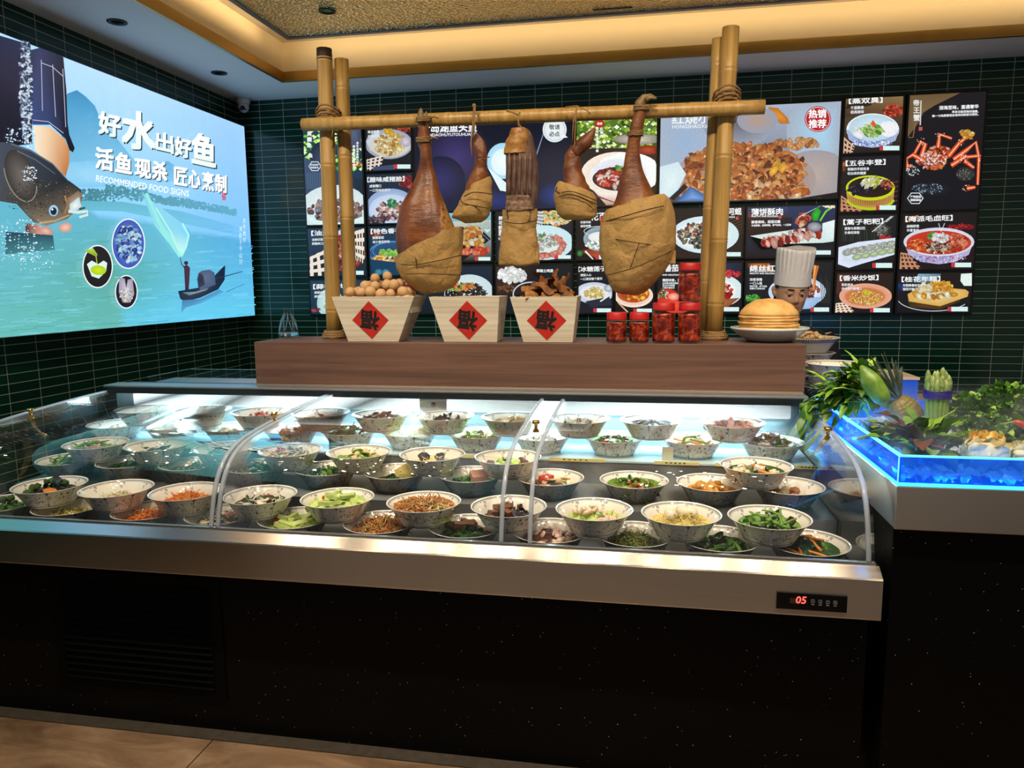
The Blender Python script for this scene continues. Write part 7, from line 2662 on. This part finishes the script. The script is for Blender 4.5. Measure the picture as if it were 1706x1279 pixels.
M_lf = [leafmat('leaf_a', '#4a7a1e', '#7ea83a'), leafmat('leaf_b', '#6c9a2c', '#a6c452'), leafmat('leaf_c', '#2c5618', '#4e7e2a')]
M_stem = leafmat('stem_green', '#7a9a3a', '#a4ba5a')
M_rstem = leafmat('stem_red', '#7a2a2a', '#a84a3a')


def leaf(m, base, d, L, Wd, bend, mi, seed=0, wave=0.12, cup=0.25, n=9, w=5, shape_p=0.8, blunt=False, pull=(0, 0, -1)):
    """leaf blade growing from base along d and bending down"""
    d = Vector(d).normalized()
    side = d.cross(Vector((0, 0, 1)))
    if side.length < 1e-3:
        side = Vector((1, 0, 0))
    side.normalize()
    p = Vector(base)
    vs = []
    dd = d.copy()
    for i in range(n + 1):
        u = i / n
        up = side.cross(dd).normalized()
        hw = Wd * (sin(pi * (0.04 + 0.96 * u) ** shape_p)) ** 0.85 if u < 1 else 0.002
        if blunt:
            hw = Wd * (0.62 + 0.5 * u if u < 0.72 else 0.98 * sqrt(max(0.02, 1 - ((u - 0.72) / 0.28) ** 2)))
        for j in range(w):
            s_ = (j - (w - 1) / 2) / ((w - 1) / 2)
            q = p + side * (hw * s_) + up * (abs(s_) * hw * cup + wave * hw * sin(u * 13 + seed * 3 + s_ * 2) * abs(s_))
            vs.append(q)
        p = p + dd * (L / n)
        dd = (dd + Vector(pull) * (bend / n)).normalized()
    fs = [(i * w + j, i * w + j + 1, (i + 1) * w + j + 1, (i + 1) * w + j) for i in range(n) for j in range(w - 1)]
    m.add(vs, fs, mi)
    m.add([v - Vector((0, 0, 0.0012)) for v in vs], [tuple(reversed(f)) for f in fs], mi)
    return p


# leafy bunch hanging over the left pane
yv = 2.86
b0 = atY(1462, 668, yv)
t_ = thing('leafy_greens', 'large bunch of green leaves hanging over the left end of the blue tray', 'vegetable', (b0.x - 0.1, yv, 1.07))
m, ms = MB(), MB()
r_ = random.Random(21)
for i in range(230):
    f = r_.random()
    tx, ty = r_.uniform(1328, 1462), 0
    lo = 612 + 0.0 * tx
    ty = r_.uniform(612, 690) if tx > 1350 else r_.uniform(630, 728)
    if tx < 1400 and ty < 640 - (1400 - tx) * -0.25:
        ty += (1400 - tx) * 0.45
    y = yv + r_.uniform(-0.14, 0.12)
    tip = atY(tx, ty, y)
    root = Vector((b0.x - 0.02 + r_.uniform(-.05, .05), yv + r_.uniform(-.08, .08), 1.085 + r_.uniform(0, .06)))
    v = tip - root
    Ls = v.length
    mid = root + v * 0.45 + Vector((0, 0, 0.035))
    if i % 2 == 0:
        ms.tube([root, root.lerp(mid, .6) + Vector((0, 0, .012)), mid], [.0035, .003, .002], 5)
    mid = root.lerp(tip, r_.uniform(.35, .8)) + Vector((0, 0, 0.02))
    leaf(m, mid, v.normalized() + Vector((r_.uniform(-.5, .5), r_.uniform(-.5, .5), r_.uniform(-.2, .7))), r_.uniform(.05, .10), r_.uniform(.010, .019), r_.uniform(.3, 1.8), r_.randrange(3), i)
for i in range(15):          # leaves drooping over the case end
    y = yv + r_.uniform(-0.10, 0.06)
    q = atY(r_.uniform(1330, 1378), r_.uniform(662, 700), y)
    leaf(m, q, (r_.uniform(-.6, .2), r_.uniform(-.5, .1), -0.3), r_.uniform(.04, .075), r_.uniform(.009, .017), 2.2, [0, 2, 0][i % 3], i + 200)
m.build('leaves', M_lf, t_)
ms.build('stems', M_stem, t_)

# gourd
ya = 2.70
g0, g1 = atY(1434, 609, ya), atY(1470, 664, ya)
m = MB()
rad = [0.005, 0.016, 0.025, 0.031, 0.034, 0.034, 0.033, 0.031, 0.027, 0.015]
v0, v1 = Vector((g0.x, ya, g0.z)), Vector((g1.x, ya - 0.04, g1.z - 0.01))
m.tube([v0.lerp(v1, i / 9) for i in range(10)], rad, 24)
m.noise(0.003, 20, 3)
tag(m.build('green_gourd', leafmat('gourd_skin', '#4a7222', '#7a9c3c', 0.4)), 'fat light green gourd leaning behind the leafy bunch', 'gourd')

# pineapple with its crown of spikes
ya = 2.74
pb_ = atY(1508, 690, ya)
t_ = thing('pineapple', 'pineapple with a spiky grey green crown between the gourd and the asparagus', 'pineapple', (pb_.x, ya, pb_.z))
ax = (atY(1478, 640, ya) - pb_).normalized()
side = ax.cross(Vector((0, 1, 0))).normalized()
m = MB()
S_ = [(-0.075, 0.02), (-0.06, 0.040), (-0.03, 0.052), (0.0, 0.055), (0.03, 0.050), (0.055, 0.036), (0.065, 0.02)]
rings = []
nrm = ax.cross(side)
for q, r_a in spline(S_, 40):
    rings.append([pb_ + ax * q + (side * cos(a) + nrm * sin(a)) * (r_a * (1 + 0.07 * cos(8 * a + q * 260) * cos(q * 260 - 8 * a))) for a in [2 * pi * j / 64 for j in range(64)]])
m.loft(rings, 0, True)
m.build('fruit', leafmat('pineapple_skin', '#5a5a1e', '#94762c', 0.5), t_)
m = MB()
r_ = random.Random(4)
for i in range(46):
    a = i * 2.4
    sp = 0.15 + 0.55 * (1 - i / 46)
    d = ax + (side * cos(a) + nrm * sin(a)) * sp
    leaf(m, pb_ + ax * 0.055 + (side * cos(a) + nrm * sin(a)) * 0.008, d, 0.07 + 0.085 * (i / 46) ** 0.7 * r_.uniform(.8, 1.1) + 0.03, 0.0068, 0.15, 0, i, 0.02, 0.6, 7, 3, 0.55)
m.build('crown', leafmat('pineapple_crown', '#46564a', '#8a9488', 0.5), t_)

# asparagus bundle
ya = 2.66
a0, a1 = atY(1540, 700, ya), atY(1578, 700, ya)
xc, rw = (a0.x + a1.x) / 2, (a1.x - a0.x) / 2
zt, zb_ = atY(1558, 616, ya).z, 1.0
t_ = thing('asparagus_bundle', 'upright bundle of green asparagus tied with a purple band', 'asparagus', (xc, ya, zb_))
M_asp = leafmat('asparagus_stalk', '#6f9438', '#94b258', 0.4)
M_tip = leafmat('asparagus_tip', '#5f7a38', '#a8ba78', 0.5)
r_ = random.Random(8)
k = 0
for ri, cnt in ((0.0, 1), (0.36, 6), (0.66, 11), (0.93, 15)):
    for j in range(cnt):
        a = 2 * pi * j / cnt + ri
        x, y = xc + rw * 0.86 * ri * cos(a), ya + rw * 0.86 * ri * sin(a)
        z1 = zt - 0.012 + r_.uniform(-0.034, 0.010) - 0.018 * ri
        m = MB()
        lx, ly = 1.06, 1.06
        pts = [(x, y, zb_), (x, y, zb_ + (z1 - zb_) * .5), (xc + (x - xc) * lx, ya + (y - ya) * ly, z1 - 0.05), (xc + (x - xc) * 1.14, ya + (y - ya) * 1.14, z1 - 0.02), (xc + (x - xc) * 1.14, ya + (y - ya) * 1.14, z1)]
        m.tube(pts, [.0072, .0072, .0078, .0078, .0075], 8)
        so = m.build('spear', M_asp, t_)
        m = MB()
        tx, ty = xc + (x - xc) * 1.14, ya + (y - ya) * 1.14
        m.lathe([(.0075, -0.022), (.0098, -0.014), (.0082, -0.010), (.0096, -0.004), (.0076, 0.002), (.0078, 0.006), (.004, 0.014), (.0004, 0.018)], 9, (tx, ty, z1))
        m.noise(0.003, 190, k)
        m.build('bud', M_tip, so)
        k += 1
zb2 = atY(1558, 658, ya - rw).z
m = MB()
for q in range(6):
    rr = rw * 0.86 * 1.0 + 0.010
    zz = zb2 - 0.012 + q * 0.0045
    m.tube([(xc + rr * cos(a), ya + rr * sin(a), zz + 0.002 * sin(3 * a + q)) for a in [2 * pi * j / 40 for j in range(41)]], 0.003, 6)
tag(m.build('band', mat('purple_band', '#2c1c80', 0.5), t_), 'purple blue mesh band')

# red stemmed leaf plant in front of the asparagus
ya = 2.42
pb_ = atY(1532, 752, ya)
t_ = thing('red_stem_greens', 'broad green leaves with red stems in front of the asparagus bundle', 'vegetable', (pb_.x, ya, 1.0))
m, ms = MB(), MB()
r_ = random.Random(31)
for i in range(64):
    a = r_.uniform(0, 2 * pi)
    el = r_.uniform(0.15, 1.25)
    d = Vector((cos(a) * cos(el), sin(a) * cos(el), sin(el)))
    root = Vector((pb_.x + r_.uniform(-.035, .035), ya + r_.uniform(-.05, .06), 1.01))
    Ls = r_.uniform(.03, .085)
    mid = root + d * Ls
    ms.tube([root, mid], [.004, .0025], 6)
    leaf(m, mid, d, r_.uniform(.07, .13), r_.uniform(.018, .032), r_.uniform(.5, 1.8), r_.choice([0, 0, 1, 2, 3]), i, 0.22)
m.build('leaves', M_lf + [leafmat('leaf_red', '#3e2a1c', '#7a3a30')], t_)
tag(ms.build('stems', M_rstem, t_), 'dark red stems')
# purple cabbage ball left of it
ya = 2.52
q = atY(1480, 722, ya)
t_ = thing('purple_cabbage', 'round purple green cabbage lit blue beside the left glass pane', 'cabbage', (q.x, ya, q.z))
m = MB().ball((q.x, ya, q.z - 0.01), 0.042, 20, 14).noise(0.004, 18, 2)
m.build('heart', leafmat('purple_leaf', '#4a3a66', '#8a8aa8'), t_)
m = MB()
for i in range(9):
    a = i * 0.7
    leaf(m, (q.x + 0.022 * cos(a), ya + 0.022 * sin(a), q.z - 0.052), (cos(a) * .8, sin(a) * .8, 0.9), 0.10, 0.034, -0.6, i % 2, i, 0.2, 0.5)
m.build('outer_leaves', [leafmat('cabbage_green', '#2f5a3a', '#5a8a5c'), leafmat('purple_leaf2', '#3a3058', '#6a6a92')], t_)

# frilly greens at the right
M_fr = [leafmat('frill_a', '#3f7a1e', '#7cae3c'), leafmat('frill_b', '#6a9a34', '#a4c45a'), leafmat('frill_c', '#285a16', '#4a8226')]
for k, (px, py, y, R, lab, nm) in enumerate(((1612, 690, 2.72, 0.085, 'curly green lettuce head right of the asparagus bundle', 'curly_lettuce'), (1672, 678, 2.80, 0.105, 'tall curly lettuce head at the right edge of the tray', 'curly_lettuce'), (1640, 722, 2.60, 0.075, 'low curly lettuce head just behind the pale cabbages', 'curly_lettuce'), (1728, 716, 2.62, 0.09, 'curly lettuce head behind the red chilli', 'curly_lettuce'))):
    q = atY(px, py, y)
    t_ = thing(nm, lab, 'lettuce', (q.x, y, q.z), 'curly lettuce heads in the blue tray')
    m = MB()
    r_ = random.Random(60 + k)
    for i in range(190):
        a = r_.uniform(0, 2 * pi)
        el = r_.uniform(-0.35, 1.5)
        d = Vector((cos(a) * cos(el), sin(a) * cos(el), sin(el)))
        c0 = q + d * R * r_.uniform(.45, .8) + Vector((0, 0, -0.02))
        leaf(m, c0, d + Vector((r_.uniform(-.6, .6), r_.uniform(-.6, .6), r_.uniform(-.2, .5))), r_.uniform(.025, .05), r_.uniform(.012, .024), r_.uniform(-.5, 1.4), r_.randrange(3), i, 0.5, 0.3, 6, 5)
    m.ball(q + Vector((0, 0, -0.025)), R * 0.66, 14, 10, 2)
    m.build('leaves', M_fr, t_)
    zz = q.z - 0.02 - R * .62
    if zz > 1.0:
        tag(MB().lathe([(R * .35, 0.99), (R * .42, zz + 0.02)], 14, (q.x, y, 0), caps=True).build('core', M_stem, t_), 'pale green leaf base')
# pale cabbages
t = NT('napa_leaf')
co = t.coord()
sep = t.n('SeparateXYZ', {0: co})
nz = t.noise(t.mapped(co, (70, 70, 7)), 1.0, 4, 0.6, 0.6)
f = t.n('MapRange', {'Value': t.ma('ADD', sep.outputs[2], t.ma('MULTIPLY', nz, 0.04)), 'From Min': 0.092, 'From Max': 0.122}).outputs[0]
rib = t.mix(nz, lin('#f6f6ec'), lin('#b9c494'))
M_napa = t.end(t.bsdf(t.mix(f, rib, t.mix(nz, lin('#e8c45a'), lin('#d8a838'))), 0.4, 0, t.bump(nz, 0.4, 0.004)))
for k, (px, y, R, ztop) in enumerate(((1640, 2.30, 0.060, 722), (1716, 2.31, 0.062, 738))):
    q = atY(px, 790, y)
    zt = atY(px, ztop, y).z
    t_ = thing('pale_cabbage', ('pale yellow topped cabbage standing behind the front glass, left of two', 'pale yellow topped cabbage at the right edge, behind the front glass')[k], 'cabbage', (q.x, y, 0.995), 'pale cabbages in the blue tray')
    Hc = zt - 0.995
    m = MB()
    rings = []
    for u, r_a in spline([(0.0, R * .55), (Hc * .12, R * .8), (Hc * .45, R), (Hc * .70, R * .90), (Hc * .86, R * .60), (Hc * .93, R * .2)], 30):
        rings.append([(q.x + r_a * (1 + 0.05 * cos(7 * a)) * cos(a), y + r_a * (1 + 0.05 * cos(7 * a)) * sin(a), 0.995 + u) for a in [2 * pi * j / 56 for j in range(56)]])
    m.loft(rings, 0, True).noise(0.004, 24, k)
    o = m.build('heart', M_napa, t_)
    m = MB()
    r_ = random.Random(k + 90)
    for i in range(22):
        a = i * 2.4 + 0.4
        rr = R * (1.0, .84, .6)[i % 3]
        base = Vector((q.x + rr * .86 * cos(a), y + rr * .86 * sin(a), 0.998))
        leaf(m, base, (cos(a) * .16, sin(a) * .16, 1), Hc * (r_.uniform(.70, .82), r_.uniform(.90, .99), r_.uniform(1.02, 1.12))[i % 3], R * .46, (0.10, 0.30, 0.55)[i % 3], 0, i, 0.50, 0.35, 16, 7, 0.62, True, (-cos(a), -sin(a), -0.15))
    m.build('outer_leaves', M_napa, t_)
# chilli
ya = 2.48
q0, q1, q2 = atY(1690, 702, ya), atY(1712, 712, ya), atY(1740, 716, ya)
t_ = thing('red_chilli', 'red chilli with a thin green stem above the pale cabbages', 'chilli', tuple(q0))
MB().tube([q0, q0.lerp(q1, .5) + Vector((0, 0, .002)), q1, q2], [.007, .010, .010, .004], 14).build('pod', F['red'], t_)
MB().tube([q0, atY(1680, 704, ya), atY(1666, 706, ya)], [.003, .002, .0016], 8).build('stem', M_stem, t_)

# mist over the ice
t = NT('mist')
co = t.coord('Object')
sep = t.n('SeparateXYZ', {0: co})
nz = t.noise(co, 9, 4, 0.6, 0.8)
den = t.ma('MAXIMUM', t.ma('MULTIPLY', t.ma('SUBTRACT', nz, 0.46), 24.0), 0.0)
fall = t.ma('MAXIMUM', t.ma('SUBTRACT', 1.0, t.ma('DIVIDE', t.ma('SUBTRACT', sep.outputs[2], 1.0), 0.19)), 0.0)
vol = t.n('VolumeScatter', {'Color': (0.85, 0.92, 1.0, 1), 'Density': t.ma('MULTIPLY', den, fall), 'Anisotropy': 0.2}).outputs[0]
M_mist = t.end(None, vol)
o = MB().box((BX + 0.02, 2.15, 1.0), (1.5, 3.0, 1.19)).build('mist', M_mist)
tag(o, 'bluish cold mist drifting over the vegetables in the blue tray', 'mist', None, 'stuff')

# ------------------------------------------------------------------ bowls and lit box behind the greens
def extra_bowl(x, y, z, label, R=None, mats=None, H=0.072, group=None):
    if R is None:
        o = put_bowl(x, y, z, label, group)
    else:
        m = bowl_mesh(R, H)
        o = m.build('serving_bowl', mats)
        o.location = (x, y, z)
        tag(o, label, 'bowl', group)
    return o


q = atY(1384, 604, 3.42)
bx_ = q.x + 0.02
base = q.z - 0.072
for i in range(3):
    extra_bowl(bx_, 3.42, base - 0.052 * i, ('blue sprigged white bowl on top of the short stack behind the leafy bunch', 'blue sprigged bowl under the topmost one of the short rear stack', 'lowest blue sprigged bowl of the short rear stack')[i], group='stacked bowls behind the greens')
lowA = base - 0.104
q = atY(1362, 590, 3.76)
bx2 = 0.777
rim2 = atY(1380, 588, 3.70).z
for i in range(4):
    extra_bowl(bx2, 3.75, rim2 - 0.072 - 0.052 * i, ('blue sprigged bowl directly under the big scale patterned bowl', 'blue sprigged bowl second below the big scale patterned bowl', 'blue sprigged bowl third below the big scale patterned bowl', 'lowest blue sprigged bowl under the big scale patterned bowl')[i], group='stacked bowls behind the plinth')
lowB = rim2 - 0.072 - 0.156
t = NT('scale_pattern')
sep = t.n('SeparateXYZ', {0: t.coord()})
x, y, z = sep.outputs
ang = t.ma('MULTIPLY', t.ma('ARCTAN2', y, x), 90 / (2 * pi))
zz = t.ma('MULTIPLY', z, 150.0)
chk = t.ma('GREATER_THAN', t.ma('MULTIPLY', t.ma('SINE', t.ma('MULTIPLY', t.ma('ADD', ang, zz), 3.1416)), t.ma('SINE', t.ma('MULTIPLY', t.ma('SUBTRACT', ang, zz), 3.1416))), -0.15)
msk = t.ma('MULTIPLY', chk, t.ma('GREATER_THAN', z, 0.052))
M_scale = t.end(t.bsdf(t.mix(msk, lin('#e4e2dc'), lin('#5a6a9c')), 0.12))
rt = atY(1384, 562, 3.72).z
extra_bowl(bx2 - 0.005, 3.75, rim2 + 0.001, 'big bowl with a blue scale band, heaped with brown crumbs, behind the plate', 0.150, [M_scale, MB_in, M_glaze], max(0.06, rt - rim2 - 0.001), 'stacked bowls behind the plinth')
heap(bx2 - 0.005, 3.75, rim2 + 0.002, 0.082, 0.115, [('chunk', 'tan', 60, .022), ('strip', 'dmeat', 40, .03), ('chunk', 'brown', 30, .02)], 'food_heap', 'brown crumbs and dark shreds heaped in the big scale patterned bowl', 'food', 900)
zc_ = min(lowA, lowB) - 0.001
cab = thing('side_shelf', 'dark steel shelf holding the spare bowls behind the leafy bunch', 'shelf', (0.8, 3.6, 0.9855))
MB().box((0.675, 3.24, zc_ - 0.02), (1.0, 3.89, zc_ - 0.0002)).build('top', M_steel2, cab, bevel=0.003)
for x_ in (0.70, 0.955):
    for y_ in (3.26, 3.87):
        MB().box((x_ - 0.01, y_ - 0.01, 0.9853), (x_ + 0.01, y_ + 0.01, zc_ - 0.02)).build('leg', M_steel2, cab)
if lowA - zc_ > 0.004:
    for i in range(1):
        MB().box((bx_ - 0.09, 3.33, zc_), (bx_ + 0.09, 3.51, lowA - 0.0003)).build('block', M_steel2, cab)
if lowB - zc_ > 0.004:
    MB().box((bx2 - 0.075, 3.67, zc_), (bx2 + 0.09, 3.85, lowB - 0.0003)).build('block', M_steel2, cab)
# lit blue box with a pale woven lid
ya = 3.5
a, b = atY(1452, 640, ya), atY(1530, 640, ya)
zt = atY(1500, 628, ya).z
t_ = thing('lit_box', 'blue lit box with a pale woven lid standing behind the pineapple', 'box', ((a.x + b.x) / 2, ya, 0.9855), None)
MB().box((a.x, ya, 0.9857), (b.x, ya + 0.30, zt - 0.012)).build('box', M_acr, t_, bevel=0.003)
t = NT('woven_lid')
co = t.coord()
w = t.n('TexWave', {'Vector': co, 'Scale': 30.0, 'Distortion': 1.0}, wave_type='BANDS', bands_direction='Y').outputs[0]
M_wov = t.end(t.bsdf(t.mix(w, lin('#8a7a66'), lin('#d8c8ac')), 0.6, 0, t.bump(w, 0.4, 0.004)))
MB().box((a.x - 0.006, ya - 0.006, zt - 0.012), (b.x + 0.004, ya + 0.31, zt)).build('lid', M_wov, t_, bevel=0.002)

# price cards along the top shelf
M_card = mat('yellow_card', '#e8dc9a', 0.5)
for k, (x0_, x1_) in enumerate(((915, 1008), (1090, 1165), (1192, 1300), (1320, 1380), (706, 790), (560, 640))):
    a, b = atY(x0_, 765, 2.871), atY(x1_, 765, 2.871)
    t_ = thing('price_card', ('long pale yellow price card on the top shelf edge, %s' % ('under the pale noodles bowl', 'under the black beans bowl', 'under the red meat bowl', 'at the right end', 'left of the centre gap', 'under the dark herbs bowl')[k]), 'price card', ((a.x + b.x) / 2, 2.872, 0.845), 'price cards on the top shelf')
    MB().box((a.x, 2.8695, 0.838), (b.x, 2.8745, 0.851)).build('card', M_card, t_)
    m = MB()
    r_ = random.Random(k)
    for i in range(5):
        xx = a.x + (b.x - a.x) * (0.25 + 0.1 * i)
        m.box((xx, 2.8690, 0.843), (xx + 0.008, 2.8697, 0.847))
    m.build('print', M_ink, t_)

# small printed cards lying on the top shelf among the back bowls
for px0, px1, py0_, py1_, y_, cc, lab in ((548, 573, 722, 741, 2.905, '#1f5a4a', 'dark green printed card on the top shelf beside the dark herbs bowl'), (1103, 1122, 735, 757, 2.905, '#c9c2b4', 'pale printed card on the top shelf left of the green stalks bowl')):
    a, b = atY(px0, py1_, y_), atY(px1, py0_, y_)
    t_ = thing('info_card', lab, 'card', ((a.x + b.x) / 2, y_, 0.8455))
    w_, h_ = b.x - a.x, min(0.06, b.z - a.z)
    MB().box((a.x, y_, 0.8455), (b.x, y_ + 0.002, 0.8455 + h_)).build('card', mat('card_' + cc, cc, 0.5), t_)
    m = MB()
    for i in range(3):
        m.box((a.x + w_ * .15, y_ - 0.0006, 0.8455 + h_ * (.25 + .22 * i)), (a.x + w_ * (.85 - .1 * i), y_ - 0.0001, 0.8455 + h_ * (.32 + .22 * i)))
    m.build('print', mat('card_print', '#b8d8a8', 0.5), t_)
